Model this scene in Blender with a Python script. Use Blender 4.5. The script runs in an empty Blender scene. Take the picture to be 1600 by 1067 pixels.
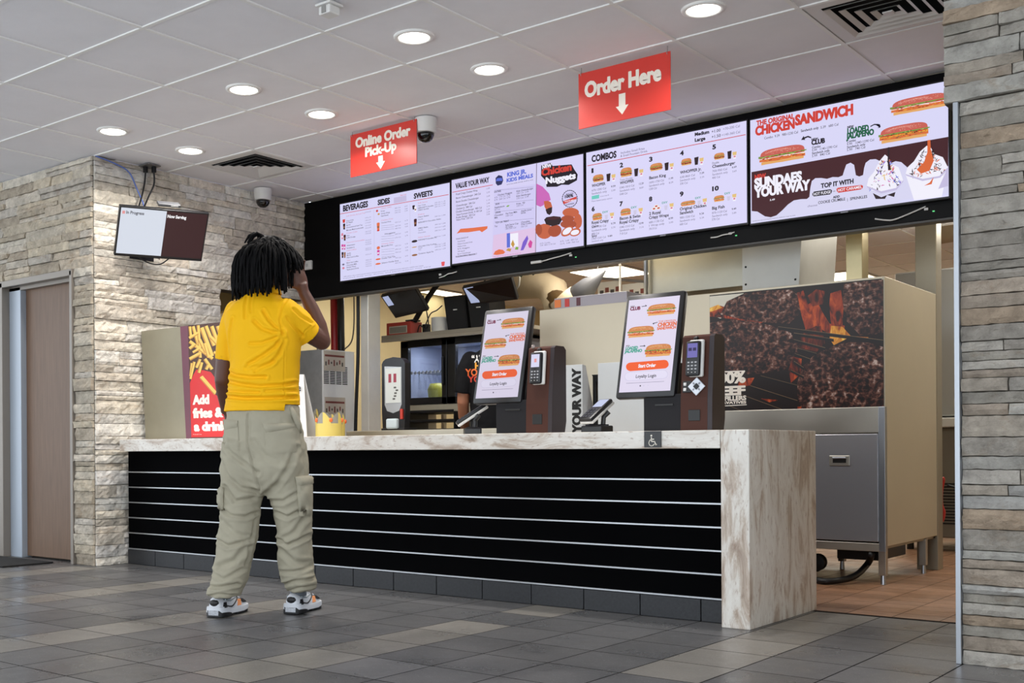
import bpy, bmesh, math, random
from mathutils import Vector, Matrix, noise
from math import sin, cos, pi, radians, sqrt, exp
random.seed(7)
SC = bpy.context.scene
COL = SC.collection
# ------------------------------------------------------------------ camera
cam_data = bpy.data.cameras.new('camera'); cam = bpy.data.objects.new('camera', cam_data); COL.objects.link(cam)
cam_data.sensor_width = 36.0; cam_data.lens = 39.724
cam_data.shift_x = 0.11362; cam_data.shift_y = 0.10488
cam_data.clip_start = 0.05; cam_data.clip_end = 200
YAW = 0.706095
cam.matrix_world = Matrix.Translation((0, 0, 0.768)) @ Matrix.Rotation(YAW, 4, 'Z') @ Matrix.Rotation(pi/2, 4, 'X') @ Matrix.Rotation(-0.0059835, 4, 'Z')
SC.camera = cam
# ------------------------------------------------------------------ daylight through the glass front behind the camera, exposure
w = bpy.data.worlds.new('world'); SC.world = w; w.use_nodes = True
bg = w.node_tree.nodes['Background']; bg.inputs[0].default_value = (0.86, 0.93, 1.0, 1); bg.inputs[1].default_value = 2.7
vs = SC.view_settings
vs.view_transform = 'Standard'; vs.look = 'None'; vs.exposure = 0.0; vs.gamma = 1.0; vs.use_curve_mapping = False
def area_light(name, loc, rot, sx, sy, power, color=(1, 1, 1), parent=None, spread=pi):
    l = bpy.data.lights.new(name, 'AREA'); l.shape = 'RECTANGLE'; l.size = sx; l.size_y = sy; l.energy = power; l.color = color; l.spread = spread
    o = bpy.data.objects.new(name, l); COL.objects.link(o); o.location = loc; o.rotation_euler = rot
    if parent: o.parent = parent
    return o
CEIL = 2.73
KCEIL = 2.50
# ------------------------------------------------------------------ materials
def lin(h):
    if isinstance(h, str):
        h = h.lstrip('#'); c = [int(h[i:i+2], 16)/255 for i in (0, 2, 4)]
    else: c = [x/255 if max(h) > 1.01 else x for x in h]
    return [x/12.92 if x <= 0.04045 else ((x+0.055)/1.055)**2.4 for x in c] + [1.0]
MATS = {}
def M(name, col='808080', rough=0.6, metal=0.0, spec=0.5, bump=0.0, bscale=40.0, var=0.0, vscale=6.0, stretch=None, rvar=0.0, coat=0.0, attr=False):
    if name in MATS: return MATS[name]
    m = bpy.data.materials.new(name); m.use_nodes = True; MATS[name] = m
    nt = m.node_tree; b = nt.nodes['Principled BSDF']; N = nt.nodes.new; L = nt.links.new
    c = lin(col)
    b.inputs['Base Color'].default_value = c; b.inputs['Roughness'].default_value = rough; b.inputs['Metallic'].default_value = metal
    b.inputs['Specular IOR Level'].default_value = spec; b.inputs['Coat Weight'].default_value = coat
    tc = N('ShaderNodeTexCoord'); mp = N('ShaderNodeMapping'); L(tc.outputs['Object'], mp.inputs[0])
    if stretch: mp.inputs['Scale'].default_value = stretch
    src = None
    if attr:
        a = N('ShaderNodeVertexColor'); a.layer_name = 'tint'; src = a.outputs[0]
    if var:
        n = N('ShaderNodeTexNoise'); n.inputs['Scale'].default_value = vscale; n.inputs['Detail'].default_value = 6; n.inputs['Roughness'].default_value = 0.65; L(mp.outputs[0], n.inputs[0])
        r = N('ShaderNodeMapRange'); r.inputs[1].default_value = 0.3; r.inputs[2].default_value = 0.7; r.inputs[3].default_value = 1-var; r.inputs[4].default_value = 1+var; L(n.outputs[0], r.inputs[0])
        x = N('ShaderNodeVectorMath'); x.operation = 'SCALE'; L(r.outputs[0], x.inputs['Scale'])
        if src: L(src, x.inputs[0])
        else: x.inputs[0].default_value = c[:3]
        src = x.outputs[0]
    if src: L(src, b.inputs['Base Color'])
    if rvar:
        n = N('ShaderNodeTexNoise'); n.inputs['Scale'].default_value = 3.0; n.inputs['Detail'].default_value = 5; L(mp.outputs[0], n.inputs[0])
        r = N('ShaderNodeMapRange'); r.inputs[1].default_value = 0.3; r.inputs[2].default_value = 0.7; r.inputs[3].default_value = max(0.03, rough-rvar); r.inputs[4].default_value = rough+rvar; L(n.outputs[0], r.inputs[0]); L(r.outputs[0], b.inputs['Roughness'])
    if bump:
        n = N('ShaderNodeTexNoise'); n.inputs['Scale'].default_value = bscale; n.inputs['Detail'].default_value = 8; n.inputs['Roughness'].default_value = 0.7; L(mp.outputs[0], n.inputs[0])
        p = N('ShaderNodeBump'); p.inputs['Strength'].default_value = bump; p.inputs['Distance'].default_value = 0.01; L(n.outputs[0], p.inputs['Height']); L(p.outputs[0], b.inputs['Normal'])
    return m
def E(col, strength=1.0, name=None):
    name = name or 'glow_%s_%g' % (col if isinstance(col, str) else '_'.join(map(str, col)), strength)
    if name in MATS: return MATS[name]
    m = bpy.data.materials.new(name); m.use_nodes = True; MATS[name] = m
    nt = m.node_tree; b = nt.nodes['Principled BSDF']
    b.inputs['Base Color'].default_value = (0.01, 0.01, 0.01, 1); b.inputs['Roughness'].default_value = 0.5; b.inputs['Specular IOR Level'].default_value = 0.25
    b.inputs['Emission Color'].default_value = lin(col); b.inputs['Emission Strength'].default_value = strength
    return m
# ------------------------------------------------------------------ mesh builder
class MB:
    def __init__(s): s.v = []; s.f = []; s.mi = []; s.mats = []; s.col = []
    def m(s, mat):
        if mat not in s.mats: s.mats.append(mat)
        return s.mats.index(mat)
    def add(s, vs, fs, mat, col=None):
        o = len(s.v); s.v += [tuple(v) for v in vs]; k = s.m(mat)
        for f in fs: s.f.append([i+o for i in f]); s.mi.append(k); s.col.append(col or (1, 1, 1))
        return s
    def box(s, a, b, mat, bev=0.0, xf=None, col=None):
        x0, x1 = sorted((a[0], b[0])); y0, y1 = sorted((a[1], b[1])); z0, z1 = sorted((a[2], b[2]))
        if bev <= 0:
            v = [(x, y, z) for z in (z0, z1) for x, y in ((x0, y0), (x1, y0), (x1, y1), (x0, y1))]
            f = [(3, 2, 1, 0), (4, 5, 6, 7), (0, 1, 5, 4), (1, 2, 6, 5), (2, 3, 7, 6), (3, 0, 4, 7)]
        else:
            bev = min(bev, (x1-x0)*.45, (y1-y0)*.45, (z1-z0)*.45)
            bm = bmesh.new(); bmesh.ops.create_cube(bm, size=1)
            for q in bm.verts: q.co = Vector(((x0+x1)/2+q.co.x*(x1-x0), (y0+y1)/2+q.co.y*(y1-y0), (z0+z1)/2+q.co.z*(z1-z0)))
            bmesh.ops.bevel(bm, geom=bm.edges[:], offset=bev, segments=2, affect='EDGES', profile=.5)
            bm.verts.index_update(); v = [q.co[:] for q in bm.verts]; f = [[q.index for q in p.verts] for p in bm.faces]; bm.free()
        if xf: v = [tuple(xf @ Vector(q)) for q in v]
        return s.add(v, f, mat, col)
    def prism(s, pts, d, mat, bev=0):      # closed polygon of 3-D points pushed along d
        d = Vector(d); n = len(pts); a = [Vector(p) for p in pts]; b = [p+d for p in a]
        f = [list(range(n))[::-1], list(range(n, 2*n))] + [(i, (i+1) % n, n+(i+1) % n, n+i) for i in range(n)]
        nrm = Vector((0, 0, 0))
        for i in range(n): nrm += a[i].cross(a[(i+1) % n])
        if nrm.dot(d) < 0: f = [list(q)[::-1] for q in f]
        return s.add(a+b, f, mat)
    def face(s, pts, mat): return s.add(pts, [list(range(len(pts)))], mat)
    def cyl(s, p0, p1, r, mat, n=16, r1=None, cap=True):
        return s.loftpath([p0, p1], [r, r if r1 is None else r1], mat, n, cap)
    def loftpath(s, pts, rad, mat, n=10, cap=True):
        pts = [Vector(p) for p in pts]
        if not isinstance(rad, (list, tuple)):
            if len(pts) >= 4 and n <= 10:                       # cables and hoses bend smoothly
                q = [pts[0]]+pts+[pts[-1]]; out = []
                for i in range(1, len(q)-2):
                    for k in range(6):
                        t = k/6; a, b, c, d = q[i-1:i+3]; out.append(.5*((2*b)+(c-a)*t+(2*a-5*b+4*c-d)*t*t+(3*b-a-3*c+d)*t**3))
                pts = out+[pts[-1]]
            rad = [rad]*len(pts)
        rings = []; up = None
        for i, p in enumerate(pts):
            t = (pts[min(i+1, len(pts)-1)]-pts[max(i-1, 0)]).normalized()
            if up is None:
                up = Vector((0, 0, 1)) if abs(t.z) < .9 else Vector((1, 0, 0))
            a = t.cross(up); a = a.normalized() if a.length > 1e-6 else t.orthogonal().normalized(); b = a.cross(t).normalized(); up = b
            rings.append([p+(a*cos(2*pi*k/n)+b*sin(2*pi*k/n))*rad[i] for k in range(n)])
        return s.loft(rings, mat, cap)
    def loft(s, rings, mat, cap=True):
        n = len(rings[0]); v = [q for r in rings for q in r]; f = []
        for i in range(len(rings)-1):
            for k in range(n): f.append((i*n+k, i*n+(k+1) % n, (i+1)*n+(k+1) % n, (i+1)*n+k))
        if cap: f.append(list(range(n))[::-1]); f.append([(len(rings)-1)*n+k for k in range(n)])
        return s.add(v, f, mat)
    def lathe(s, prof, c, mat, n=24, xf=None, cap=True):
        c = Vector(c); rings = [[Vector((r*cos(2*pi*k/n), r*sin(2*pi*k/n), z)) for k in range(n)] for r, z in prof]
        if xf: rings = [[xf @ q for q in r] for r in rings]
        return s.loft([[q+c for q in r] for r in rings], mat, cap)
    def ellipsoid(s, c, r, mat, xf=None, n=16, h=10):
        prof = [(max(1e-4, sin(pi*i/h)), -cos(pi*i/h)) for i in range(h+1)]
        R = Matrix.Diagonal((r[0], r[1], r[2])); R = (xf @ R) if xf else R
        return s.lathe(prof, c, mat, n, R)
    def grid(s, fn, nu, nv, mat):
        v = [fn(i/nu, j/nv) for j in range(nv+1) for i in range(nu+1)]
        f = [(j*(nu+1)+i, j*(nu+1)+i+1, (j+1)*(nu+1)+i+1, (j+1)*(nu+1)+i) for j in range(nv) for i in range(nu)]
        return s.add(v, f, mat)
    def mesh(s, name, smooth=False, off=None):
        me = bpy.data.meshes.new(name)
        v = s.v if off is None else [(a-off[0], b-off[1], c-off[2]) for a, b, c in s.v]
        me.from_pydata(v, [], s.f)
        for m in s.mats: me.materials.append(m)
        me.polygons.foreach_set('material_index', s.mi)
        if smooth: me.polygons.foreach_set('use_smooth', [True]*len(s.f))
        if any(c != (1, 1, 1) for c in s.col):
            a = me.color_attributes.new('tint', 'FLOAT_COLOR', 'CORNER'); k = 0
            for p, c in zip(me.polygons, s.col):
                for _ in p.vertices: a.data[k].color = (*c, 1); k += 1
        me.update(); return me
    def build(s, name, parent=None, smooth=False, angle=None, world=True):
        off = None
        if parent is not None and world:
            off = Vector((0, 0, 0)); q = parent
            while q: off += q.location; q = q.parent
        me = s.mesh(name, smooth or angle is not None, off)
        if angle is not None: me.set_sharp_from_angle(angle=radians(angle))
        o = bpy.data.objects.new(name, me); COL.objects.link(o)
        if parent is not None: o.parent = parent
        return o
def thing(name, label, cat, loc=(0, 0, 0), rotz=0.0, group=None):
    o = bpy.data.objects.new(name, None); COL.objects.link(o); o.location = loc; o.rotation_euler = (0, 0, rotz); o.empty_display_size = .1
    o['label'] = label; o['category'] = cat
    if group: o['group'] = group
    return o
def tag(o, label, cat, group=None):
    o['label'] = label; o['category'] = cat
    if group: o['group'] = group
    return o
def struct(o): o['kind'] = 'structure'; return o
def lab(o, t): o['label'] = t; return o
# ------------------------------------------------------------------ lettering and flat printed layouts
GLY = {}
def glyphs(txt, bold):
    k = (txt, bold)
    if k not in GLY:
        cu = bpy.data.curves.new('t', 'FONT'); cu.body = txt; cu.size = 1; cu.resolution_u = 2 if len(txt) > 12 else 3; cu.offset = min(bold*.6, .034)
        ob = bpy.data.objects.new('t', cu); me = ob.to_mesh()
        v = [tuple(q.co[:2]) for q in me.vertices]; f = [tuple(p.vertices) for p in me.polygons]
        ob.to_mesh_clear(); bpy.data.objects.remove(ob); bpy.data.curves.remove(cu)
        xs = [q[0] for q in v] or [0]; 
        GLY[k] = ([(x-min(xs), y) for x, y in v], f, (max(xs)-min(xs)) or 1)
    return GLY[k]
CAP = 0.729
def text(mb, txt, O, ux, uy, width, cap, mat, bold=0.0, depth=0.0):
    v, f, wd = glyphs(txt, bold); O = Vector(O); ux = Vector(ux); uy = Vector(uy); nz = ux.cross(uy)
    sx = (width/wd) if width else cap/CAP; sy = cap/CAP
    for k, (dx, dy) in enumerate(((0, 0), (-.022, 0), (.022, 0), (0, .016), (0, -.016)) if .05 <= bold < .08 else ((0, 0), (-.036, 0), (.036, 0), (-.018, .018), (.018, .018), (-.018, -.018), (.018, -.018)) if bold >= .08 else ((0, 0),)):
        mb.add([O+ux*((x+dx)*sx)+uy*((y+dy)*sy)+nz*(depth+k*.00003) for x, y in v], f, mat)
PAL = dict(k=(30, 24, 34), rd=(205, 62, 52), gr=(188, 182, 206), g=(112, 106, 134), lv=(196, 188, 222), pk=(214, 128, 150), dk=(42, 26, 32), br=(66, 28, 34), mg=(208, 74, 156), bn=(150, 100, 64), ng=(196, 98, 66), n2=(168, 78, 52), ol=(196, 150, 70), wm=(240, 238, 250), pr=(226, 84, 92), l1=(208, 202, 242), l2=(222, 194, 228), l3=(214, 212, 240), l0=(226, 220, 242), nv=(44, 46, 92), bl=(92, 110, 212), gn=(124, 172, 64), vi=(122, 92, 202), hp=(202, 104, 184), pl=(206, 200, 226), ye=(226, 192, 124), tl=(64, 162, 142), tq=(112, 202, 192), gd=(20, 92, 62), pu=(122, 30, 72), og=(240, 92, 34), cr=(216, 102, 52),
    pb=(70, 32, 14), pr2=(214, 24, 24), f1=(238, 196, 92), f2=(196, 138, 48), cw=(240, 232, 220), gb=(26, 14, 12), gl=(210, 206, 190), fl=(176, 62, 24), fy=(220, 140, 44), fd=(104, 36, 18), gk=(20, 14, 14), ge=(120, 96, 70), bun=(206, 130, 70), bun2=(226, 168, 100), bunr=(200, 96, 84), let=(120, 150, 66), tom=(190, 48, 44), pat=(70, 36, 28), che=(232, 160, 50), cri=(214, 110, 54), may=(240, 232, 226), ses=(240, 214, 192), l4=(176, 196, 110), gd2=(72, 104, 44), bunr2=(214, 126, 112), bun3=(218, 152, 90), sho=(150, 60, 30))
PAL['or'] = (226, 112, 72)
def colmat(k, glow):
    c = PAL[k]
    if glow: return E(c, glow, 'lit_%s_%g' % (k, glow))
    return M('print_'+k, c, .35, spec=.4)
def patty_material():
    if 'print_patty' in MATS: return MATS['print_patty']
    m = M('print_patty', '2a1612', .35, spec=.4); nt = m.node_tree; b = nt.nodes['Principled BSDF']; N = nt.nodes.new; L = nt.links.new
    tc = N('ShaderNodeTexCoord'); vo = N('ShaderNodeTexVoronoi'); vo.inputs['Scale'].default_value = 34; vo.feature = 'SMOOTH_F1'; vo.inputs['Smoothness'].default_value = .35
    no = N('ShaderNodeTexNoise'); no.inputs['Scale'].default_value = 30; no.inputs['Detail'].default_value = 5
    mx = N('ShaderNodeMix'); mx.data_type = 'VECTOR'; mx.inputs[0].default_value = .06; L(tc.outputs['Object'], mx.inputs[4]); L(no.outputs['Color'], mx.inputs[5]); L(mx.outputs[1], vo.inputs[0])
    n2 = N('ShaderNodeTexNoise'); n2.inputs['Scale'].default_value = 55; n2.inputs['Detail'].default_value = 6; L(tc.outputs['Object'], n2.inputs[0])
    n3 = N('ShaderNodeTexNoise'); n3.inputs['Scale'].default_value = 4.5; L(tc.outputs['Object'], n3.inputs[0])
    mm = N('ShaderNodeMath'); mm.operation = 'MULTIPLY_ADD'; L(n2.outputs[0], mm.inputs[0]); mm.inputs[1].default_value = 1.1; L(vo.outputs['Distance'], mm.inputs[2])
    m4 = N('ShaderNodeMath'); m4.operation = 'MULTIPLY_ADD'; L(n3.outputs[0], m4.inputs[0]); m4.inputs[1].default_value = .55; L(mm.outputs[0], m4.inputs[2])
    r = N('ShaderNodeValToRGB'); L(m4.outputs[0], r.inputs[0]); e = r.color_ramp.elements
    mr = N('ShaderNodeMapRange'); mr.inputs[1].default_value = 1.0; mr.inputs[2].default_value = 1.85; L(m4.outputs[0], mr.inputs[0]); L(mr.outputs[0], r.inputs[0])
    e[0].position = 0; e[0].color = lin((16, 8, 7)); e[1].position = 1; e[1].color = lin((200, 178, 166))
    for p, c in ((.28, (42, 20, 16)), (.5, (82, 46, 36)), (.68, (116, 78, 64)), (.82, (152, 122, 110))): q = e.new(p); q.color = lin(c)
    L(r.outputs[0], b.inputs['Base Color']); return m
def burger(x, y, w, h, kind):
    P = []
    def wav(y0, y1, x0, x1, n, amp, col, sd):
        rr = random.Random(sd); top = [(x0+(x1-x0)*i/n, y1+amp*(rr.random()-.5)*2) for i in range(n+1)]; bot = [(x0+(x1-x0)*i/n, y0+amp*(rr.random()-.5)*2) for i in range(n+1)]
        P.append(([(x+a*w, y+b*h) for a, b in bot+top[::-1]], col))
    def dome(y0, y1, x0, x1, p, col, n=14):
        pts = [(x+w*((x0+x1)/2-(x1-x0)/2*(abs(cos(pi*i/n))**p)*(1 if cos(pi*i/n) > 0 else -1)), y+h*(y0+(y1-y0)*sin(pi*i/n)**.7)) for i in range(n+1)]
        P.append((pts, col))
    if kind == 2:
        for cx, cy in ((.5, .7), (.3, .35), (.7, .35)):
            P.append(([(x+w*(cx+.22*cos(t)), y+h*(cy+.24*sin(t))) for t in [2*pi*i/12 for i in range(12)]], 'may'))
            P.append(([(x+w*(cx+.12*cos(t)), y+h*(cy+.12*sin(t))) for t in [2*pi*i/9 for i in range(9)]], 'tom'))
        return P
    red = kind in (6, 7); kind = {6: 3, 7: 5}.get(kind, kind); longb = kind in (3, 5); big = w > 60
    wav(.0, .2, .06, .94, 8, .01, 'bun2', 1)
    wav(.18, .42, .02, .97, 14, .03, 'cri' if kind in (1, 3, 4, 5) else 'pat', 2)
    wav(.36, .42, .02, .97, 12, .03, 'may' if kind in (1, 3, 4) else 'che', 3)
    if kind == 5: wav(.34, .46, .1, .9, 12, .03, 'che', 9)
    wav(.42, .5, .04, .96, 10, .02, 'tom', 4)
    if kind == 0: wav(.32, .38, .0, .98, 10, .03, 'tom', 8)
    wav(.47, .58, .0, 1.0, 16, .035, 'let', 5)
    rr = random.Random(w*7+kind)
    def speck(n, y0, y1, cols, sz):
        for i in range(n):
            a, b = .05+.9*rr.random(), y0+(y1-y0)*rr.random(); q = sz*(.6+.8*rr.random()); t = rr.random()*3
            P.append(([(x+w*(a+q*cos(t+k*1.57)*(1.5 if k % 2 else .8)), y+h*(b+q*1.9*sin(t+k*1.57)*.8)) for k in range(4)], rr.choice(cols)))
    if big:
        speck(40, .2, .38, ('cr', 'sho', 'che', 'or') if kind == 3 else ('cri', 'che', 'sho', 'bn'), .022); speck(34, .44, .60, ('let', 'gn', 'l4', 'gd2'), .022)
        if kind == 5: speck(18, .36, .48, ('sho', 'tom', 'pat'), .02)
    dome(.55, 1.0, .04, .96, .55 if longb else .7, 'bunr' if red else 'bun')
    if big: P.append(([(x+w*(.14+.5*i/10), y+h*(.62+.30*sin(pi*(.12+.6*i/10))**.8)) for i in range(11)]+[(x+w*(.14+.5*i/10), y+h*(.60+.20*sin(pi*(.12+.6*i/10))**.8)) for i in range(10, -1, -1)], 'bunr2' if red else 'bun3'))
    for i in range(60 if big else 8):
        a, b = .15+.7*rr.random(), .66+.24*rr.random(); q = .007 if big else .012
        P.append(([(x+w*(a-q), y+h*b), (x+w*a, y+h*(b-q*1.6)), (x+w*(a+q), y+h*b), (x+w*a, y+h*(b+q*1.6))], 'ses'))
    return P
def flame_material(k):
    n_ = 'print_'+k
    if n_ in MATS: return MATS[n_]
    m = M(n_, PAL[k], .35, spec=.4); nt = m.node_tree; b = nt.nodes['Principled BSDF']; N = nt.nodes.new; L = nt.links.new
    tc = N('ShaderNodeTexCoord'); mp = N('ShaderNodeMapping'); mp.inputs['Scale'].default_value = (9, 9, 4); L(tc.outputs['Object'], mp.inputs[0])
    no = N('ShaderNodeTexNoise'); no.inputs['Scale'].default_value = 2.2; no.inputs['Detail'].default_value = 5; no.inputs['Distortion'].default_value = 1.5; L(mp.outputs[0], no.inputs[0])
    r = N('ShaderNodeValToRGB'); L(no.outputs[0], r.inputs[0]); e = r.color_ramp.elements
    lo, mid, hi = {'fl': ((46, 16, 12), (150, 52, 22), (206, 92, 36)), 'fy': ((150, 60, 24), (222, 146, 46), (246, 206, 96)), 'fd': ((26, 12, 10), (92, 32, 18), (150, 56, 24))}[k]
    e[0].position = .34; e[0].color = lin(lo); e[1].position = .68; e[1].color = lin(hi); q = e.new(.52); q.color = lin(mid); L(r.outputs[0], b.inputs['Base Color']); return m
def layout(mb, items, O, ux, uy, glow, step=0.00012):
    O = Vector(O); ux = Vector(ux).normalized(); uy = Vector(uy).normalized(); nz = ux.cross(uy); done = []
    def level(bb):
        l = 1
        for q, k in done:
            if q[0] < bb[2] and q[2] > bb[0] and q[1] < bb[3] and q[3] > bb[1]: l = max(l, k+1)
        done.append((bb, l)); return l
    def poly(pts, col):
        bb = (min(p[0] for p in pts), min(p[1] for p in pts), max(p[0] for p in pts), max(p[1] for p in pts)); d = level(bb)*step
        ar = sum(pts[i][0]*pts[(i+1) % len(pts)][1]-pts[(i+1) % len(pts)][0]*pts[i][1] for i in range(len(pts)))
        if ar < 0: pts = pts[::-1]
        mb.face([O+ux*(p[0]*.001)+uy*(p[1]*.001)+nz*d for p in pts], patty_material() if col == 'pt' else flame_material(col) if col in ('fl', 'fy', 'fd') else colmat(col, glow))
    for it in items:
        if it[0] == 't':
            _, x, y, wd, h, s, col, bo = it
            d = level((x, y, x+wd, y+h))*step
            text(mb, s, O+ux*(x*.001)+uy*(y*.001), ux, uy, wd*.001, h*.001, colmat(col, glow), bo, d)
        elif it[0] == 'p': poly(it[1], it[2])
        elif it[0] == 'l':
            _, x, y, x2, y2, th, col = it
            L = sqrt((x2-x)**2+(y2-y)**2) or 1; nx, ny = -(y2-y)/L*th/2, (x2-x)/L*th/2
            poly([(x-nx, y-ny), (x2-nx, y2-ny), (x2+nx, y2+ny), (x+nx, y+ny)], col)
        elif it[0] == 'b':
            for pts, col in burger(*it[1:]): poly(pts, col)

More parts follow.
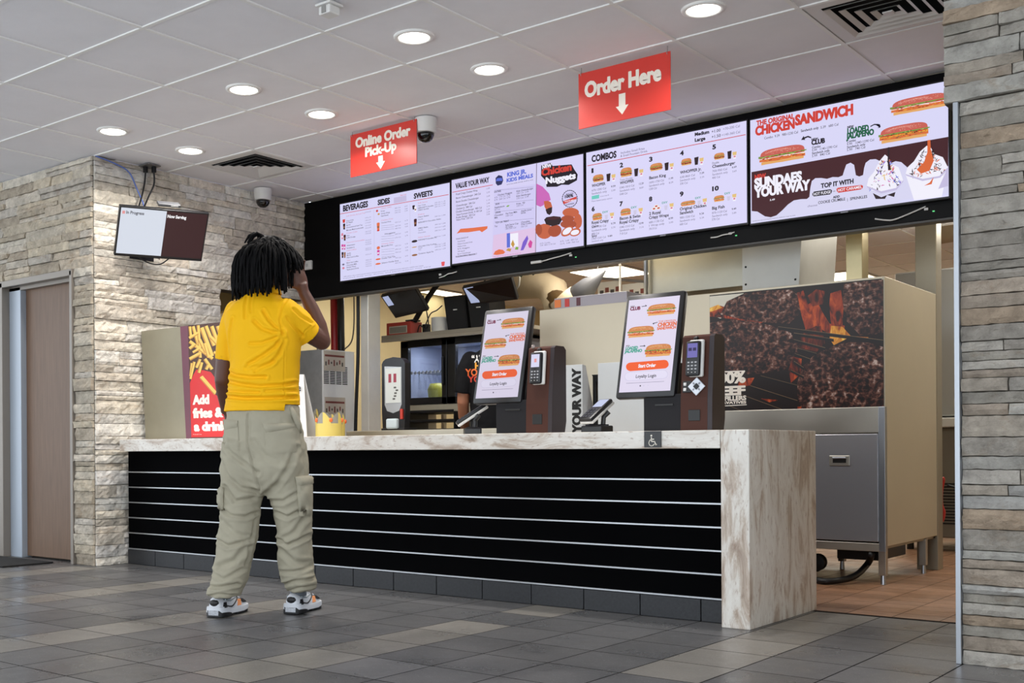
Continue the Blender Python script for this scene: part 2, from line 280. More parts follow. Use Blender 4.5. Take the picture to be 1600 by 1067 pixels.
SCREENS={
'm1':[
('t',33,534.0,255,44.2,'BEVERAGES','k',0.05),
('t',387,531.7,118,38.4,'SIDES','k',0.05),
('t',737,527.1,173,37.2,'SWEETS','k',0.05),
('l',1,518,1056,509,4,'rd'),
('l',347,500,351,54,2,'gr'),
('l',699,494,700,53,2,'gr'),
('p',[(545,520),(666,520),(666,562),(545,562)],'lv'),
('t',609,565.9,56,9.0,'Meal size','pk',0.02),
('t',66,486.6,193,10.2,'Soft Drinks & Iced Tea','pk',0),
('t',66,450.4,75,10.2,'Coca Cola','k',0.01),
('t',66,435.5,69,10.2,'Dr Pepper','k',0.01),
('t',66,417.4,43,10.2,'Sprite','k',0.01),
('t',67,399.4,164,10.2,'Unsweetened Iced Tea','k',0.01),
('t',67,378.2,174,10.2,'Minute Maid Lemonade','k',0.01),
('t',67,356.2,112,10.2,'Frozen Coke','pk',0),
('t',67,337.4,32,10.2,'Cherry','k',0.01),
('t',67,320.2,92,10.2,'ICEE Orange','k',0.01),
('t',68,284.1,184,10.2,'Flavored Lemonades','pk',0),
('t',68,260.7,86,10.2,'Watermelon','k',0.01),
('t',68,241.1,82,10.2,'Strawberry','k',0.01),
('t',68,223.1,101,10.2,'Iced Coffees','pk',0),
('t',69,199.7,42,10.2,'Vanilla','k',0.01),
('t',69,185.6,42,10.2,'Mocha','k',0.01),
('t',69,168.4,122,10.2,'Plain Iced Coffee','k',0.01),
('t',69,146.5,39,10.1,'Other','pk',0),
('t',66,128.2,119,10.1,'Black Hot Coffee','k',0.01),
('t',66,110.3,106,10.1,'Chocolate Milk','k',0.01),
('t',67,93.9,96,10.1,'Bottled Water','k',0.01),
('t',67,76.7,125,10.1,'Apple Juice Drink','k',0.01),
('t',259,490.1,58,8.5,'0-165 Cal 2.69','g',0),
('t',259,447.5,58,8.5,'0-192 Cal 2.79','g',0),
('t',259,428.2,58,8.5,'0-205 Cal 2.59','g',0),
('t',259,408.9,58,8.5,'0-217 Cal 2.39','g',0),
('t',260,388.0,58,8.5,'0-231 Cal 2.39','g',0),
('t',260,370.2,58,8.5,'0-242 Cal 2.89','g',0),
('t',260,343.2,58,8.5,'0-260 Cal 2.79','g',0),
('t',260,327.8,58,8.5,'0-270 Cal 2.09','g',0),
('t',261,277.7,58,8.5,'0-302 Cal 2.29','g',0),
('t',261,262.2,58,8.5,'0-312 Cal 2.49','g',0),
('t',261,246.8,58,8.5,'0-322 Cal 2.69','g',0),
('t',261,216.0,58,8.5,'0-342 Cal 2.19','g',0),
('t',261,204.5,58,8.5,'0-350 Cal 2.79','g',0),
('t',262,169.9,58,8.5,'0-372 Cal 2.79','g',0),
('t',262,127.6,58,8.5,'0-400 Cal 2.89','g',0),
('t',262,112.3,58,8.4,'0-410 Cal 2.19','g',0),
('t',262,96.9,58,8.4,'0-420 Cal 2.39','g',0),
('t',262,81.6,58,8.4,'0-430 Cal 2.59','g',0),
('p',[(30,445),(50,445),(54,469),(48,471),(32,471),(26,469)],'rd'),
('p',[(35,393),(51,393),(54,434),(50,438),(36,438),(31,434)],'dk'),
('p',[(35,406),(49,406),(50,417),(34,417)],'bn'),
('p',[(16,321),(30,321),(34,363),(29,367),(17,367),(12,363)],'pk'),
('p',[(16,335),(29,335),(30,346),(15,346)],'wm'),
('p',[(40,307),(56,307),(60,348),(55,352),(41,352),(36,348)],'br'),
('p',[(41,320),(54,320),(56,331),(39,331)],'bn'),
('p',[(17,241),(31,241),(35,278),(30,281),(18,281),(13,278)],'mg'),
('p',[(17,253),(30,253),(31,262),(16,262)],'wm'),
('p',[(40,238),(53,238),(56,275),(52,278),(41,278),(37,275)],'mg'),
('p',[(40,250),(52,250),(53,259),(39,259)],'wm'),
('p',[(17,177),(32,177),(35,218),(31,221),(18,221),(14,218)],'dk'),
('p',[(18,190),(30,190),(32,201),(17,201)],'bn'),
('p',[(41,174),(54,174),(57,215),(53,218),(42,218),(38,215)],'bn'),
('p',[(41,187),(52,187),(53,198),(40,198)],'bn'),
('p',[(45,125),(43,129),(38,131),(32,132),(26,131),(21,129),(19,125),(21,122),(26,119),(32,118),(38,119),(43,122)],'g'),
('p',[(45,97),(43,101),(39,105),(32,106),(26,105),(21,101),(19,97),(21,93),(26,90),(32,88),(39,90),(43,93)],'pk'),
('t',419,496.2,102,9.9,'Classic Sides','pk',0),
('t',419,474.8,37,9.9,'Fries','k',0.01),
('t',419,456.5,87,9.9,'Onion Rings','k',0.01),
('t',419,438.9,72,9.9,'Hash Brown','k',0.01),
('t',419,406.1,116,9.9,'Chicken Fries','pk',0),
('t',420,387.8,96,9.9,'Chicken Fries','k',0.01),
('t',456,300.5,99,9.9,'Nuggets','k',0.01),
('t',421,229.5,122,9.9,'Cheesy Sides','pk',0),
('t',421,212.8,111,9.9,'Mozzarella Fries','k',0.01),
('t',421,121.7,135,9.9,'Cheddar Tater Tots','k',0.01),
('t',422,88.4,165,9.8,'Jalapeno Cheddar Bites','k',0.01),
('l',420,370,546,363,1.4,'g'),
('l',420,355,546,347,1.4,'g'),
('l',420,340,546,332,1.4,'g'),
('l',420,290,546,283,1.4,'g'),
('l',420,271,546,265,1.4,'g'),
('l',420,254,546,247,1.4,'g'),
('l',421,192,547,186,1.4,'g'),
('l',421,175,547,169,1.4,'g'),
('l',421,154,547,148,1.4,'g'),
('l',421,138,547,133,1.4,'g'),
('t',553,479.1,55,8.3,'285 Cal','g',0),
('t',649,479.1,27,9.0,'6.59','g',0),
('t',553,460.2,55,8.3,'310 Cal','g',0),
('t',649,460.4,27,9.0,'3.69','g',0),
('t',553,445.1,55,8.3,'330 Cal','g',0),
('t',649,445.4,27,9.0,'2.29','g',0),
('t',554,373.5,55,8.3,'425 Cal','g',0),
('t',650,374.3,27,9.0,'6.19','g',0),
('t',554,347.1,55,8.3,'460 Cal','g',0),
('t',650,348.2,27,9.0,'6.49','g',0),
('t',554,328.3,55,8.3,'485 Cal','g',0),
('t',650,329.5,27,9.0,'3.59','g',0),
('t',554,286.9,55,8.3,'540 Cal','g',0),
('t',650,288.4,27,9.0,'2.49','g',0),
('t',554,260.6,55,8.3,'575 Cal','g',0),
('t',650,262.3,27,9.0,'2.79','g',0),
('t',555,200.4,55,8.3,'655 Cal','g',0),
('t',650,202.7,27,8.9,'5.79','g',0),
('t',555,174.2,55,8.3,'690 Cal','g',0),
('t',651,176.6,27,8.9,'5.29','g',0),
('t',555,151.7,55,8.3,'720 Cal','g',0),
('t',651,154.3,27,8.9,'7.09','g',0),
('t',555,110.4,55,8.2,'775 Cal','g',0),
('t',651,113.4,27,8.9,'6.79','g',0),
('t',555,73.0,55,8.2,'825 Cal','g',0),
('t',651,76.2,27,8.9,'7.19','g',0),
('p',[(390,488),(389,492),(385,496),(379,497),(374,496),(370,492),(368,488),(370,484),(374,481),(379,480),(385,481),(389,484)],'rd'),
('p',[(407,462),(405,466),(401,468),(396,469),(390,468),(386,466),(385,462),(386,459),(390,456),(396,456),(401,456),(405,459)],'ol'),
('p',[(380,342),(401,342),(405,394),(399,399),(381,399),(375,394)],'or'),
('p',[(381,359),(399,359),(400,373),(379,373)],'bn'),
('p',[(404,340),(402,343),(397,345),(390,346),(384,345),(379,343),(377,340),(379,337),(384,335),(390,334),(397,335),(402,337)],'rd'),
('p',[(407,210),(404,216),(398,221),(390,222),(382,221),(376,216),(374,210),(376,204),(382,199),(390,198),(398,199),(404,204)],'or'),
('p',[(380,155),(399,155),(403,191),(397,194),(382,194),(377,191)],'mg'),
('p',[(381,166),(397,166),(398,176),(380,176)],'wm'),
('p',[(412,126),(409,129),(400,131),(387,132),(374,131),(365,129),(362,126),(365,122),(374,120),(387,119),(400,120),(409,122)],'or'),
('p',[(413,91),(410,94),(400,97),(386,98),(372,97),(362,94),(359,91),(362,87),(372,85),(386,84),(400,85),(410,87)],'or'),
('t',774,484.1,88,9.6,'Soft Serve','pk',0),
('t',774,464.8,71,9.6,'Cup / Cone','k',0.01),
('t',774,447.0,144,9.6,"HERSHEY'S Sundae",'k',0.01),
('t',774,432.2,101,9.6,'OREO Sundae','k',0.01),
('t',774,400.4,60,9.6,'Shakes','pk',0),
('t',774,381.9,101,9.6,'Classic Shakes','k',0.01),
('t',774,364.1,47,9.6,'Vanilla','g',0),
('t',774,341.9,210,9.6,"HERSHEY'S Chocolate Shake",'k',0.01),
('t',774,300.5,92,9.6,'OREO Shake','k',0.01),
('t',774,285.8,45,9.6,'Vanilla','g',0),
('t',774,268.0,71,9.6,'Chocolate','g',0),
('t',774,234.1,112,9.6,'Other Sweets','pk',0),
('t',774,214.9,170,9.6,"HERSHEY'S Sundae Pie",'k',0.01),
('t',775,169.2,166,9.6,'Chocolate Chip Cookies','k',0.01),
('t',775,157.5,38,9.6,'Single','g',0),
('t',775,144.2,26,9.6,'Two','g',0),
('t',775,116.2,140,9.6,'Cinnamon Apple Pie','k',0.01),
('t',929,464.5,52,8.0,'225 Cal','g',0),
('t',994,462.9,31,8.7,'1.19','g',0),
('t',929,449.9,52,8.0,'245 Cal','g',0),
('t',994,448.4,31,8.7,'1.59','g',0),
('t',929,435.3,52,8.0,'265 Cal','g',0),
('t',994,433.8,31,8.7,'1.19','g',0),
('t',929,365.9,52,8.0,'360 Cal','g',0),
('t',994,364.8,31,8.7,'1.09','g',0),
('t',929,307.5,52,8.0,'440 Cal','g',0),
('t',994,306.8,31,8.7,'1.09','g',0),
('t',929,285.7,52,8.0,'470 Cal','g',0),
('t',994,285.1,31,8.7,'1.69','g',0),
('t',929,263.8,52,8.0,'500 Cal','g',0),
('t',994,263.3,31,8.7,'1.49','g',0),
('t',929,220.1,52,8.0,'560 Cal','g',0),
('t',994,219.9,31,8.7,'1.09','g',0),
('t',929,162.0,52,8.0,'640 Cal','g',0),
('t',994,162.1,31,8.7,'1.09','g',0),
('t',929,147.4,52,8.0,'660 Cal','g',0),
('t',994,147.6,31,8.7,'1.49','g',0),
('t',929,125.6,52,8.0,'690 Cal','g',0),
('t',994,126.0,31,8.7,'1.29','g',0),
('p',[(725,449),(742,449),(746,476),(741,479),(726,479),(721,476)],'dk'),
('p',[(743,428),(758,428),(761,465),(757,468),(744,468),(740,465)],'wm'),
('p',[(744,440),(757,440),(758,450),(743,450)],'bn'),
('p',[(739,324),(759,324),(763,373),(758,378),(741,378),(735,373)],'br'),
('p',[(740,340),(757,340),(759,353),(739,353)],'bn'),
('p',[(768,216),(764,220),(754,224),(740,225),(726,224),(716,220),(712,216),(716,211),(726,208),(740,207),(754,208),(764,211)],'dk'),
('p',[(764,173),(761,175),(751,176),(738,177),(725,176),(716,175),(712,173),(716,172),(725,170),(738,170),(751,170),(761,172)],'ol'),
('p',[(768,115),(764,119),(754,122),(740,123),(727,122),(716,119),(713,115),(716,112),(727,109),(740,108),(754,109),(764,112)],'bn'),
('p',[(990,7),(1013,7),(1018,35),(1011,38),(991,38),(985,35)],'pr'),
('t',33,26.8,789,8.6,'2,000 calories a day is used for general nutrition advice,but calorie needs vary. Additional nutrition information available upon request','g',0),
('t',33,13.5,859,7.0,'Limited time only. Prices and participation may vary','g',0),
],
'm2':[
('p',[(367,469),(706,455),(696,0),(343,1)],'l1'),
('p',[(357,158),(699,167),(696,0),(343,1)],'l2'),
('l',6,506,354,504,4,'rd'),
('l',710,591,698,-4,4,'br'),
('t',34,527.7,290,36.8,'VALUE YOUR WAY','k',0.05),
('t',38,480.7,186,13.6,'Royal Crispy Chicken Wrap','k',0.008),
('t',301,480.6,27,10.2,'1.09','g',0),
('t',38,453.5,213,13.6,'Bacon Cheeseburger  340 Cal','k',0.008),
('t',301,453.9,27,10.2,'2.39','g',0),
('t',38,427.2,197,13.6,'Bacon Double Cheeseburger','k',0.008),
('t',301,428.0,27,10.2,'3.69','g',0),
('t',38,399.2,164,13.6,'Cheeseburger  280 Cal','k',0.008),
('t',301,400.5,27,10.2,'1.19','g',0),
('t',38,376.9,140,13.6,'Chicken Jr. 380 Cal','k',0.008),
('t',301,378.6,27,10.2,'2.49','g',0),
('t',38,356.2,221,13.6,'Double Cheeseburger  400 Cal','k',0.008),
('t',301,358.2,27,10.2,'3.79','g',0),
('t',38,335.4,222,13.6,'Value Fountain Drink  0-100 Cal','k',0.008),
('t',300,337.9,27,10.2,'1.29','g',0),
('t',38,316.3,164,13.6,'Rodeo Burger  350 Cal','k',0.008),
('t',300,319.1,27,10.2,'2.59','g',0),
('t',38,299.6,143,13.5,'Value Fries  220 Cal','k',0.008),
('t',300,302.6,27,10.2,'3.09','g',0),
('p',[(41,209),(75,239),(183,232),(308,227),(306,210),(260,191),(241,205),(144,206),(75,213)],'or'),
('t',34,167.1,108,9.5,'YOUR CHOICE OF','k',0.02),
('t',50,147.6,65,9.5,'Small Drink','k',0),
('t',50,130.1,129,9.5,'Medium Fountain Drink','k',0),
('t',50,112.7,72,9.5,'Medium Fries','k',0),
('t',50,95.2,104,9.5,'8 Pc Nuggets','k',0),
('t',50,77.7,65,9.5,'Wrap Jr.','k',0),
('t',50,60.3,113,9.5,'Bacon Cheeseburger','k',0),
('t',50,42.8,144,9.5,'Classic Chicken Sandwich','k',0),
('t',32,41.8,185,10.3,'PICK TWO FOR 5 OR 3 FOR 7','k',0.03),
('p',[(377,547),(402,563),(432,552),(441,520),(427,495),(394,492),(379,510)],'nv'),
('p',[(379,525),(390,543),(430,540),(435,519)],'bl'),
('t',474,539.5,153,29.5,'KING JR.','bl',0.06),
('t',469,503.8,212,24.8,'KIDS MEALS','bl',0.06),
('t',469,484.4,213,7.8,'entree,side,drink and a toy','k',0),
('l',367,463,685,439,1.5,'g'),
('l',367,374,685,352,1.5,'g'),
('l',367,316,684,298,1.5,'g'),
('l',367,247,684,228,1.5,'g'),
('t',367,447.0,55,11.7,'ENTREE','k',0.03),
('t',394,421.9,118,11.7,'Chicken Nuggets','k',0.015),
('t',367,407.9,130,11.7,'4 Pc  170 Cal  6.29','g',0),
('t',367,392.3,130,11.7,'6 Pc  260 Cal  6.99','g',0),
('t',549,424.2,134,11.6,'Kids Cheeseburger','k',0.015),
('t',549,408.8,97,11.6,'280 Cal  5.99','g',0),
('t',548,391.1,115,11.6,'Kids Hamburger','k',0.015),
('t',548,375.7,97,11.6,'230 Cal  5.49','g',0),
('t',375,362.4,33,11.7,'SIDE','k',0.03),
('t',367,340.1,83,11.7,'Applesauce','k',0.015),
('t',367,324.5,45,11.7,'50 Cal','g',0),
('t',548,339.5,70,11.6,'Fries  VJr','k',0.015),
('t',548,325.6,53,11.5,'220 Cal','g',0),
('t',374,303.9,45,11.7,'DRINK','k',0.03),
('t',367,285.5,70,11.7,'Chocolate','k',0.015),
('t',367,269.9,27,11.7,'Milk','k',0.015),
('t',461,285.5,93,11.6,'Fat Free Milk','k',0.015),
('t',461,270.1,56,11.6,'100 Cal','g',0),
('t',584,285.9,83,11.5,'Apple Juice','k',0.015),
('t',584,272.1,38,11.5,'Drink','k',0.015),
('t',374,233.9,112,11.7,'TOY OR TREAT','k',0.03),
('t',367,211.5,23,11.7,'Toy','k',0.015),
('t',457,207.1,105,11.6,'Soft Serve Cup','k',0.015),
('t',457,194.8,59,11.6,'Or Cone','k',0.015),
('t',457,182.4,85,11.6,'180/200 Cal','g',0),
('t',584,209.9,70,11.5,'Chocolate','k',0.015),
('t',584,196.2,85,11.5,'Chip Cookie','k',0.015),
('t',583,180.8,50,11.5,'160 Cal','g',0),
('p',[(461,338),(478,347),(493,343),(480,335)],'gn'),
('p',[(355,26),(369,46),(402,56),(435,48),(454,30),(439,20),(383,19)],'or'),
('p',[(467,59),(494,59),(494,156),(467,156)],'bl'),
('p',[(495,57),(560,57),(560,149),(495,149)],'wm'),
('p',[(501,78),(516,107),(532,74),(518,53)],'ol'),
('p',[(532,39),(542,57),(562,51),(558,34)],'gn'),
('p',[(460,41),(477,54),(505,47),(495,29)],'ol'),
('p',[(578,26),(597,81),(633,122),(641,98),(624,62),(601,27)],'vi'),
('p',[(638,61),(656,89),(674,71),(665,34),(647,37)],'mg'),
('t',359,6.4,223,7.8,'Free refill cup with any kids meal this month only','mg',0),
('p',[(746,571),(820,576),(834,553),(979,539),(998,503),(1024,466),(1018,429),(956,409),(903,419),(868,411),(787,422),(778,467),(744,503)],'k'),
('t',755,546.7,71,25.9,'NEW','wm',0.06),
('t',749,501.9,229,47.2,'Chicken','rd',0.07),
('t',781,443.7,227,42.5,'Nuggets','wm',0.06),
('p',[(708,457),(757,428),(806,375),(819,332),(797,324),(770,333),(766,306),(738,298),(707,314)],'hp'),
('p',[(765,332),(797,329),(819,317),(830,285),(814,257),(787,265),(770,294)],'ng'),
('p',[(778,273),(805,281),(830,283),(827,248),(809,233),(789,245)],'dk'),
('p',[(1024,309),(1020,303),(1022,294),(1016,290),(1016,281),(1008,278),(1006,271),(998,270),(994,263),(985,265),(979,259),(971,263),(963,260),(956,265),(948,264),(942,271),(933,272),(929,280),(920,283),(919,292),(911,297),(911,305),(905,312),(907,319),(903,327),(908,333),(905,342),(912,347),(911,355),(919,358),(921,366),(930,366),(934,373),(943,371),(948,377),(957,373),(964,376),(972,371),(980,372),(986,365),(995,364),(999,356),(1007,353),(1009,344),(1017,339),(1016,331),(1022,324),(1020,317)],'k'),
('p',[(1018,310),(1017,303),(1016,297),(1013,291),(1010,285),(1006,280),(1002,275),(996,272),(990,269),(984,267),(977,265),(970,265),(963,266),(956,267),(950,269),(943,273),(937,277),(931,281),(925,287),(921,292),(917,299),(914,305),(912,312),(910,319),(910,326),(910,333),(912,339),(914,345),(917,351),(921,356),(926,361),(931,364),(937,367),(944,369),(950,371),(957,371),(964,370),(971,369),(978,366),(985,363),(991,359),(997,355),(1002,349),(1007,343),(1011,337),(1014,331),(1016,324),(1017,317)],'l1'),
('t',936,346.1,54,9.0,'MADE WITH','k',0.02),
('t',927,327.1,63,19.5,'100%','k',0.05),
('p',[(913,309),(1014,325),(1016,307),(915,289)],'rd'),
('t',924,299.9,85,9.7,'WHITE MEAT','wm',0.03),
('t',934,278.9,61,9.7,'CHICKEN','k',0.03),
('p',[(1032,219),(1028,208),(1018,201),(1001,196),(981,195),(959,198),(939,205),(922,214),(911,225),(907,236),(911,246),(922,254),(939,259),(959,260),(981,257),(1001,250),(1018,241),(1029,230)],'ng'),
('p',[(998,182),(994,175),(986,170),(972,167),(956,166),(938,169),(922,174),(908,180),(900,188),(897,196),(900,204),(909,209),(922,212),(939,213),(956,210),(973,205),(986,198),(995,191)],'n2'),
('p',[(1054,160),(1052,143),(1047,129),(1038,120),(1028,115),(1018,117),(1007,124),(999,136),(994,151),(992,168),(994,185),(1000,199),(1008,209),(1018,213),(1029,212),(1039,204),(1047,192),(1052,177)],'ng'),
('p',[(1013,145),(1009,137),(999,130),(982,126),(963,126),(941,129),(922,134),(905,143),(895,152),(891,162),(895,171),(906,177),(922,181),(942,182),(963,179),(983,173),(999,165),(1009,155)],'n2'),
('p',[(830,139),(832,121),(827,105),(814,92),(796,83),(775,80),(753,84),(733,93),(717,106),(707,123),(705,141),(710,157),(723,170),(741,179),(763,182),(785,178),(805,169),(820,155)],'ng'),
('p',[(897,135),(900,121),(897,108),(888,97),(874,88),(857,84),(839,85),(822,91),(809,101),(800,113),(796,127),(800,140),(809,152),(823,160),(840,164),(858,163),(875,157),(888,148)],'n2'),
('p',[(751,145),(749,132),(744,121),(737,114),(728,110),(719,112),(710,117),(703,127),(699,139),(697,152),(699,165),(703,175),(711,183),(720,186),(729,185),(738,179),(745,170),(749,158)],'n2'),
('p',[(986,127),(990,118),(987,107),(980,96),(968,87),(953,80),(937,77),(921,77),(908,81),(900,88),(896,98),(899,109),(906,119),(918,129),(933,135),(950,139),(965,139),(978,135)],'ng'),
('p',[(976,125),(978,119),(976,111),(970,103),(960,97),(949,91),(937,88),(925,88),(916,90),(910,95),(908,102),(910,109),(916,117),(926,124),(937,129),(950,132),(961,132),(970,130)],'wm'),
('p',[(1043,104),(1045,95),(1041,86),(1033,78),(1022,72),(1008,69),(994,69),(980,72),(970,77),(964,85),(962,94),(966,103),(974,111),(986,117),(1000,121),(1014,121),(1027,118),(1037,112)],'ng'),
('p',[(1032,98),(1032,92),(1029,86),(1022,81),(1012,78),(1001,77),(990,77),(981,80),(973,84),(970,89),(970,95),(974,101),(981,106),(990,109),(1001,110),(1012,110),(1022,107),(1029,103)],'wm'),
('p',[(767,209),(785,222),(840,222),(893,210),(902,185),(884,161),(831,157),(782,175)],'dk'),
('p',[(780,210),(814,221),(880,213),(889,201),(840,196)],'br'),
('t',732,48.6,80,10.6,'10 Pc Combo','g',0),
('t',732,35.0,120,10.6,'7.99  850-1110 Cal','g',0),
('t',890,43.7,130,10.5,'8 Pc  2.49  380 Cal','g',0),
('t',890,27.2,139,10.5,'16 Pc  4.49  760 Cal','g',0),
],
'm3':[
('t',40,526.2,177,41.7,'COMBOS','k',0.05),
('t',248,540.9,165,14.2,'Includes Small Fries','g',0.01),
('t',246,521.5,186,14.2,'& Small Fountain Drink','g',0.01),
('t',745,561.7,90,20.5,'Medium','k',0.05),
('t',745,527.6,66,20.5,'Large','k',0.05),
('t',851,559.8,55,18.0,'+1.00','k',0.01),
('t',851,528.3,56,18.0,'+1.50','k',0.01),
('t',922,563.3,103,14.9,'+70-200 Cal','g',0),
('t',914,528.8,112,14.9,'+140-360 Cal','g',0),
('l',8,507,1060,512,4,'rd'),
('t',39,456.4,12,28.9,'1','k',0.06),
('b',47,393,80,45,0),
('p',[(145,431),(175,433),(170,384),(149,384)],'dk'),
('p',[(180,422),(210,422),(208,400),(184,400)],'ye'),
('p',[(184,400),(208,400),(205,377),(187,378)],'wm'),
('p',[(189,387),(203,387),(203,397),(189,397)],'pk'),
('t',39,364.3,99,19.2,'WHOPPER','k',0.045),
('t',39,337.1,104,13.6,'670-1200 Cal','g',0.005),
('t',38,316.3,110,13.6,'Sandwich only','g',0.005),
('t',38,295.5,54,13.6,'670 Cal','g',0.005),
('t',178,341.1,31,11.9,'9.99','k',0.02),
('t',180,315.4,28,11.1,'5.99','g',0),
('t',241,457.7,22,28.4,'2','k',0.06),
('b',244,394,83,55,0),
('p',[(340,431),(369,433),(364,384),(344,384)],'dk'),
('p',[(374,422),(403,421),(402,400),(377,401)],'ye'),
('p',[(377,401),(402,400),(398,377),(381,378)],'wm'),
('p',[(383,387),(396,387),(396,398),(383,398)],'pk'),
('t',240,350.5,98,18.9,'WHOPPER','k',0.045),
('t',239,323.7,101,13.4,'1040-1810 Cal','g',0.005),
('t',239,303.2,106,13.4,'Sandwich only','g',0.005),
('t',239,282.7,53,13.4,'1040 Cal','g',0.005),
('t',374,327.8,30,11.7,'12.29','k',0.02),
('t',377,302.5,27,10.9,'8.89','g',0),
('t',444,459.8,21,27.9,'3','k',0.06),
('b',448,398,87,44,0),
('p',[(546,433),(574,435),(570,387),(550,387)],'dk'),
('p',[(579,424),(607,424),(605,403),(582,404)],'ye'),
('p',[(582,404),(605,403),(602,380),(585,381)],'wm'),
('p',[(587,390),(600,390),(600,400),(587,400)],'pk'),
('t',443,350.4,112,18.6,'Bacon King','k',0.045),
('t',443,324.1,98,13.2,'1600-1730 Cal','g',0.005),
('t',442,303.9,103,13.2,'Sandwich only','g',0.005),
('t',442,283.8,51,13.2,'1200 Cal','g',0.005),
('t',573,328.2,29,11.5,'11.99','k',0.02),
('t',575,303.2,27,10.7,'8.29','g',0),
('t',649,462.0,23,27.5,'4','k',0.06),
('b',655,397,69,40,0),
('p',[(740,433),(768,435),(763,388),(744,388)],'dk'),
('p',[(773,424),(800,424),(798,403),(776,404)],'ye'),
('p',[(776,404),(798,403),(795,381),(779,382)],'wm'),
('p',[(780,391),(793,391),(793,401),(780,401)],'pk'),
('t',648,349.9,138,18.3,'WHOPPER Jr.','k',0.045),
('t',648,323.9,95,13.0,'630-860 Cal','g',0.005),
('t',647,304.1,100,13.0,'Sandwich only','g',0.005),
('t',647,284.3,49,13.0,'330 Cal','g',0.005),
('t',774,327.9,28,11.3,'7.39','k',0.02),
('t',776,303.4,26,10.6,'3.39','g',0),
('t',856,462.7,21,27.0,'5','k',0.06),
('b',865,397,67,37,0),
('p',[(948,433),(974,435),(970,388),(951,389)],'dk'),
('p',[(979,424),(1005,424),(1003,404),(982,404)],'ye'),
('p',[(982,404),(1003,404),(1000,382),(984,383)],'wm'),
('p',[(986,392),(999,392),(999,401),(986,401)],'pk'),
('t',854,351.7,142,18.0,'Cheeseburger','k',0.045),
('t',854,326.2,92,12.7,'700-950 Cal','g',0.005),
('t',854,306.8,96,12.7,'Sandwich only','g',0.005),
('t',853,287.3,48,12.7,'400 Cal','g',0.005),
('t',976,330.2,27,11.1,'6.69','k',0.02),
('t',978,306.0,25,10.4,'2.69','g',0),
('t',38,210.7,21,28.8,'6','k',0.06),
('b',42,149,72,44,1),
('t',116,186.8,41,12.7,'DIY','tl',0.04),
('p',[(132,173),(155,173),(151,145),(135,146)],'pl'),
('p',[(167,181),(198,181),(196,160),(171,160)],'ye'),
('p',[(171,160),(196,160),(192,136),(174,137)],'wm'),
('p',[(176,147),(190,147),(190,157),(176,157)],'pk'),
('t',37,127.6,123,19.2,'Royal Crispy','k',0.045),
('t',37,100.4,104,13.6,'800-1130 Cal','g',0.005),
('t',36,79.6,110,13.6,'Sandwich only','g',0.005),
('t',36,58.9,54,13.6,'480 Cal','g',0.005),
('t',176,107.0,31,11.9,'9.79','k',0.02),
('t',178,81.4,28,11.1,'5.79','g',0),
('t',238,215.0,22,28.3,'7','k',0.06),
('b',243,151,74,43,1),
('t',318,187.7,40,12.5,'DIY','tl',0.04),
('p',[(334,174),(356,174),(353,147),(337,147)],'pl'),
('p',[(368,182),(398,182),(396,161),(372,161)],'ye'),
('p',[(372,161),(396,161),(392,138),(375,139)],'wm'),
('p',[(377,148),(391,148),(391,159),(377,159)],'pk'),
('t',238,126.9,144,18.9,'Bacon & Swiss','k',0.045),
('t',237,101.8,133,18.9,'Royal Crispy','k',0.045),
('t',237,75.0,101,13.4,'1040-1310 Cal','g',0.005),
('t',237,54.6,106,13.4,'Sandwich only','g',0.005),
('t',237,34.2,52,13.4,'710 Cal','g',0.005),
('t',372,81.8,30,11.7,'10.99','k',0.02),
('t',374,56.6,28,10.9,'7.19','g',0),
('t',441,214.9,21,27.9,'8','k',0.06),
('b',452,151,75,39,2),
('t',528,186.6,38,12.3,'DIY','tl',0.04),
('p',[(543,173),(565,174),(561,146),(546,147)],'pl'),
('p',[(577,181),(605,181),(603,160),(580,161)],'ye'),
('p',[(580,161),(603,160),(599,138),(583,139)],'wm'),
('p',[(584,148),(598,148),(598,158),(584,158)],'pk'),
('t',441,129.7,78,18.6,'2 Royal','k',0.045),
('t',440,105.0,132,18.6,'Crispy Wraps','k',0.045),
('t',440,78.7,98,13.1,'680-1130 Cal','g',0.005),
('t',440,58.6,103,13.1,'1 Wrap only','g',0.005),
('t',440,38.5,51,13.1,'290-310 Cal','g',0.005),
('t',571,85.3,29,11.5,'8.99','k',0.02),
('t',573,60.5,27,10.7,'3.99','g',0),
('t',646,215.0,23,27.4,'9','k',0.06),
('b',650,152,98,28,3),
('t',745,183.5,37,12.1,'DIY','tl',0.04),
('p',[(759,170),(780,171),(777,144),(762,145)],'pl'),
('p',[(791,178),(819,179),(817,158),(794,158)],'ye'),
('p',[(794,158),(817,158),(813,136),(797,137)],'wm'),
('p',[(799,145),(812,145),(812,155),(799,155)],'pk'),
('t',645,129.0,170,18.3,'Original Chicken','k',0.045),
('t',645,104.7,86,18.3,'Sandwich','k',0.045),
('t',645,78.8,95,12.9,'980-1230 Cal','g',0.005),
('t',645,59.0,99,12.9,'Sandwich only','g',0.005),
('t',644,39.3,49,12.9,'680 Cal','g',0.005),
('t',771,85.3,28,11.3,'9.39','k',0.02),
('t',773,60.9,26,10.5,'5.39','g',0),
('t',853,215.4,40,26.9,'10','k',0.06),
('b',862,148,67,35,4),
('t',930,182.6,36,11.9,'DIY','tl',0.04),
('p',[(944,169),(965,170),(961,144),(947,144)],'pl'),
('p',[(976,177),(1002,178),(1000,157),(978,158)],'ye'),
('p',[(978,158),(1000,157),(997,136),(981,136)],'wm'),
('p',[(983,145),(995,145),(995,155),(983,155)],'pk'),
('t',851,104.7,78,17.9,'Big Fish','k',0.045),
('t',851,79.3,91,12.7,'870-1120 Cal','g',0.005),
('t',851,59.8,96,12.7,'Sandwich only','g',0.005),
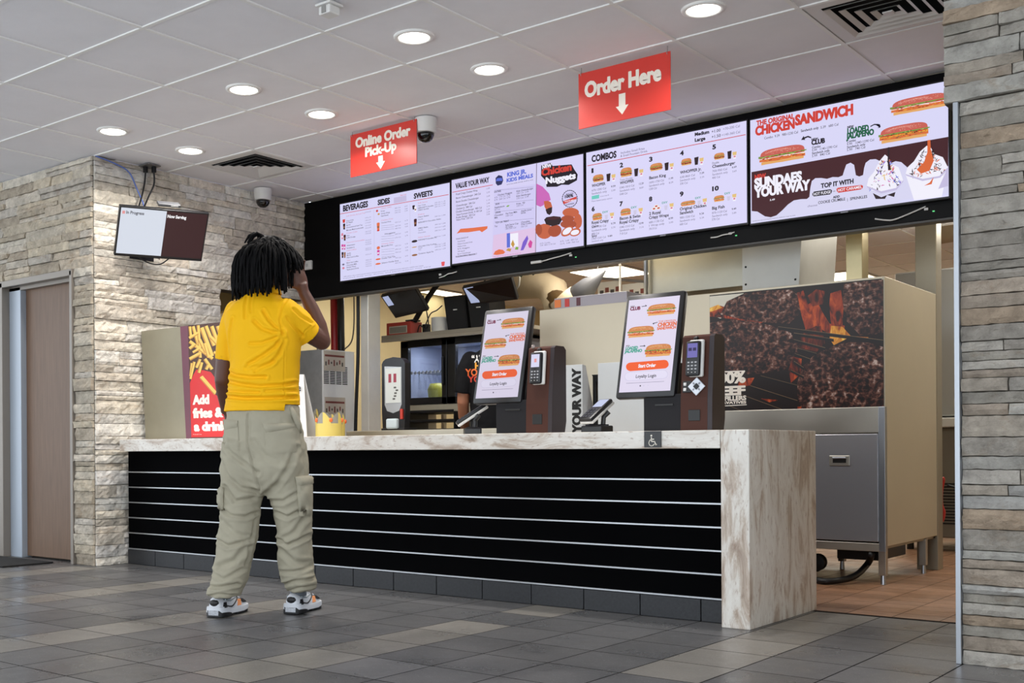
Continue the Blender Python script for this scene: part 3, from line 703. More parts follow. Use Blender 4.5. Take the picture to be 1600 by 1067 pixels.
('t',850,40.4,47,12.7,'570 Cal','g',0.005),
('t',973,85.7,27,11.1,'9.49','k',0.02),
('t',975,61.7,25,10.4,'5.89','g',0),
('t',240,372.5,89,12.6,'Texas Double','g',0),
('t',854,374.2,42,12.7,'Double','k',0),
('t',37,106.8,52,14.4,'Classic','k',0.03),
('t',36,44.5,39,16.0,'Spicy','k',0.04),
('t',36,28.6,102,12.8,'1060-1330 Cal','g',0),
('t',152,31.1,32,11.1,'9.89','k',0.02),
('t',36,12.6,84,11.2,'Sandwich only','g',0),
('p',[(38,308),(93,310),(92,286),(38,286)],'tq'),
('t',99,292.8,63,8.8,'Add bacon or cheese 1.00','g',0),
('t',38,269.9,148,9.6,'Plant based patty option','g',0),
],
'm4':[
('p',[(6,295),(1065,305),(1064,140),(832,128),(685,118),(359,67),(253,32),(6,11)],'br'),
('p',[(6,7),(5,72),(40,64),(84,31),(118,21),(152,27),(186,51),(219,79),(253,97),(294,98),(327,94),(341,104),(347,155),(355,189),(375,202),(407,198),(439,188),(471,193),(502,187),(525,193),(535,223),(545,249),(568,255),(587,240),(592,207),(596,183),(614,173),(634,178),(640,216),(648,241),(671,255),(701,252),(730,233),(760,212),(803,224),(832,214),(868,175),(1064,154),(1063,16),(6,4)],'l3'),
('t',37,554.6,221,28.3,'THE ORIGINAL','rd',0.07),
('t',31,500.2,228,51.5,'CHICKEN','rd',0.08),
('t',264,515.2,318,56.6,'SANDWICH','rd',0.08),
('t',83,468.3,195,14.8,'Combo  9.39   980-1230 Cal','k',0.005),
('t',295,470.5,100,14.5,'Sandwich only','k',0.03),
('t',406,469.2,97,14.3,'5.39   680 Cal','k',0.005),
('b',48,324,279,84,6),
('b',776,466,297,77,6),
('b',716,328,260,82,7),
('t',355,412.4,36,12.0,'NEW','k',0.06),
('t',355,388.5,74,27.1,'CLUB','k',0.08),
('t',357,367.5,48,13.5,'Combo','k',0.03),
('t',357,351.6,139,13.5,'9.99   1140-1390 Cal','k',0.005),
('t',357,335.7,98,13.5,'Sandwich only','k',0.03),
('t',357,319.9,99,13.5,'5.99   840 Cal','k',0.005),
('t',552,444.1,34,11.7,'NEW','k',0.06),
('t',552,413.0,113,31.1,'LOADED','gd',0.08),
('t',546,386.0,146,31.1,'JALAPENO','gd',0.08),
('l',649,412,662,415,5,'gd'),
('t',549,366.8,48,13.2,'Combo','k',0.03),
('t',549,351.3,143,13.2,'9.99   1040-1290 Cal','k',0.005),
('t',549,335.7,98,13.2,'Sandwich only','k',0.03),
('t',549,320.2,97,13.2,'5.99   740 Cal','k',0.005),
('p',[(296,427),(311,447),(313,439),(336,443),(354,432),(352,426),(334,435),(316,430),(320,423)],'k'),
('p',[(728,423),(716,437),(715,430),(694,435),(674,428),(674,434),(694,441),(715,436),(725,433),(724,415),(710,416)],'k'),
('t',25,249.8,66,26.4,'NEW','rd',0.06),
('t',24,200.7,274,54.4,'SUNDAES','wm',0.08),
('t',24,146.4,320,54.3,'YOUR WAY','wm',0.08),
('t',114,114.0,29,10.6,'5.49','wm',0.04),
('t',406,142.4,177,25.1,'TOP IT WITH','k',0.05),
('p',[(357,118),(367,129),(459,128),(467,120),(464,107),(455,100),(367,102),(359,108)],'k'),
('t',364,106.9,96,15.8,'HOT FUDGE','wm',0.04),
('t',471,110.6,14,7.0,'OR','k',0),
('p',[(491,124),(498,130),(625,126),(634,119),(631,107),(621,102),(502,102),(493,111)],'rd'),
('t',499,108.5,129,15.5,'HOT CARAMEL','wm',0.04),
('t',472,76.2,36,12.4,'ADD','k',0.05),
('t',390,56.5,148,15.7,'COOKIE CRUMBLE','k',0.03),
('l',550,65,550,48,2,'k'),
('t',564,52.5,91,15.4,'SPRINKLES','k',0.03),
('t',331,47.8,54,11.9,'choose','g',0),
('t',11,10.2,250,6.6,'Limited time only at participating restaurants. Additional charge may apply','g',0),
('p',[(653,116),(841,118),(814,0),(691,0)],'l3'),
('p',[(653,116),(663,155),(692,186),(719,237),(749,268),(767,250),(782,213),(819,188),(841,118),(804,82),(729,71),(680,88)],'wm'),
('p',[(780,119),(769,119),(760,128)],'mg'),
('p',[(694,140),(691,149),(694,156)],'dk'),
('p',[(777,202),(783,207),(792,206)],'dk'),
('p',[(758,204),(763,211),(773,211)],'ye'),
('p',[(820,95),(809,98),(802,108)],'br'),
('p',[(821,125),(815,129),(814,135)],'dk'),
('p',[(780,206),(770,212),(767,223)],'br'),
('p',[(716,105),(712,112),(713,119)],'dk'),
('p',[(789,159),(790,167),(796,172)],'dk'),
('p',[(779,141),(772,148),(771,158)],'ye'),
('p',[(776,180),(769,180),(763,185)],'or'),
('p',[(695,128),(701,132),(709,131)],'dk'),
('p',[(729,154),(742,163),(758,159)],'ye'),
('p',[(716,77),(706,90),(706,105)],'dk'),
('p',[(783,125),(774,130),(770,139)],'vi'),
('p',[(753,127),(744,136),(743,148)],'ye'),
('p',[(773,220),(762,236),(763,253)],'or'),
('p',[(725,104),(736,110),(748,106)],'mg'),
('p',[(804,161),(786,164),(774,177)],'dk'),
('p',[(739,195),(728,201),(723,212)],'bl'),
('p',[(766,159),(772,165),(781,164)],'or'),
('p',[(759,154),(755,163),(759,171)],'or'),
('p',[(772,149),(778,153),(784,152)],'dk'),
('p',[(750,231),(738,232),(729,241)],'or'),
('p',[(730,219),(730,229),(737,235)],'ye'),
('p',[(779,200),(772,209),(772,219)],'br'),
('p',[(665,97),(670,101),(677,101)],'vi'),
('p',[(728,190),(730,206),(743,215)],'br'),
('p',[(801,172),(793,170),(785,174)],'vi'),
('p',[(665,83),(669,93),(679,96)],'bl'),
('p',[(730,212),(729,221),(734,227)],'br'),
('p',[(734,219),(733,226),(737,231)],'br'),
('p',[(736,169),(729,169),(724,174)],'mg'),
('p',[(716,126),(713,133),(717,139)],'bl'),
('p',[(824,111),(820,119),(822,127)],'bl'),
('p',[(776,91),(769,102),(771,114)],'br'),
('p',[(663,95),(673,103),(687,101)],'br'),
('p',[(709,145),(698,148),(691,157)],'vi'),
('p',[(801,133),(809,141),(821,140)],'vi'),
('p',[(703,80),(705,92),(715,97)],'br'),
('p',[(794,152),(782,165),(780,181)],'vi'),
('p',[(742,224),(731,233),(728,247)],'br'),
('p',[(780,192),(773,204),(775,217)],'vi'),
('p',[(810,123),(802,123),(796,129)],'vi'),
('p',[(791,174),(779,187),(778,204)],'ye'),
('p',[(703,187),(711,193),(722,191)],'vi'),
('p',[(725,135),(715,134),(707,139)],'mg'),
('p',[(697,158),(704,171),(718,174)],'dk'),
('p',[(794,112),(806,117),(819,113)],'dk'),
('p',[(717,194),(712,202),(715,210)],'or'),
('p',[(787,168),(788,184),(800,192)],'or'),
('p',[(769,215),(772,225),(781,229)],'br'),
('p',[(778,208),(763,219),(759,237)],'br'),
('p',[(750,134),(742,149),(745,165)],'ye'),
('p',[(725,146),(717,146),(710,151)],'ye'),
('p',[(730,164),(723,179),(727,192)],'br'),
('p',[(743,216),(726,216),(712,227)],'vi'),
('p',[(765,225),(759,228),(756,234)],'dk'),
('p',[(687,116),(680,116),(673,121)],'dk'),
('p',[(711,167),(711,182),(722,191)],'vi'),
('p',[(769,209),(772,223),(784,229)],'vi'),
('p',[(780,159),(769,159),(759,167)],'vi'),
('p',[(829,103),(818,111),(815,123)],'bl'),
('p',[(799,124),(784,134),(778,151)],'mg'),
('p',[(687,130),(692,136),(700,137)],'mg'),
('p',[(801,107),(796,124),(802,138)],'br'),
('p',[(778,231),(768,234),(762,243)],'or'),
('p',[(808,96),(808,106),(814,113)],'bl'),
('p',[(738,174),(744,181),(753,181)],'dk'),
('p',[(789,199),(773,200),(761,211)],'or'),
('p',[(726,209),(721,223),(726,234)],'ye'),
('p',[(742,216),(739,228),(744,238)],'or'),
('p',[(805,90),(815,100),(830,99)],'dk'),
('p',[(678,100),(671,103),(668,110)],'dk'),
('p',[(745,176),(746,183),(751,186)],'or'),
('p',[(819,129),(806,139),(802,154)],'bl'),
('p',[(716,182),(725,187),(736,183)],'dk'),
('p',[(732,158),(723,171),(725,185)],'vi'),
('p',[(808,107),(793,117),(788,133)],'bl'),
('p',[(773,221),(773,231),(779,238)],'dk'),
('p',[(773,122),(765,128),(762,137)],'vi'),
('p',[(722,170),(725,183),(735,190)],'dk'),
('p',[(787,175),(787,191),(797,200)],'mg'),
('p',[(695,149),(692,157),(695,163)],'dk'),
('p',[(826,91),(823,108),(831,120)],'vi'),
('p',[(737,213),(742,228),(756,234)],'vi'),
('p',[(764,180),(767,193),(779,198)],'ye'),
('p',[(751,233),(744,233),(739,237)],'vi'),
('p',[(719,180),(707,187),(701,201)],'br'),
('p',[(719,94),(717,105),(724,113)],'br'),
('p',[(771,159),(776,173),(789,179)],'mg'),
('p',[(791,107),(789,116),(793,124)],'or'),
('p',[(768,220),(769,231),(778,236)],'or'),
('p',[(718,114),(711,114),(706,119)],'dk'),
('p',[(765,209),(778,217),(794,213)],'bl'),
('p',[(653,116),(729,76),(804,82),(841,118),(842,110),(807,71),(729,64),(657,106)],'lv'),
('p',[(685,73),(729,44),(802,61),(795,36),(759,52),(748,33),(700,39)],'dk'),
('p',[(764,303),(773,303),(771,227),(781,180),(765,183),(763,236)],'dk'),
('p',[(853,148),(1062,149),(1032,3),(895,5)],'wm'),
('p',[(853,148),(864,182),(896,208),(926,253),(960,278),(981,262),(997,228),(1038,205),(1062,149),(1021,111),(938,105),(883,121)],'wm'),
('p',[(1055,139),(1046,137),(1038,142)],'cr'),
('p',[(978,130),(971,136),(970,144)],'br'),
('p',[(1013,186),(1013,194),(1019,199)],'dk'),
('p',[(1019,134),(1021,146),(1031,152)],'dk'),
('p',[(946,163),(933,166),(924,176)],'br'),
('p',[(1014,146),(1005,155),(1005,168)],'cr'),
('p',[(1024,157),(1017,163),(1015,172)],'br'),
('p',[(924,118),(930,127),(941,129)],'dk'),
('p',[(936,230),(938,238),(944,242)],'br'),
('p',[(1002,224),(987,224),(975,235)],'dk'),
('p',[(943,220),(934,220),(926,226)],'dk'),
('p',[(979,222),(974,237),(980,249)],'dk'),
('p',[(982,230),(977,235),(976,242)],'br'),
('p',[(929,226),(930,234),(936,239)],'dk'),
('p',[(946,221),(958,229),(972,225)],'dk'),
('p',[(900,143),(884,139),(869,149)],'dk'),
('p',[(983,239),(980,246),(983,252)],'cr'),
('p',[(939,203),(926,203),(915,212)],'dk'),
('p',[(985,237),(985,249),(993,256)],'dk'),
('p',[(960,195),(949,192),(937,199)],'dk'),
('p',[(990,207),(987,222),(995,233)],'dk'),
('p',[(926,172),(917,188),(920,205)],'dk'),
('p',[(945,240),(942,253),(948,263)],'dk'),
('p',[(1032,145),(1016,149),(1006,163)],'dk'),
('p',[(999,148),(994,162),(999,174)],'br'),
('p',[(914,154),(920,161),(929,162)],'cr'),
('p',[(976,203),(982,206),(989,203)],'dk'),
('p',[(948,176),(949,192),(961,200)],'dk'),
('p',[(995,140),(994,150),(1001,157)],'cr'),
('p',[(1019,170),(1005,171),(994,182)],'dk'),
('p',[(919,165),(922,176),(931,180)],'br'),
('p',[(1020,141),(1005,143),(995,156)],'cr'),
('p',[(894,165),(902,172),(914,169)],'dk'),
('p',[(953,186),(948,192),(948,199)],'dk'),
('p',[(955,211),(951,218),(953,226)],'cr'),
('p',[(1026,157),(1027,167),(1033,173)],'dk'),
('p',[(976,236),(989,243),(1004,238)],'dk'),
('p',[(989,198),(986,215),(993,227)],'br'),
('p',[(921,139),(912,137),(903,143)],'cr'),
('p',[(944,216),(930,223),(924,237)],'br'),
('p',[(1001,156),(1002,168),(1010,175)],'dk'),
('p',[(968,220),(961,233),(964,247)],'cr'),
('p',[(986,210),(977,216),(974,226)],'cr'),
('p',[(981,236),(987,249),(1000,252)],'dk'),
('p',[(980,235),(986,246),(998,248)],'dk'),
('p',[(992,207),(994,220),(1003,226)],'cr'),
('p',[(1003,184),(1013,195),(1028,196)],'cr'),
('p',[(973,129),(959,132),(949,144)],'cr'),
('p',[(984,218),(985,233),(995,241)],'dk'),
('p',[(904,173),(908,180),(916,182)],'dk'),
('p',[(949,187),(943,189),(940,195)],'dk'),
('p',[(976,141),(967,146),(964,156)],'dk'),
('p',[(1002,185),(1004,198),(1014,205)],'br'),
('p',[(997,148),(981,147),(968,157)],'dk'),
('p',[(892,118),(884,127),(884,139)],'dk'),
('p',[(932,233),(936,248),(948,255)],'dk'),
('p',[(1005,205),(989,206),(978,219)],'dk'),
('p',[(1040,110),(1029,122),(1028,138)],'br'),
('p',[(1030,175),(1022,173),(1014,177)],'dk'),
('p',[(981,199),(983,214),(995,221)],'dk'),
('p',[(894,127),(885,139),(885,153)],'br'),
('p',[(942,132),(930,132),(921,140)],'cr'),
('p',[(913,119),(914,131),(923,138)],'cr'),
('p',[(948,180),(934,185),(926,198)],'cr'),
('p',[(990,190),(986,195),(986,202)],'br'),
('p',[(986,215),(991,230),(1005,236)],'dk'),
('p',[(964,244),(955,243),(946,249)],'dk'),
('p',[(1026,140),(1019,142),(1014,148)],'cr'),
('p',[(988,195),(996,199),(1005,196)],'cr'),
('p',[(980,211),(970,217),(966,228)],'dk'),
('p',[(970,209),(982,219),(997,216)],'br'),
('p',[(1006,199),(1001,204),(1001,212)],'br'),
('p',[(920,125),(917,133),(919,140)],'dk'),
('p',[(930,200),(930,210),(936,217)],'dk'),
('p',[(991,182),(983,187),(979,197)],'dk'),
('p',[(899,133),(895,148),(901,160)],'cr'),
('p',[(963,222),(966,231),(975,234)],'dk'),
('p',[(982,126),(974,135),(974,146)],'cr'),
('p',[(935,172),(925,174),(917,182)],'dk'),
('p',[(922,170),(933,178),(946,176)],'dk'),
('p',[(943,180),(929,185),(920,198)],'cr'),
('p',[(926,196),(927,203),(932,207)],'br'),
('p',[(1046,116),(1034,121),(1028,133)],'dk'),
('p',[(919,172),(932,183),(948,180)],'dk'),
('p',[(1037,131),(1045,138),(1057,136)],'dk'),
('p',[(993,201),(986,200),(979,204)],'cr'),
('p',[(996,147),(996,154),(1000,159)],'dk'),
('p',[(950,227),(938,228),(929,238)],'br'),
('p',[(895,140),(885,155),(887,172)],'dk'),
('p',[(929,175),(922,188),(926,201)],'dk'),
('p',[(1015,152),(1002,152),(992,161)],'cr'),
('p',[(914,180),(915,190),(922,195)],'cr'),
('p',[(1007,182),(1011,193),(1021,197)],'cr'),
('p',[(1034,123),(1040,131),(1049,132)],'cr'),
('p',[(988,137),(998,143),(1010,138)],'dk'),
('p',[(853,148),(938,109),(1021,111),(1062,149),(1064,140),(1025,102),(938,98),(858,138)],'lv'),
('p',[(964,305),(978,305),(980,255),(994,194),(973,146),(931,137),(910,162),(946,194),(963,242)],'cr'),
('p',[(946,72),(973,84),(993,110),(983,75)],'cr'),
('p',[(1015,45),(1064,154),(1063,53)],'lv'),
],
'kd':[
('b',100,364,150,53,3),
('b',10,264,143,52,3),
('b',111,165,139,58,5),
('t',11,415.5,23,6.1,'NEW','dk',0.04),
('t',11,398.9,53,16.8,'CLUB','pu',0.08),
('t',166,328.6,91,7.9,'THE ORIGINAL','or',0.04),
('t',165,307.8,94,18.5,'CHICKEN','or',0.08),
('t',163,292.2,95,13.2,'SANDWICH','or',0.08),
('t',10,222.6,20,6.0,'NEW','dk',0.04),
('t',10,206.7,64,14.7,'LOADED','tl',0.08),
('t',6,191.2,91,14.7,'JALAPENO','tl',0.08),
('l',70,413,97,415,3,'k'),
('p',[(97,415),(88,421),(91,411)],'k'),
('l',162,329,137,325,3,'k'),
('p',[(137,325),(145,329),(144,319)],'k'),
('l',83,219,112,219,3,'k'),
('p',[(112,219),(104,225),(106,214)],'k'),
('p',[(43,143),(35,142),(28,138),(23,132),(22,124),(25,116),(30,109),(38,104),(47,101),(221,105),(229,106),(235,110),(240,116),(241,124),(238,132),(233,139),(226,144),(217,146)],'og'),
('t',87,116.0,89,16.4,'Start Order','wm',0.05),
('p',[(41,97),(33,95),(26,91),(22,85),(21,76),(23,68),(28,61),(36,56),(45,54),(222,57),(230,58),(237,62),(241,69),(242,77),(239,85),(234,92),(227,97),(218,99)],'pl'),
('p',[(42,95),(34,94),(28,90),(24,84),(23,76),(25,69),(30,62),(37,58),(46,56),(221,59),(229,60),(235,64),(239,70),(240,77),(237,84),(233,90),(226,95),(218,97)],'l0'),
('t',80,66.9,104,15.8,'Loyalty Login','k',0.03),
('l',33,43,227,44,1.5,'g'),
('p',[(112,28),(112,27),(111,26),(110,25),(109,25),(108,25),(106,25),(105,26),(105,27),(104,28),(104,29),(105,30),(106,31),(107,31),(108,31),(110,31),(111,30),(111,29)],'k'),
('p',[(129,28),(129,27),(128,26),(127,26),(126,25),(125,25),(124,26),(124,26),(123,27),(123,28),(123,29),(123,30),(124,30),(125,31),(126,30),(127,30),(128,29),(128,29)],'pl'),
('p',[(150,29),(150,28),(149,27),(149,27),(148,27),(147,27),(147,27),(146,28),(146,28),(145,29),(145,29),(146,30),(146,30),(147,31),(148,31),(148,30),(149,30),(150,29)],'pl'),
],
'fp':[
('p',[(0,740),(475,740),(475,0),(0,0)],'pb'),
('p',[(0,4),(469,4),(472,397),(374,359),(321,292),(260,379),(217,424),(146,439),(73,447),(39,413),(3,362)],'pr2'),
('p',[(6,734),(16,656),(43,656),(33,734)],'f1'),
('p',[(6,734),(16,656),(25,656),(15,734)],'f2'),
('p',[(36,730),(84,607),(117,611),(69,734)],'f1'),
('p',[(36,730),(84,607),(94,608),(47,731)],'f2'),
('p',[(90,736),(101,523),(132,522),(121,735)],'f1'),
('p',[(90,736),(101,523),(111,522),(100,735)],'f2'),
('p',[(117,714),(213,521),(254,529),(159,721)],'f1'),
('p',[(117,714),(213,521),(226,524),(130,716)],'f2'),
('p',[(166,722),(239,588),(272,595),(200,728)],'f1'),
('p',[(166,722),(239,588),(250,591),(177,724)],'f2'),
('p',[(4,627),(229,500),(250,516),(26,644)],'f1'),
('p',[(4,627),(229,500),(236,505),(11,632)],'f2'),
('p',[(19,648),(110,677),(97,694),(5,666)],'f1'),
('p',[(19,648),(110,677),(106,683),(15,654)],'f2'),
('p',[(18,508),(118,538),(103,559),(2,529)],'f1'),
('p',[(18,508),(118,538),(114,545),(13,515)],'f2'),
('p',[(22,579),(83,606),(65,623),(3,597)],'f1'),
('p',[(22,579),(83,606),(77,612),(16,585)],'f2'),
('p',[(16,494),(0,408),(18,404),(42,490)],'f1'),
('p',[(16,494),(0,408),(0,407),(24,493)],'f2'),
('p',[(42,502),(0,391),(22,386),(70,496)],'f1'),
('p',[(42,502),(0,391),(3,389),(51,500)],'f2'),
('p',[(103,518),(61,464),(87,455),(129,509)],'f1'),
('p',[(103,518),(61,464),(69,461),(111,515)],'f2'),
('p',[(117,495),(84,428),(114,421),(147,488)],'f1'),
('p',[(117,495),(84,428),(94,425),(127,493)],'f2'),
('p',[(148,506),(216,435),(244,446),(176,517)],'f1'),
('p',[(148,506),(216,435),(225,438),(157,510)],'f2'),
('p',[(223,716),(276,603),(312,610),(259,722)],'f1'),
('p',[(223,716),(276,603),(288,606),(235,718)],'f2'),
('p',[(213,646),(294,582),(319,596),(238,659)],'f1'),
('p',[(213,646),(294,582),(302,587),(221,650)],'f2'),
('p',[(186,481),(158,448),(186,438),(213,471)],'f1'),
('p',[(186,481),(158,448),(167,444),(195,478)],'f2'),
('p',[(281,713),(339,575),(373,581),(315,718)],'f1'),
('p',[(281,713),(339,575),(350,577),(292,715)],'f2'),
('p',[(290,578),(348,441),(380,446),(322,583)],'f1'),
('p',[(290,578),(348,441),(359,442),(300,580)],'f2'),
('p',[(356,702),(375,542),(410,543),(391,702)],'f1'),
('p',[(356,702),(375,542),(387,542),(367,702)],'f2'),
('p',[(247,542),(323,513),(336,529),(260,558)],'f1'),
('p',[(247,542),(323,513),(327,518),(251,547)],'f2'),
('p',[(392,690),(442,513),(475,516),(428,693)],'f1'),
('p',[(392,690),(442,513),(454,514),(404,691)],'f2'),
('p',[(364,515),(423,411),(453,419),(394,522)],'f1'),
('p',[(364,515),(423,411),(433,414),(374,517)],'f2'),
('p',[(99,638),(161,549),(192,558),(130,646)],'f1'),
('p',[(99,638),(161,549),(171,552),(109,641)],'f2'),
('p',[(151,612),(186,516),(216,520),(181,616)],'f1'),
('p',[(151,612),(186,516),(196,518),(161,613)],'f2'),
('p',[(52,553),(119,575),(106,590),(39,568)],'f1'),
('p',[(52,553),(119,575),(115,580),(47,558)],'f2'),
('p',[(107,395),(134,405),(267,294),(250,279)],'f1'),
('p',[(107,395),(250,279),(244,273),(102,390)],'f2'),
('p',[(263,294),(295,280),(281,263),(254,277)],'pb'),
('t',28,221.4,162,59.6,'Add','cw',0.09),
('t',26,133.5,295,61.6,'fries &','cw',0.09),
('t',33,46.8,324,58.3,'a drink','cw',0.09),
('t',19,20.3,86,6.2,'Price and participation may vary','cw',0),
],
'gp':[
('p',[(0,700),(1010,699),(1010,1),(0,0)],'gb'),
('p',[(0,700),(215,699),(175,630),(121,582),(67,560),(0,591)],'gl'),
('p',[(0,617),(68,638),(188,590),(357,528),(318,512),(161,547),(0,578)],'fl'),
('p',[(0,630),(55,645),(81,624),(0,604)],'fy'),
('p',[(68,586),(109,660),(215,697),(358,700),(497,693),(547,652),(553,552),(484,495),(318,520),(188,549)],'pt'),
('p',[(0,539),(121,550),(266,528),(408,487),(496,444),(544,366),(534,279),(445,226),(264,214),(118,226),(23,262),(0,382)],'pt'),
('p',[(801,699),(1010,699),(1010,401),(885,403),(802,499),(790,609)],'pt'),
('p',[(533,153),(559,240),(621,300),(718,347),(814,370),(932,358),(1010,329),(1010,1),(558,1),(533,77)],'pt'),
('p',[(534,671),(571,681),(596,599),(645,620),(682,543),(718,480),(802,462),(802,389),(718,418),(645,472),(584,451),(559,540)],'fl'),
('p',[(724,650),(783,664),(796,560),(790,463),(802,407),(742,411),(724,504),(718,590)],'fl'),
('p',[(728,467),(790,457),(838,399),(742,356),(718,394)],'fy'),
('p',[(559,453),(670,471),(694,370),(645,324),(546,353)],'fd'),
('p',[(509,305),(559,290),(552,203),(496,154),(483,231)],'fl'),
('p',[(596,648),(645,681),(694,665),(682,592),(621,585)],'fd'),
('p',[(861,398),(932,388),(920,373),(885,377)],'fy'),
('p',[(185,191),(277,194),(251,150),(171,139)],'fl'),
('p',[(316,70),(419,57),(367,46)],'fl'),
('p',[(533,16),(558,16),(553,0),(533,0)],'fl'),
('p',[(421,486),(1010,368),(1010,349),(421,466)],'gk'),
('p',[(421,486),(1010,368),(1010,365),(421,484)],'ge'),
('p',[(515,443),(742,392),(742,375),(515,425)],'gk'),
('p',[(515,443),(742,392),(742,390),(515,440)],'ge'),
('p',[(515,405),(694,346),(694,329),(515,388)],'gk'),
('p',[(515,405),(694,346),(694,343),(515,403)],'ge'),
('p',[(534,354),(645,317),(645,300),(534,337)],'gk'),
('p',[(534,354),(645,317),(645,315),(534,352)],'ge'),
('p',[(521,323),(608,288),(608,271),(521,306)],'gk'),
('p',[(521,323),(608,288),(608,285),(521,321)],'ge'),
('p',[(515,280),(571,240),(571,222),(515,262)],'gk'),
('p',[(515,280),(571,240),(571,237),(515,277)],'ge'),
('p',[(496,230),(571,189),(571,174),(496,215)],'gk'),
('p',[(496,230),(571,189),(571,187),(496,228)],'ge'),
('p',[(251,150),(533,52),(533,37),(250,134)],'gk'),
('p',[(251,150),(533,52),(533,49),(251,147)],'ge'),
('p',[(316,205),(533,140),(533,125),(316,190)],'gk'),
('p',[(316,205),(533,140),(533,138),(316,203)],'ge'),
('p',[(157,114),(444,3),(444,0),(157,98)],'gk'),
('p',[(157,114),(444,3),(444,0),(157,111)],'ge'),
('p',[(116,36),(196,2),(196,0),(116,23)],'gk'),
('p',[(116,36),(196,2),(196,0),(116,33)],'ge'),
('t',20,170.5,202,65.8,'100%','cw',0.07),
('t',16,98.0,203,52.8,'BEEF','cw',0.08),
('t',13,65.0,213,26.5,'NO FILLERS','cw',0.06),
('t',-7,44.2,233,15.9,'PRESERVATIVES','cw',0.05),
('l',15,239,219,236,7,'cw'),
('l',7,31,229,36,5,'cw'),
],
}
# ================================================================== THE SETTING
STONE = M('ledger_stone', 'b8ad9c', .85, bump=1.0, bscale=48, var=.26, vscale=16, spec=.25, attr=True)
def stone_grain_shade():                                                  # ochre veins, pale flecks, and dark pits painting crevice shade into the colour
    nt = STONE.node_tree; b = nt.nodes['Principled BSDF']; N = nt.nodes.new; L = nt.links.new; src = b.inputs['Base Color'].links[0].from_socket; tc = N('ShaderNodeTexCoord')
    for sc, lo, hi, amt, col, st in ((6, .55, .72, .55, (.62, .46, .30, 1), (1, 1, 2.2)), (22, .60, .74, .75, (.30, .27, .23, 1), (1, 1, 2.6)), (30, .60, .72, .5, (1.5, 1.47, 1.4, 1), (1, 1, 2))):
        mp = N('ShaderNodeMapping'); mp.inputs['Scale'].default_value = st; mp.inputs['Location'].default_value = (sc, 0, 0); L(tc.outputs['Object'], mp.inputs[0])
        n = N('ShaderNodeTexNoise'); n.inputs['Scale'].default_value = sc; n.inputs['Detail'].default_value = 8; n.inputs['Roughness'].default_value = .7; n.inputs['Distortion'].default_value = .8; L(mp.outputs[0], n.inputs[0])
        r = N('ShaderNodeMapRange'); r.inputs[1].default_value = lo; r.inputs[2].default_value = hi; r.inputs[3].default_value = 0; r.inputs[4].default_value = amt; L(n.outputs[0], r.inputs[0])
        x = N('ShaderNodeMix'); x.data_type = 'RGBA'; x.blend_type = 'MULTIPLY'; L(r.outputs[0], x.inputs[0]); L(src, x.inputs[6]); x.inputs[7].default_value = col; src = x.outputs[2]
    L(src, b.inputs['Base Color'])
stone_grain_shade()
GAP = M('stone_gap', '4a443c', .95)
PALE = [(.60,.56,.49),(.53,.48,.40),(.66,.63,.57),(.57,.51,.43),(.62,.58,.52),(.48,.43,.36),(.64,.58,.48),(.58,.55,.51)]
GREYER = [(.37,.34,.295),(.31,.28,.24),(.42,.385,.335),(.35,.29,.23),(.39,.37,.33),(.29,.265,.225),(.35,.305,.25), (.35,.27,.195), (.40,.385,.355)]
PALER = [tuple(v*1.18 for v in c) for c in PALE]
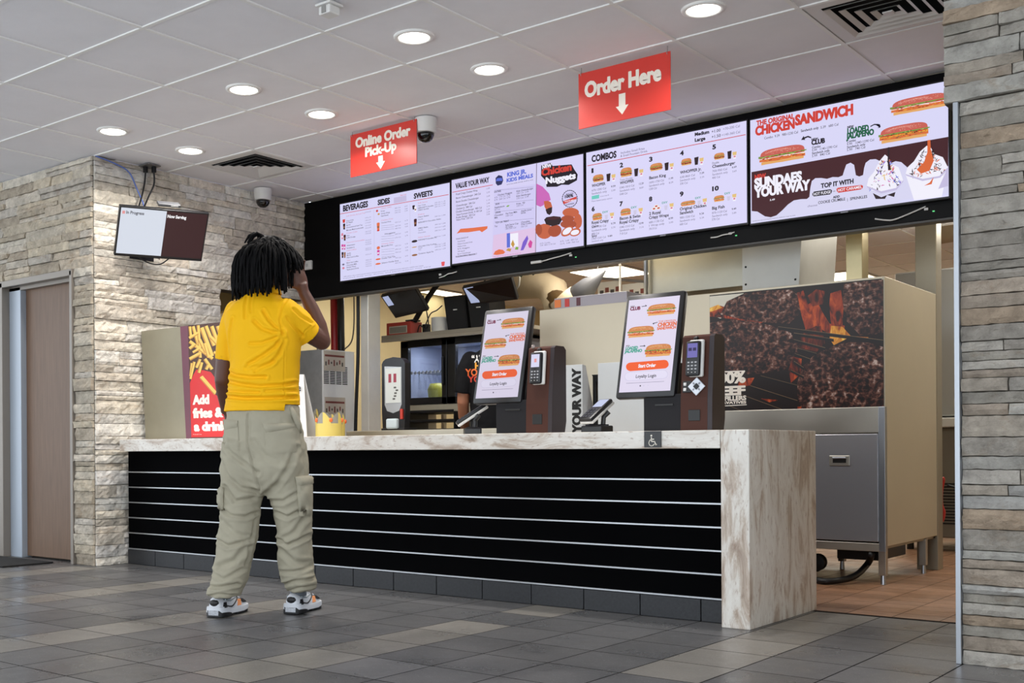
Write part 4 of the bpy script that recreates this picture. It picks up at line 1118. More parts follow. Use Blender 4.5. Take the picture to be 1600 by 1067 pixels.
def stone_wall(name, O, u, n, W, H, holes=(), rows=(.04, .10), lens=(.12, .5), depth=(.012, .034), pal=PALE, seed=1, rough=.007, cell=.022, cuts=(), thick=.12):
    rr = random.Random(seed); mb = MB(); O = Vector(O); u = Vector(u); n = Vector(n); Z = Vector((0, 0, 1))
    us = sorted({0, W, *[h[0] for h in holes], *[h[1] for h in holes]}); zs = sorted({0, H, *[h[2] for h in holes], *[h[3] for h in holes]})
    for i in range(len(us)-1):                                    # the masonry behind
        for j in range(len(zs)-1):
            cu, cz = (us[i]+us[i+1])/2, (zs[j]+zs[j+1])/2
            if any(h[0] < cu < h[1] and h[2] < cz < h[3] for h in holes): continue
            p = [O+u*a+Z*b for a, b in ((us[i], zs[j]), (us[i+1], zs[j]), (us[i+1], zs[j+1]), (us[i], zs[j+1]))]
            mb.prism(p, -n*thick, GAP)
    z = 0.0; brk = sorted([b for b in zs if b > 0])
    while z < H-1e-4:
        nb = min(b for b in brk if b > z+1e-4); h = rr.uniform(*rows)
        if nb-z < h*1.6: h = nb-z if nb-z < rows[1]*1.25 else (nb-z)/2
        spans = [(0.0, W)]
        for a in holes:
            if a[2] < z+h/2 < a[3]:
                spans = [q for s in spans for q in ((s[0], min(s[1], a[0])), (max(s[0], a[1]), s[1])) if q[1]-q[0] > .01]
        for s0, s1 in spans:
            x = s0
            while x < s1-1e-4:
                L = rr.uniform(*lens)*(1.2 if h > .06 else 1)
                if s1-x-L < lens[0]*.7: L = s1-x
                d = rr.uniform(*depth); e0 = rr.uniform(-.012, .012) if x <= s0+1e-6 else 0; sub = 2 if h > .062 and rr.random() < .3 else 1
                for k in range(sub):
                    g = .0018; x0, x1, z0, z1 = x+g, x+L-g, z+h*k/sub+g, z+h*(k+1)/sub-g; dd = d if k == 0 else rr.uniform(*depth)
                    nu, nv = max(2, int((x1-x0)/cell)), max(2, int((z1-z0)/cell)+1); ph = rr.uniform(0, 50); tl = rr.uniform(-.012, .012); c = rr.choice(pal); q = rr.uniform(.88, 1.1); c = tuple(v*q for v in c)
                    o = len(mb.v); vs = []
                    for j in range(nv+1):
                        for i in range(nu+1):
                            a, b = i/nu, j/nv; edge = 0 < i < nu and 0 < j < nv; px, pz = x0+a*(x1-x0), z0+b*(z1-z0)
                            nz = noise.noise(Vector((px*14+ph, pz*26, ph)))+.6*noise.noise(Vector((px*40, pz*60+ph, ph)))
                            nz += .7*abs(noise.noise(Vector((px*24+ph, pz*34, ph+3))))*(1 if rough > .0065 else 0)-.15
                            off = dd+tl*(b-.5)+rough*nz - (0 if edge else .0045)
                            if not edge: px += .003*noise.noise(Vector((px*50, pz*50, ph))); pz += .003*noise.noise(Vector((px*50, pz*50, ph+9)))
                            vs.append(O+u*px+Z*pz+n*max(off, .003))
                    fs = [(j*(nu+1)+i, j*(nu+1)+i+1, (j+1)*(nu+1)+i+1, (j+1)*(nu+1)+i) for j in range(nv) for i in range(nu)]
                    ring = [i for i in range(nu+1)]+[(j+1)*(nu+1)+nu for j in range(nv)]+[nv*(nu+1)+i for i in range(nu-1, -1, -1)]+[j*(nu+1) for j in range(nv-1, 0, -1)]
                    m0 = len(vs); vs += [vs[i]-n*((vs[i]-O).dot(n)+.002) for i in ring]; R = len(ring)
                    fs += [(ring[(i+1) % R], ring[i], m0+i, m0+(i+1) % R) for i in range(R)]
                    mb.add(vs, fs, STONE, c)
                x += L
        z += h
    return struct(mb.build(name))
WX, DY = -6.40, 4.42          # face of the stone wall with the status screen; face of the wall with the door
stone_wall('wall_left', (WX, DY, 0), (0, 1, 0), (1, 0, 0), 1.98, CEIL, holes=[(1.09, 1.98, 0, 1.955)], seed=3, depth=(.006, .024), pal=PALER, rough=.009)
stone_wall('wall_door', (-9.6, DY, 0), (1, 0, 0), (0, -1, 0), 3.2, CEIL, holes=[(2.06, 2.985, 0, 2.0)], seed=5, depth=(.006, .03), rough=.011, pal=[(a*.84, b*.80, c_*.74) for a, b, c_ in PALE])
# the right pier with its wider head
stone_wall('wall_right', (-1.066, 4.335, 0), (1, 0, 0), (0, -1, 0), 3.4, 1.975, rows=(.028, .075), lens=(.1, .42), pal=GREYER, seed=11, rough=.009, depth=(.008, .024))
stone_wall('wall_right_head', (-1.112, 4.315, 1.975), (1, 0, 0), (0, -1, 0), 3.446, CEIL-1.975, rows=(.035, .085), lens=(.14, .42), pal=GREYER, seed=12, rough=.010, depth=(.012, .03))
ALU = M('brushed_aluminium', 'a9adb3', .35, .9, var=.08, stretch=(1, 1, .1), rvar=.1)
mb = MB(); mb.box((-1.083, 4.30, 0), (-1.066, 4.46, 1.975), ALU, .002); struct(mb.build('trim_1'))
# dining-room floor, tile by tile
TILE = M('floor_tile', '77746f', .34, spec=.45, var=.10, vscale=80, attr=True, rvar=.12)
GROUT = M('tile_grout', '1c1b1b', .85)
mb = MB(); rr = random.Random(2); TX, TY = .2875, .306
mb.face([(-13, -.72, -.004), (3.5, -.72, -.004), (3.5, 5.30, -.004), (-13, 5.30, -.004)], GROUT)
for i in range(-39, 19):
    for j in range(-17, 2):
        x0, y0 = -1.925+i*TX, 4.65+j*TY; x1, y1 = x0+TX, min(y0+TY, 5.30)
        if x0 > 3.3: continue
        bei = (i % 4 == 0 and rr.random() < .72)
        b = rr.uniform(.84, 1.12); c = (.200*b, .186*b, .166*b) if bei else (.105*b, .103*b, .104*b)
        if not bei and rr.random() < .2: c = tuple(v*1.2 for v in c)
        g = .0026; mb.add([(x0+g, y0+g, 0), (x1-g, y0+g, 0), (x1-g, y1-g, 0), (x0+g, y1-g, 0)], [(0, 1, 2, 3)], TILE, c)
fl = struct(mb.build('floor'))
n = MATS['floor_tile'].node_tree                                   # pale grit in the tiles
b_ = n.nodes['Principled BSDF']; src = b_.inputs['Base Color'].links[0].from_socket
tc = n.nodes.new('ShaderNodeTexCoord'); vo = n.nodes.new('ShaderNodeTexVoronoi'); vo.inputs['Scale'].default_value = 90; n.links.new(tc.outputs['Object'], vo.inputs[0])
mr = n.nodes.new('ShaderNodeMapRange'); mr.inputs[1].default_value = .10; mr.inputs[2].default_value = .16; mr.inputs[3].default_value = .55; mr.inputs[4].default_value = 0; n.links.new(vo.outputs['Distance'], mr.inputs[0])
mx = n.nodes.new('ShaderNodeMix'); mx.data_type = 'RGBA'; n.links.new(mr.outputs[0], mx.inputs[0]); n.links.new(src, mx.inputs[6]); mx.inputs[7].default_value = (.5, .49, .47, 1); n.links.new(mx.outputs[2], b_.inputs['Base Color'])
# kitchen floor, quarry tile
QT = M('quarry_tile', '9a6a48', .42, var=.15, vscale=20, spec=.5, attr=True, bump=.1, bscale=50, rvar=.15)
QG = M('quarry_grout', '2e211a', .85)
mb = MB(); mb.face([(-8.6, 5.30, -.004), (1.2, 5.30, -.004), (1.2, 13.0, -.004), (-8.6, 13.0, -.004)], QG)
for i in range(0, 49):
    for j in range(0, 51):
        x0, y0 = -8.6+i*.2, 5.302+j*.15; b = rr.uniform(.85, 1.12); g = .002
        mb.add([(x0+g, y0+g, 0), (x0+.2-g, y0+g, 0), (x0+.2-g, y0+.15-g, 0), (x0+g, y0+.15-g, 0)], [(0, 1, 2, 3)], QT, (.28*b, .145*b, .08*b))
struct(mb.build('floor_kitchen'))
# suspended ceilings
CT = M('ceiling_tile', 'e4e2e5', .9, spec=.2, bump=.25, bscale=220, var=.03, vscale=3)
TB = M('ceiling_grid', 'e4e2df', .6)
def ceiling(name, x0, x1, y0, y1, z, ox, oy, T, holes=()):
    mb = MB(); nx0 = int(math.floor((x0-ox)/T)); nx1 = int(math.ceil((x1-ox)/T)); ny0 = int(math.floor((y0-oy)/T)); ny1 = int(math.ceil((y1-oy)/T))
    for i in range(nx0, nx1):
        for j in range(ny0, ny1):
            if (i, j) in holes: continue
            a, b, c, d = max(x0, ox+i*T), min(x1, ox+(i+1)*T), max(y0, oy+j*T), min(y1, oy+(j+1)*T)
            if b > a and d > c: mb.face([(a, d, z+.006), (b, d, z+.006), (b, c, z+.006), (a, c, z+.006)], CT)
    for i in range(nx0, nx1+1):
        x = ox+i*T
        if x0 < x < x1: mb.box((x-.010, y0, z), (x+.010, y1, z+.03), TB)
    for j in range(ny0, ny1+1):
        y = oy+j*T
        if y0 < y < y1: mb.box((x0, y-.010, z-.0005), (x1, y+.010, z+.03), TB)
    return struct(mb.build(name))
OX, OY, TT = -4.2988, 3.8413, .598
ceiling('ceiling', -9.6, 2.4, -.9, 6.40, CEIL, OX, OY, TT, holes={(-3, 2), (4, 2)})
mb = MB(); mb.box((-9.6, -.9, CEIL+.16), (2.4, 6.5, CEIL+.2), CT); struct(mb.build('ceiling_slab'))
ceiling('ceiling_kitchen', -8.6, 1.2, 6.52, 13.0, KCEIL, -5.85, 9.55, .61)
# kitchen walls
CREAM = M('cream_wall', 'd9cba0', .6, var=.05, vscale=2.5)
TAN = M('tan_wall', 'c9bfa9', .7, var=.05, vscale=2.5)
mb = MB(); mb.box((-8.0, 4.6, 0), (-7.9, 12.6, 2.75), CREAM); struct(mb.build('wall_kitchen_left'))
mb = MB(); mb.box((-7.9, 12.5, 0), (1.2, 12.6, 2.75), TAN); struct(mb.build('wall_kitchen_back'))
mb = MB(); mb.box((.3, 4.46, 0), (.4, 12.5, 2.75), TAN); struct(mb.build('wall_kitchen_right'))
mb = MB(); mb.box((-7.9, 4.56, 0), (-6.53, 4.62, 2.73), CREAM); mb.box((-7.9, 6.40, 1.955), (-6.53, 6.50, 2.73), CREAM); struct(mb.build('wall_pass'))
mb = MB(); mb.box((-7.9, 4.6, CEIL), (-6.4, 6.5, CEIL+.02), CT); struct(mb.build('ceiling_pass'))
mb = MB(); mb.box((-6.40, 6.47, 1.975), (.3, 6.53, CEIL+.1), TAN); struct(mb.build('wall_header'))
# door of the washroom side
DW = M('door_veneer', '6d533f', .45, var=.22, vscale=9, stretch=(9, 9, .35), spec=.4)
FRM = M('door_frame_paint', '857d74', .4, .2); JMB = M('door_jamb_lit', 'a7b0bb', .35, .2)  # left jamb: the light falling on it is painted into its paler colour
D = struct(thing('door_1', 'brown wood-grain door in a grey metal frame in the stone wall', 'door', (-7.03, DY, 0)))
for k in ('label', 'category'): del D[k]
mb = MB(); mb.box((-7.345, DY+.075, .012), (-6.64, DY+.118, 1.955), DW, .003); p = mb.build('door_leaf', D); struct(p)
mb = MB()
for x in (-7.545, -6.645): mb.box((x, DY-.028, 0), (x+.05 if x < -7 else x+.03, DY+.12, 1.99), FRM, .003)
mb.box((-7.545, DY-.028, 1.955), (-6.62, DY+.12, 2.0), FRM, .003); mb.box((-7.495, DY+.03, 0), (-7.345, DY+.12, 1.955), JMB, .004); mb.box((-7.495, DY+.03, 1.93), (-6.655, DY+.07, 1.955), FRM)
struct(mb.build('door_frame', D))
mb = MB(); mb.box((-7.66, DY+.12, 0), (-6.53, DY+.16, 2.1), GAP); struct(mb.build('wall_behind_door'))
# ================================================================== LIGHTS OF THE CEILING
LENS = E((255, 250, 240), 14.0, 'lamp_lens'); RING = M('white_trim', 'e6e4e0', .4)
spots = [(-5.82, 4.164, 'the one nearest above the status screen in the front row'), (-5.82, 4.77, 'nearest the square air vent by the stone corner'), (-4.615, 4.154, 'second from the stone corner, front row'), (-4.615, 4.76, 'just left of the pick-up sign, back row'), (-3.42, 4.163, 'front row, beside the small white detector box'), (-3.42, 4.776, 'back row, between the two red signs'), (-2.23, 4.76, 'nearest the right stone pier, above the order sign')]
for x, y, wh in spots:
    L = thing('ceiling_light', 'round recessed downlight, lit white, '+wh, 'ceiling light', (x, y, CEIL), 0, 'round downlights in the dining ceiling')
    mb = MB(); mb.lathe([(.072, .004), (.076, -.006), (.096, -.004), (.098, .004)], (x, y, CEIL), RING, 32, cap=False); mb.build('trim_ring', L, True)
    mb = MB(); mb.lathe([(.0001, -.0015), (.074, -.0015)], (x, y, CEIL), LENS, 32, cap=False); mb.build('lens', L)
    area_light('lamp', (0, 0, -.012), (0, 0, 0), .13, .13, 10, (1, .96, .91), L, radians(150))
TRF = E((255, 248, 225), 5.0, 'troffer_lens')
for x, y, sx, sy, pw, t in [(-5.6, 9.85, .55, .61, 26, 'bright square ceiling panel light above the steel food counter'), (-4.05, 11.7, .6, .6, 26, 'bright ceiling panel light seen past the grill poster'), (-7.72, 9.85, .22, .45, .5, 'narrow bright ceiling panel light above the black monitor'), (-1.6, 9.0, .6, 1.2, 40, 'long unseen ceiling panel light added over the back of the kitchen'), (-6.9, 8.2, .6, .6, 16, 'unseen square panel light added to brighten the cream kitchen wall'), (-.9, 6.9, .6, .6, 14, 'unseen square panel light added over the kitchen passage'), (-4.05, 7.0, .6, .6, 24, 'unseen square panel light added just behind the black menu board')]:  # the unseen panels are added to brighten the kitchen walls, steel and machine
    L = thing('panel_light', t, 'ceiling light', (x, y, KCEIL), 0, 'kitchen ceiling panels')
    mb = MB(); mb.box((x-sx/2-.02, y-sy/2-.02, KCEIL-.012), (x+sx/2+.02, y+sy/2+.02, KCEIL-.002), RING); mb.build('frame', L)
    mb = MB(); mb.box((x-sx/2, y-sy/2, KCEIL-.016), (x+sx/2, y+sy/2, KCEIL-.011), TRF); mb.build('diffuser', L)
    area_light('lamp', (0, 0, -.03), (0, 0, 0), sx, sy, pw, (1, .95, .86), L)
# square air diffusers
VENT = M('vent_white', 'cfccc8', .5); DARK = M('dark_inside', '0c0c0c', .9)
for (i, j), t in (((-3, 2), 'square white ceiling air vent of nested vanes by the dome camera'), ((4, 2), 'square white ceiling air vent of nested vanes by the right stone pier')):
    cx, cy = OX+(i+.5)*TT, OY+(j+.5)*TT
    V = thing('air_vent', t, 'air vent', (cx, cy, CEIL), 0, 'ceiling air vents')
    mb = MB(); a = TT/2-.014; o = .225
    def ring(r0, z0, r1, z1, mat):
        for k in range(4):
            R = Matrix.Rotation(k*pi/2, 3, 'Z'); P = [Vector((-r0, -r0, z0)), Vector((r0, -r0, z0)), Vector((r1, -r1, z1)), Vector((-r1, -r1, z1))]
            mb.face([R @ p+Vector((cx, cy, CEIL)) for p in P], mat)
    ring(a, .003, o, .003, VENT); mb.build('plate', V)
    mb = MB()
    for k in range(4):
        r = o-.006-k*.052; ring(r, -.006, r-.021, .006, VENT); ring(r-.021, .0065, r, -.0045, VENT)
    mb.box((cx-.022, cy-.022, CEIL-.010), (cx+.022, cy+.022, CEIL-.004), VENT); mb.build('vanes', V)
    mb = MB(); mb.box((cx-.24, cy-.24, CEIL+.10), (cx+.24, cy+.24, CEIL+.11), DARK)
    for sx, sy in ((1, 0), (-1, 0), (0, 1), (0, -1)): mb.box((cx+sx*.24-(.005 if sx else .24), cy+sy*.24-(.005 if sy else .24), CEIL+.006), (cx+sx*.24+(.005 if sx else .24), cy+sy*.24+(.005 if sy else .24), CEIL+.11), DARK)
    mb.build('duct_box', V)

# ================================================================== MENU BOARD
BLK = M('black_gloss_panel', '070708', .3, spec=.12, var=.1)
BLKM = M('black_plastic', '121214', .42, spec=.45)
WHT = M('white_plastic', 'd8d6d2', .4)
B = thing('menu_board', 'long black board under the ceiling carrying the four lit menu screens', 'menu board', (-4.0, 6.40, 1.96))
mb = MB(); mb.box((-6.392, 6.385, 1.962), (-1.605, 6.465, 2.727), BLK, .004); mb.build('backing', B)
mb = MB(); mb.box((-6.392, 6.387, 1.950), (-1.605, 6.465, 1.968), M('board_edge', '4a4845', .5), .003); mb.build('bottom_rail', B)
def display(name, par, items, w, h, xf, back, glow, k=.00012):
    mb = MB(); X = [xf @ Vector(p) for p in ((0, 0, 0), (w, 0, 0), (w, h, 0), (0, h, 0))]; mb.face(X, E(back, glow, 'lit_back_%s' % name))
    layout(mb, items, X[0], X[1]-X[0], X[3]-X[0], glow, k); o = mb.build(name, par); return o
MX = Matrix(((1, 0, 0, 0), (0, 0, -1, 0), (0, 1, 0, 0), (0, 0, 0, 1)))        # face layout -> plane facing the hall
for i, (key, x0, x1, z0, z1, t, bk) in enumerate([('m1', -5.955, -4.89, 2.060, 2.650, 'lit menu screen headed beverages, sides and sweets', (214, 212, 246)), ('m2', -4.872, -3.802, 2.072, 2.664, 'lit menu screen with value menu, kids meals and a chicken nuggets advert', (214, 208, 244)), ('m3', -3.779, -2.707, 2.074, 2.667, 'lit menu screen of ten numbered combos', (218, 214, 248)), ('m4', -2.684, -1.618, 2.064, 2.664, 'lit menu screen advertising chicken sandwiches above sundaes', (216, 214, 246))]):
    S = thing('menu_screen', t, 'menu screen', ((x0+x1)/2, 6.34, z0), 0, 'menu screens on the black board')
    mb = MB(); mb.box((x0-.008, 6.342, z0-.012), (x1+.008, 6.384, z1+.010), BLKM, .003); mb.build('bezel', S)
    q = Matrix.Translation((x0, 6.3405, z0)) @ MX @ Matrix.Diagonal(((x1-x0)/1.065, (z1-z0)/.592, 1, 1))
    mb = MB(); mb.face([(x0, 6.3405, z0), (x1, 6.3405, z0), (x1, 6.3405, z1), (x0, 6.3405, z1)], E(bk, 1.0, 'lit_back_'+key))
    ly = MB(); layout(ly, SCREENS[key], (0, 0, 0), (1, 0, 0), (0, 1, 0), 1.0)
    for k2, f in enumerate(ly.f): pass
    o = len(mb.v); mb.v += [tuple(q @ Vector(v)) for v in ly.v]
    for f, m_ in zip(ly.f, ly.mi): mb.f.append([a+o for a in f]); mb.mi.append(mb.m(ly.mats[m_])); mb.col.append((1, 1, 1))
    mb.build('display', S)
    mb = MB(); mb.box((x1-.13, 6.375, z0-.05), (x1-.11, 6.3845, z0-.037), WHT, .001); mb.build('signal_receiver', S); mb = MB(); mb.box((x1-.09, 6.380, z0-.062), (x1-.08, 6.3845, z0-.056), E((120, 255, 160), .8, 'standby_lamp')); mb.build('standby_lamp', S)
    xm = (x0+x1)/2; mb = MB(); mb.box((xm-.02, 6.34, z0-.011), (xm+.02, 6.343, z0-.004), M('silver_mark', '8a8a90', .3, .8)); mb.build('maker_mark', S)
for a, b, c, t in [((-5.02, 6.381, 1.995), (-4.93, 6.37, 2.012), (-4.86, 6.381, 2.022), 'thin white cable under the beverages menu screen'), ((-4.20, 6.381, 2.016), (-4.07, 6.37, 2.022), (-3.92, 6.381, 2.045), 'white cable with a flat plug under the nuggets menu screen'), ((-2.95, 6.381, 2.022), (-2.87, 6.37, 2.026), (-2.80, 6.381, 2.036), 'thin white cable under the combos menu screen'), ((-2.00, 6.381, 2.005), (-1.90, 6.37, 1.985), (-1.74, 6.381, 2.035), 'drooping white cable under the sandwich menu screen')]:
    mb = MB(); mb.loftpath([a, tuple((a[i]+b[i])/2-(.004 if i == 2 else 0) for i in range(3)), b, tuple((c[i]+b[i])/2-(.002 if i == 2 else 0) for i in range(3)), c], .0042, WHT, 8)
    if 'plug' in t: mb.box((a[0]-.03, 6.366, a[2]-.012), (a[0]+.055, 6.385, a[2]+.006), WHT, .004)
    tag(mb.build('cable', None, True), t, 'cable', 'white cables under the menu screens')
mb = MB(); p = (-6.335,6.38,2.228); mb.box((p[0]-.042, 6.36, p[2]-.036), (p[0]+.042, 6.386, p[2]+.036), WHT, .008); mb.box((p[0]-.015, 6.358, p[2]-.012), (p[0]+.012, 6.361, p[2]+.012), M('grey_mark', 'b9b7b4', .5), .001); tag(mb.build('wall_sensor'), 'small square white box at the left end of the black menu board', 'sensor')
# ================================================================== HANGING SIGNS
RED = M('sign_red', 'd03a30', .32, spec=.5); CREAMP = M('sign_cream', 'ece4d6', .5); WIRE = M('sign_wire', '9a9a98', .35, .8)
def sign(x0, x1, y, z0, z1, lines, arrow, t):
    S = thing('hanging_sign', t, 'sign', ((x0+x1)/2, y, z1), 0, 'red hanging signs')
    mb = MB(); mb.box((x0, y-.003, z0), (x1, y+.003, z1), RED, .0015); mb.build('panel', S)
    mb = MB()
    for txt, tx0, tx1, tz, cap in lines: text(mb, txt, (tx0, y-.0036, tz), (1, 0, 0), (0, 0, 1), tx1-tx0, cap, CREAMP, .055)
    ax, az0, az1, aw = arrow; s = aw*.26
    mb.face([(ax-s, y-.0036, az1), (ax-s, y-.0036, az0+aw*.62), (ax-aw/2, y-.0036, az0+aw*.62), (ax, y-.0036, az0), (ax+aw/2, y-.0036, az0+aw*.62), (ax+s, y-.0036, az0+aw*.62), (ax+s, y-.0036, az1)], CREAMP); mb.build('lettering', S)
    for x in (x0+.016, x1-.016):
        mb = MB(); mb.loftpath([(x, y-.005, z1-.014), (x, y-.008, z1-.004), (x, y, z1+.004), (x, y, CEIL+.002)], .0018, WIRE, 6); mb.build('hook', S)
    return S
sign(-3.068, -2.550, 5.077, 2.416, 2.703, [('Order Here', -3.030, -2.600, 2.574, .078)], (-2.815, 2.444, 2.550, .072), 'red hanging sign reading order here with a down arrow')
sign(-4.757, -4.226, 5.165, 2.454, 2.716, [('Online Order', -4.712, -4.272, 2.630, .060), ('Pick-Up', -4.632, -4.382, 2.562, .056)], (-4.508, 2.466, 2.546, .070), 'red hanging sign reading online order pick-up with a down arrow')
# ceiling fittings
SMOKE = M('dark_dome', '0a0a0c', .08, spec=.7)
for x, y, t in ((-6.27, 5.83, 'white dome camera with a dark glass ball by the stone wall top'), (-4.215, 5.235, 'white dome camera with a dark glass ball behind the pick-up sign')):
    S = thing('dome_camera', t, 'camera', (x, y, CEIL), 0, 'dome cameras'); mb = MB(); mb.lathe([(.066, 0), (.068, -.02), (.062, -.085), (.052, -.088)], (x, y, CEIL), WHT, 28); mb.build('housing', S, angle=40)
    mb = MB(); mb.lathe([(.052, -.086), (.05, -.105), (.04, -.125), (.022, -.138), (.001, -.142)], (x, y, CEIL), SMOKE, 24); mb.build('dome', S, True)
x, y = -3.448, 3.61
S = thing('detector', 'small white ridged detector box on the ceiling tile', 'detector', (x, y, CEIL)); mb = MB(); mb.box((x-.045, y-.045, CEIL-.012), (x+.045, y+.045, CEIL-.001), WHT, .003); mb.build('base', S)
mb = MB(); mb.box((x-.034, y-.034, CEIL-.05), (x+.034, y+.034, CEIL-.012), WHT, .006); mb.box((x-.012, y-.038, CEIL-.046), (x+.012, y-.032, CEIL-.016), M('lens_grey', '8e8c88', .4)); mb.build('sensor_head', S)
x, y = -6.33, 4.83
S = thing('ceiling_outlet', 'flush ceiling socket plate with two black plugs above the status screen', 'socket', (x, y, CEIL)); mb = MB(); mb.box((x-.055, y-.055, CEIL-.008), (x+.055, y+.055, CEIL-.001), M('dull_metal', '8a8885', .4, .7), .002); mb.build('plate', S)
for dx in (-.02, .02): mb = MB(); mb.box((x+dx-.013, y+dx-.013, CEIL-.05), (x+dx+.013, y+dx+.013, CEIL-.008), BLKM, .004); mb.build('plug', S)
# ================================================================== STATUS SCREEN ON THE STONE WALL
tvR = Matrix.Rotation(-0.4123, 4, 'Z') @ Matrix(((0, sin(.5679), cos(.5679), 0), (1, 0, 0, 0), (0, cos(.5679), -sin(.5679), 0), (0, 0, 0, 1)))
tvX = Matrix.Translation((-6.13, 4.776, 2.2219)) @ tvR           # local: x along the screen, y up it, z out of it
TV = thing('status_screen', 'wall-mounted black screen showing in progress and now serving on the stone wall', 'screen', (-6.13, 4.776, 2.2219))
tw, th = .602, .352
mb = MB(); mb.box((-tw/2, -th/2, -.035), (tw/2, th/2, -.0005), BLKM, .004, tvX); mb.build('bezel', TV)
def tvp(a, b, d=.0): return tvX @ Vector((a, b, d))
mb = MB(); iw, ih = tw/2-.010, th/2-.010; xm = .012; yb = -th/2+.020
mb.face([tvp(-iw, yb), tvp(xm, yb), tvp(xm, ih), tvp(-iw, ih)], E((214, 220, 232), 1, 'lit_status_white')); mb.face([tvp(xm, yb), tvp(iw, yb), tvp(iw, ih), tvp(xm, ih)], E((58, 30, 32), 1, 'lit_status_brown'))
ux, uy = (tvp(1, 0)-tvp(0, 0)), (tvp(0, 1)-tvp(0, 0))
text(mb, 'In Progress', tvp(-iw+.036, ih-.040, .0004), ux, uy, .118, .022, E((60, 56, 66), 1, 'lit_status_text'), .04)
text(mb, 'Now Serving', tvp(xm+.008, ih-.044, .0004), ux, uy, .128, .022, E((240, 238, 240), 1, 'lit_status_text2'), .06)
mb.face([tvp(-iw+.010, ih-.042, .0004), tvp(-iw+.028, ih-.042, .0004), tvp(-iw+.028, ih-.022, .0004), tvp(-iw+.010, ih-.022, .0004)], E((226, 150, 150), 1, 'lit_status_logo'))
mb.build('display', TV)
mb = MB(); mb.loftpath([tvp(0, 0, -.03), (-6.27, 4.80, 2.20), (-6.385, 4.80, 2.20)], .022, BLKM, 10); mb.box((-6.388, 4.70, 2.08), (-6.381, 4.90, 2.32), BLKM, .002); mb.build('wall_bracket', TV)
mb = MB(); mb.box((-.075, -.028, .0), (.075, .028, .018), M('grey_box', '56575a', .4, .3), .003, Matrix.Translation(tvp(.03, th/2+.012, -.05)) @ tvR @ Matrix.Rotation(-pi/2, 4, 'X')); mb.box((.01, -.029, .006), (.06, -.028, .013), WHT, 0, Matrix.Translation(tvp(.03, th/2+.012, -.05)) @ tvR @ Matrix.Rotation(-pi/2, 4, 'X'))
tag(mb.build('media_player'), 'small grey player box lying on top of the status screen', 'media player')
for dx, pts, r, m_, t in [(-.02, [(-6.35, 4.81, 2.682), (-6.35, 4.80, 2.60), (-6.33, 4.76, 2.50), (-6.29, 4.70, 2.40), (-6.26, 4.68, 2.36), (-6.24, 4.70, 2.30)], .006, BLKM, 'nearer black power cord from the ceiling socket to the status screen'), (.02, [(-6.31, 4.85, 2.682), (-6.31, 4.85, 2.60), (-6.31, 4.80, 2.50), (-6.27, 4.73, 2.40), (-6.24, 4.72, 2.36), (-6.22, 4.74, 2.30)], .006, BLKM, 'farther black power cord from the ceiling socket to the status screen'), (0, [(-6.385, 4.43, 2.728), (-6.37, 4.58, 2.70), (-6.36, 4.68, 2.66), (-6.35, 4.74, 2.55), (-6.31, 4.76, 2.45), (-6.27, 4.75, 2.35), (-6.25, 4.75, 2.28)], .005, M('blue_cable', '5d74b8', .5), 'blue data cable running down the stone to the status screen')]:
    mb = MB(); mb.loftpath(pts, r, m_, 8); tag(mb.build('cable', None, True), t, 'cable', 'cables above the status screen')
mb = MB(); mb.loftpath([tvp(-.14, -th/2-.0, -.03), tvp(-.10, -th/2-.03, -.03), tvp(-.03, -th/2-.055, -.03), tvp(.03, -th/2-.05, -.03), tvp(.08, -th/2-.005, -.03)], .0045, BLKM, 8); tag(mb.build('cable', None, True), 'loop of black cord hanging below the status screen', 'cable', 'cables above the status screen')
# ================================================================== COUNTER
MAR = M('marble_laminate', 'd2ccc2', .30, spec=.5)
MART = M('marble_laminate_top', 'd2ccc2', .30, spec=.5)
def marble(mat, scale):
    nt = mat.node_tree; b = nt.nodes['Principled BSDF']; N = nt.nodes.new; L = nt.links.new
    tc = N('ShaderNodeTexCoord'); mp = N('ShaderNodeMapping'); mp.inputs['Scale'].default_value = scale; L(tc.outputs['Object'], mp.inputs[0])
    n1 = N('ShaderNodeTexNoise'); n1.inputs['Scale'].default_value = 3; n1.inputs['Detail'].default_value = 9; n1.inputs['Roughness'].default_value = .68; n1.inputs['Distortion'].default_value = 1.3; L(mp.outputs[0], n1.inputs[0])
    r = N('ShaderNodeValToRGB'); L(n1.outputs[0], r.inputs[0]); e = r.color_ramp.elements
    e[0].position = .30; e[0].color = lin((150, 130, 114)); e[1].position = .72; e[1].color = lin((232, 229, 222))
    for p, c in ((.41, (186, 170, 154)), (.49, (214, 207, 197)), (.60, (224, 219, 210))): q = e.new(p); q.color = lin(c)
    n2 = N('ShaderNodeTexNoise'); n2.inputs['Scale'].default_value = 30; n2.inputs['Detail'].default_value = 5; L(mp.outputs[0], n2.inputs[0])
    mr = N('ShaderNodeMapRange'); mr.inputs[1].default_value = .60; mr.inputs[2].default_value = .68; mr.inputs[3].default_value = 0; mr.inputs[4].default_value = .55; L(n2.outputs[0], mr.inputs[0])
    mx = N('ShaderNodeMix'); mx.data_type = 'RGBA'; L(mr.outputs[0], mx.inputs[0]); L(r.outputs[0], mx.inputs[6]); mx.inputs[7].default_value = lin((150, 118, 98)); L(mx.outputs[2], b.inputs['Base Color'])
marble(MAR, (3.2, 3.2, .9)); marble(MART, (1.1, 2.2, 3.4))
PAN = M('counter_black_panel', '060607', .6, spec=.01, var=.15, vscale=3); STRIP = M('aluminium_strip', 'b9bcc0', .3, .85); KICK = M('kick_tile', '28292c', .4, var=.3, vscale=70, spec=.4)
K = thing('counter', 'long marble-look service counter with black slatted front and waterfall end', 'counter', (-4.0, 4.9, 0))
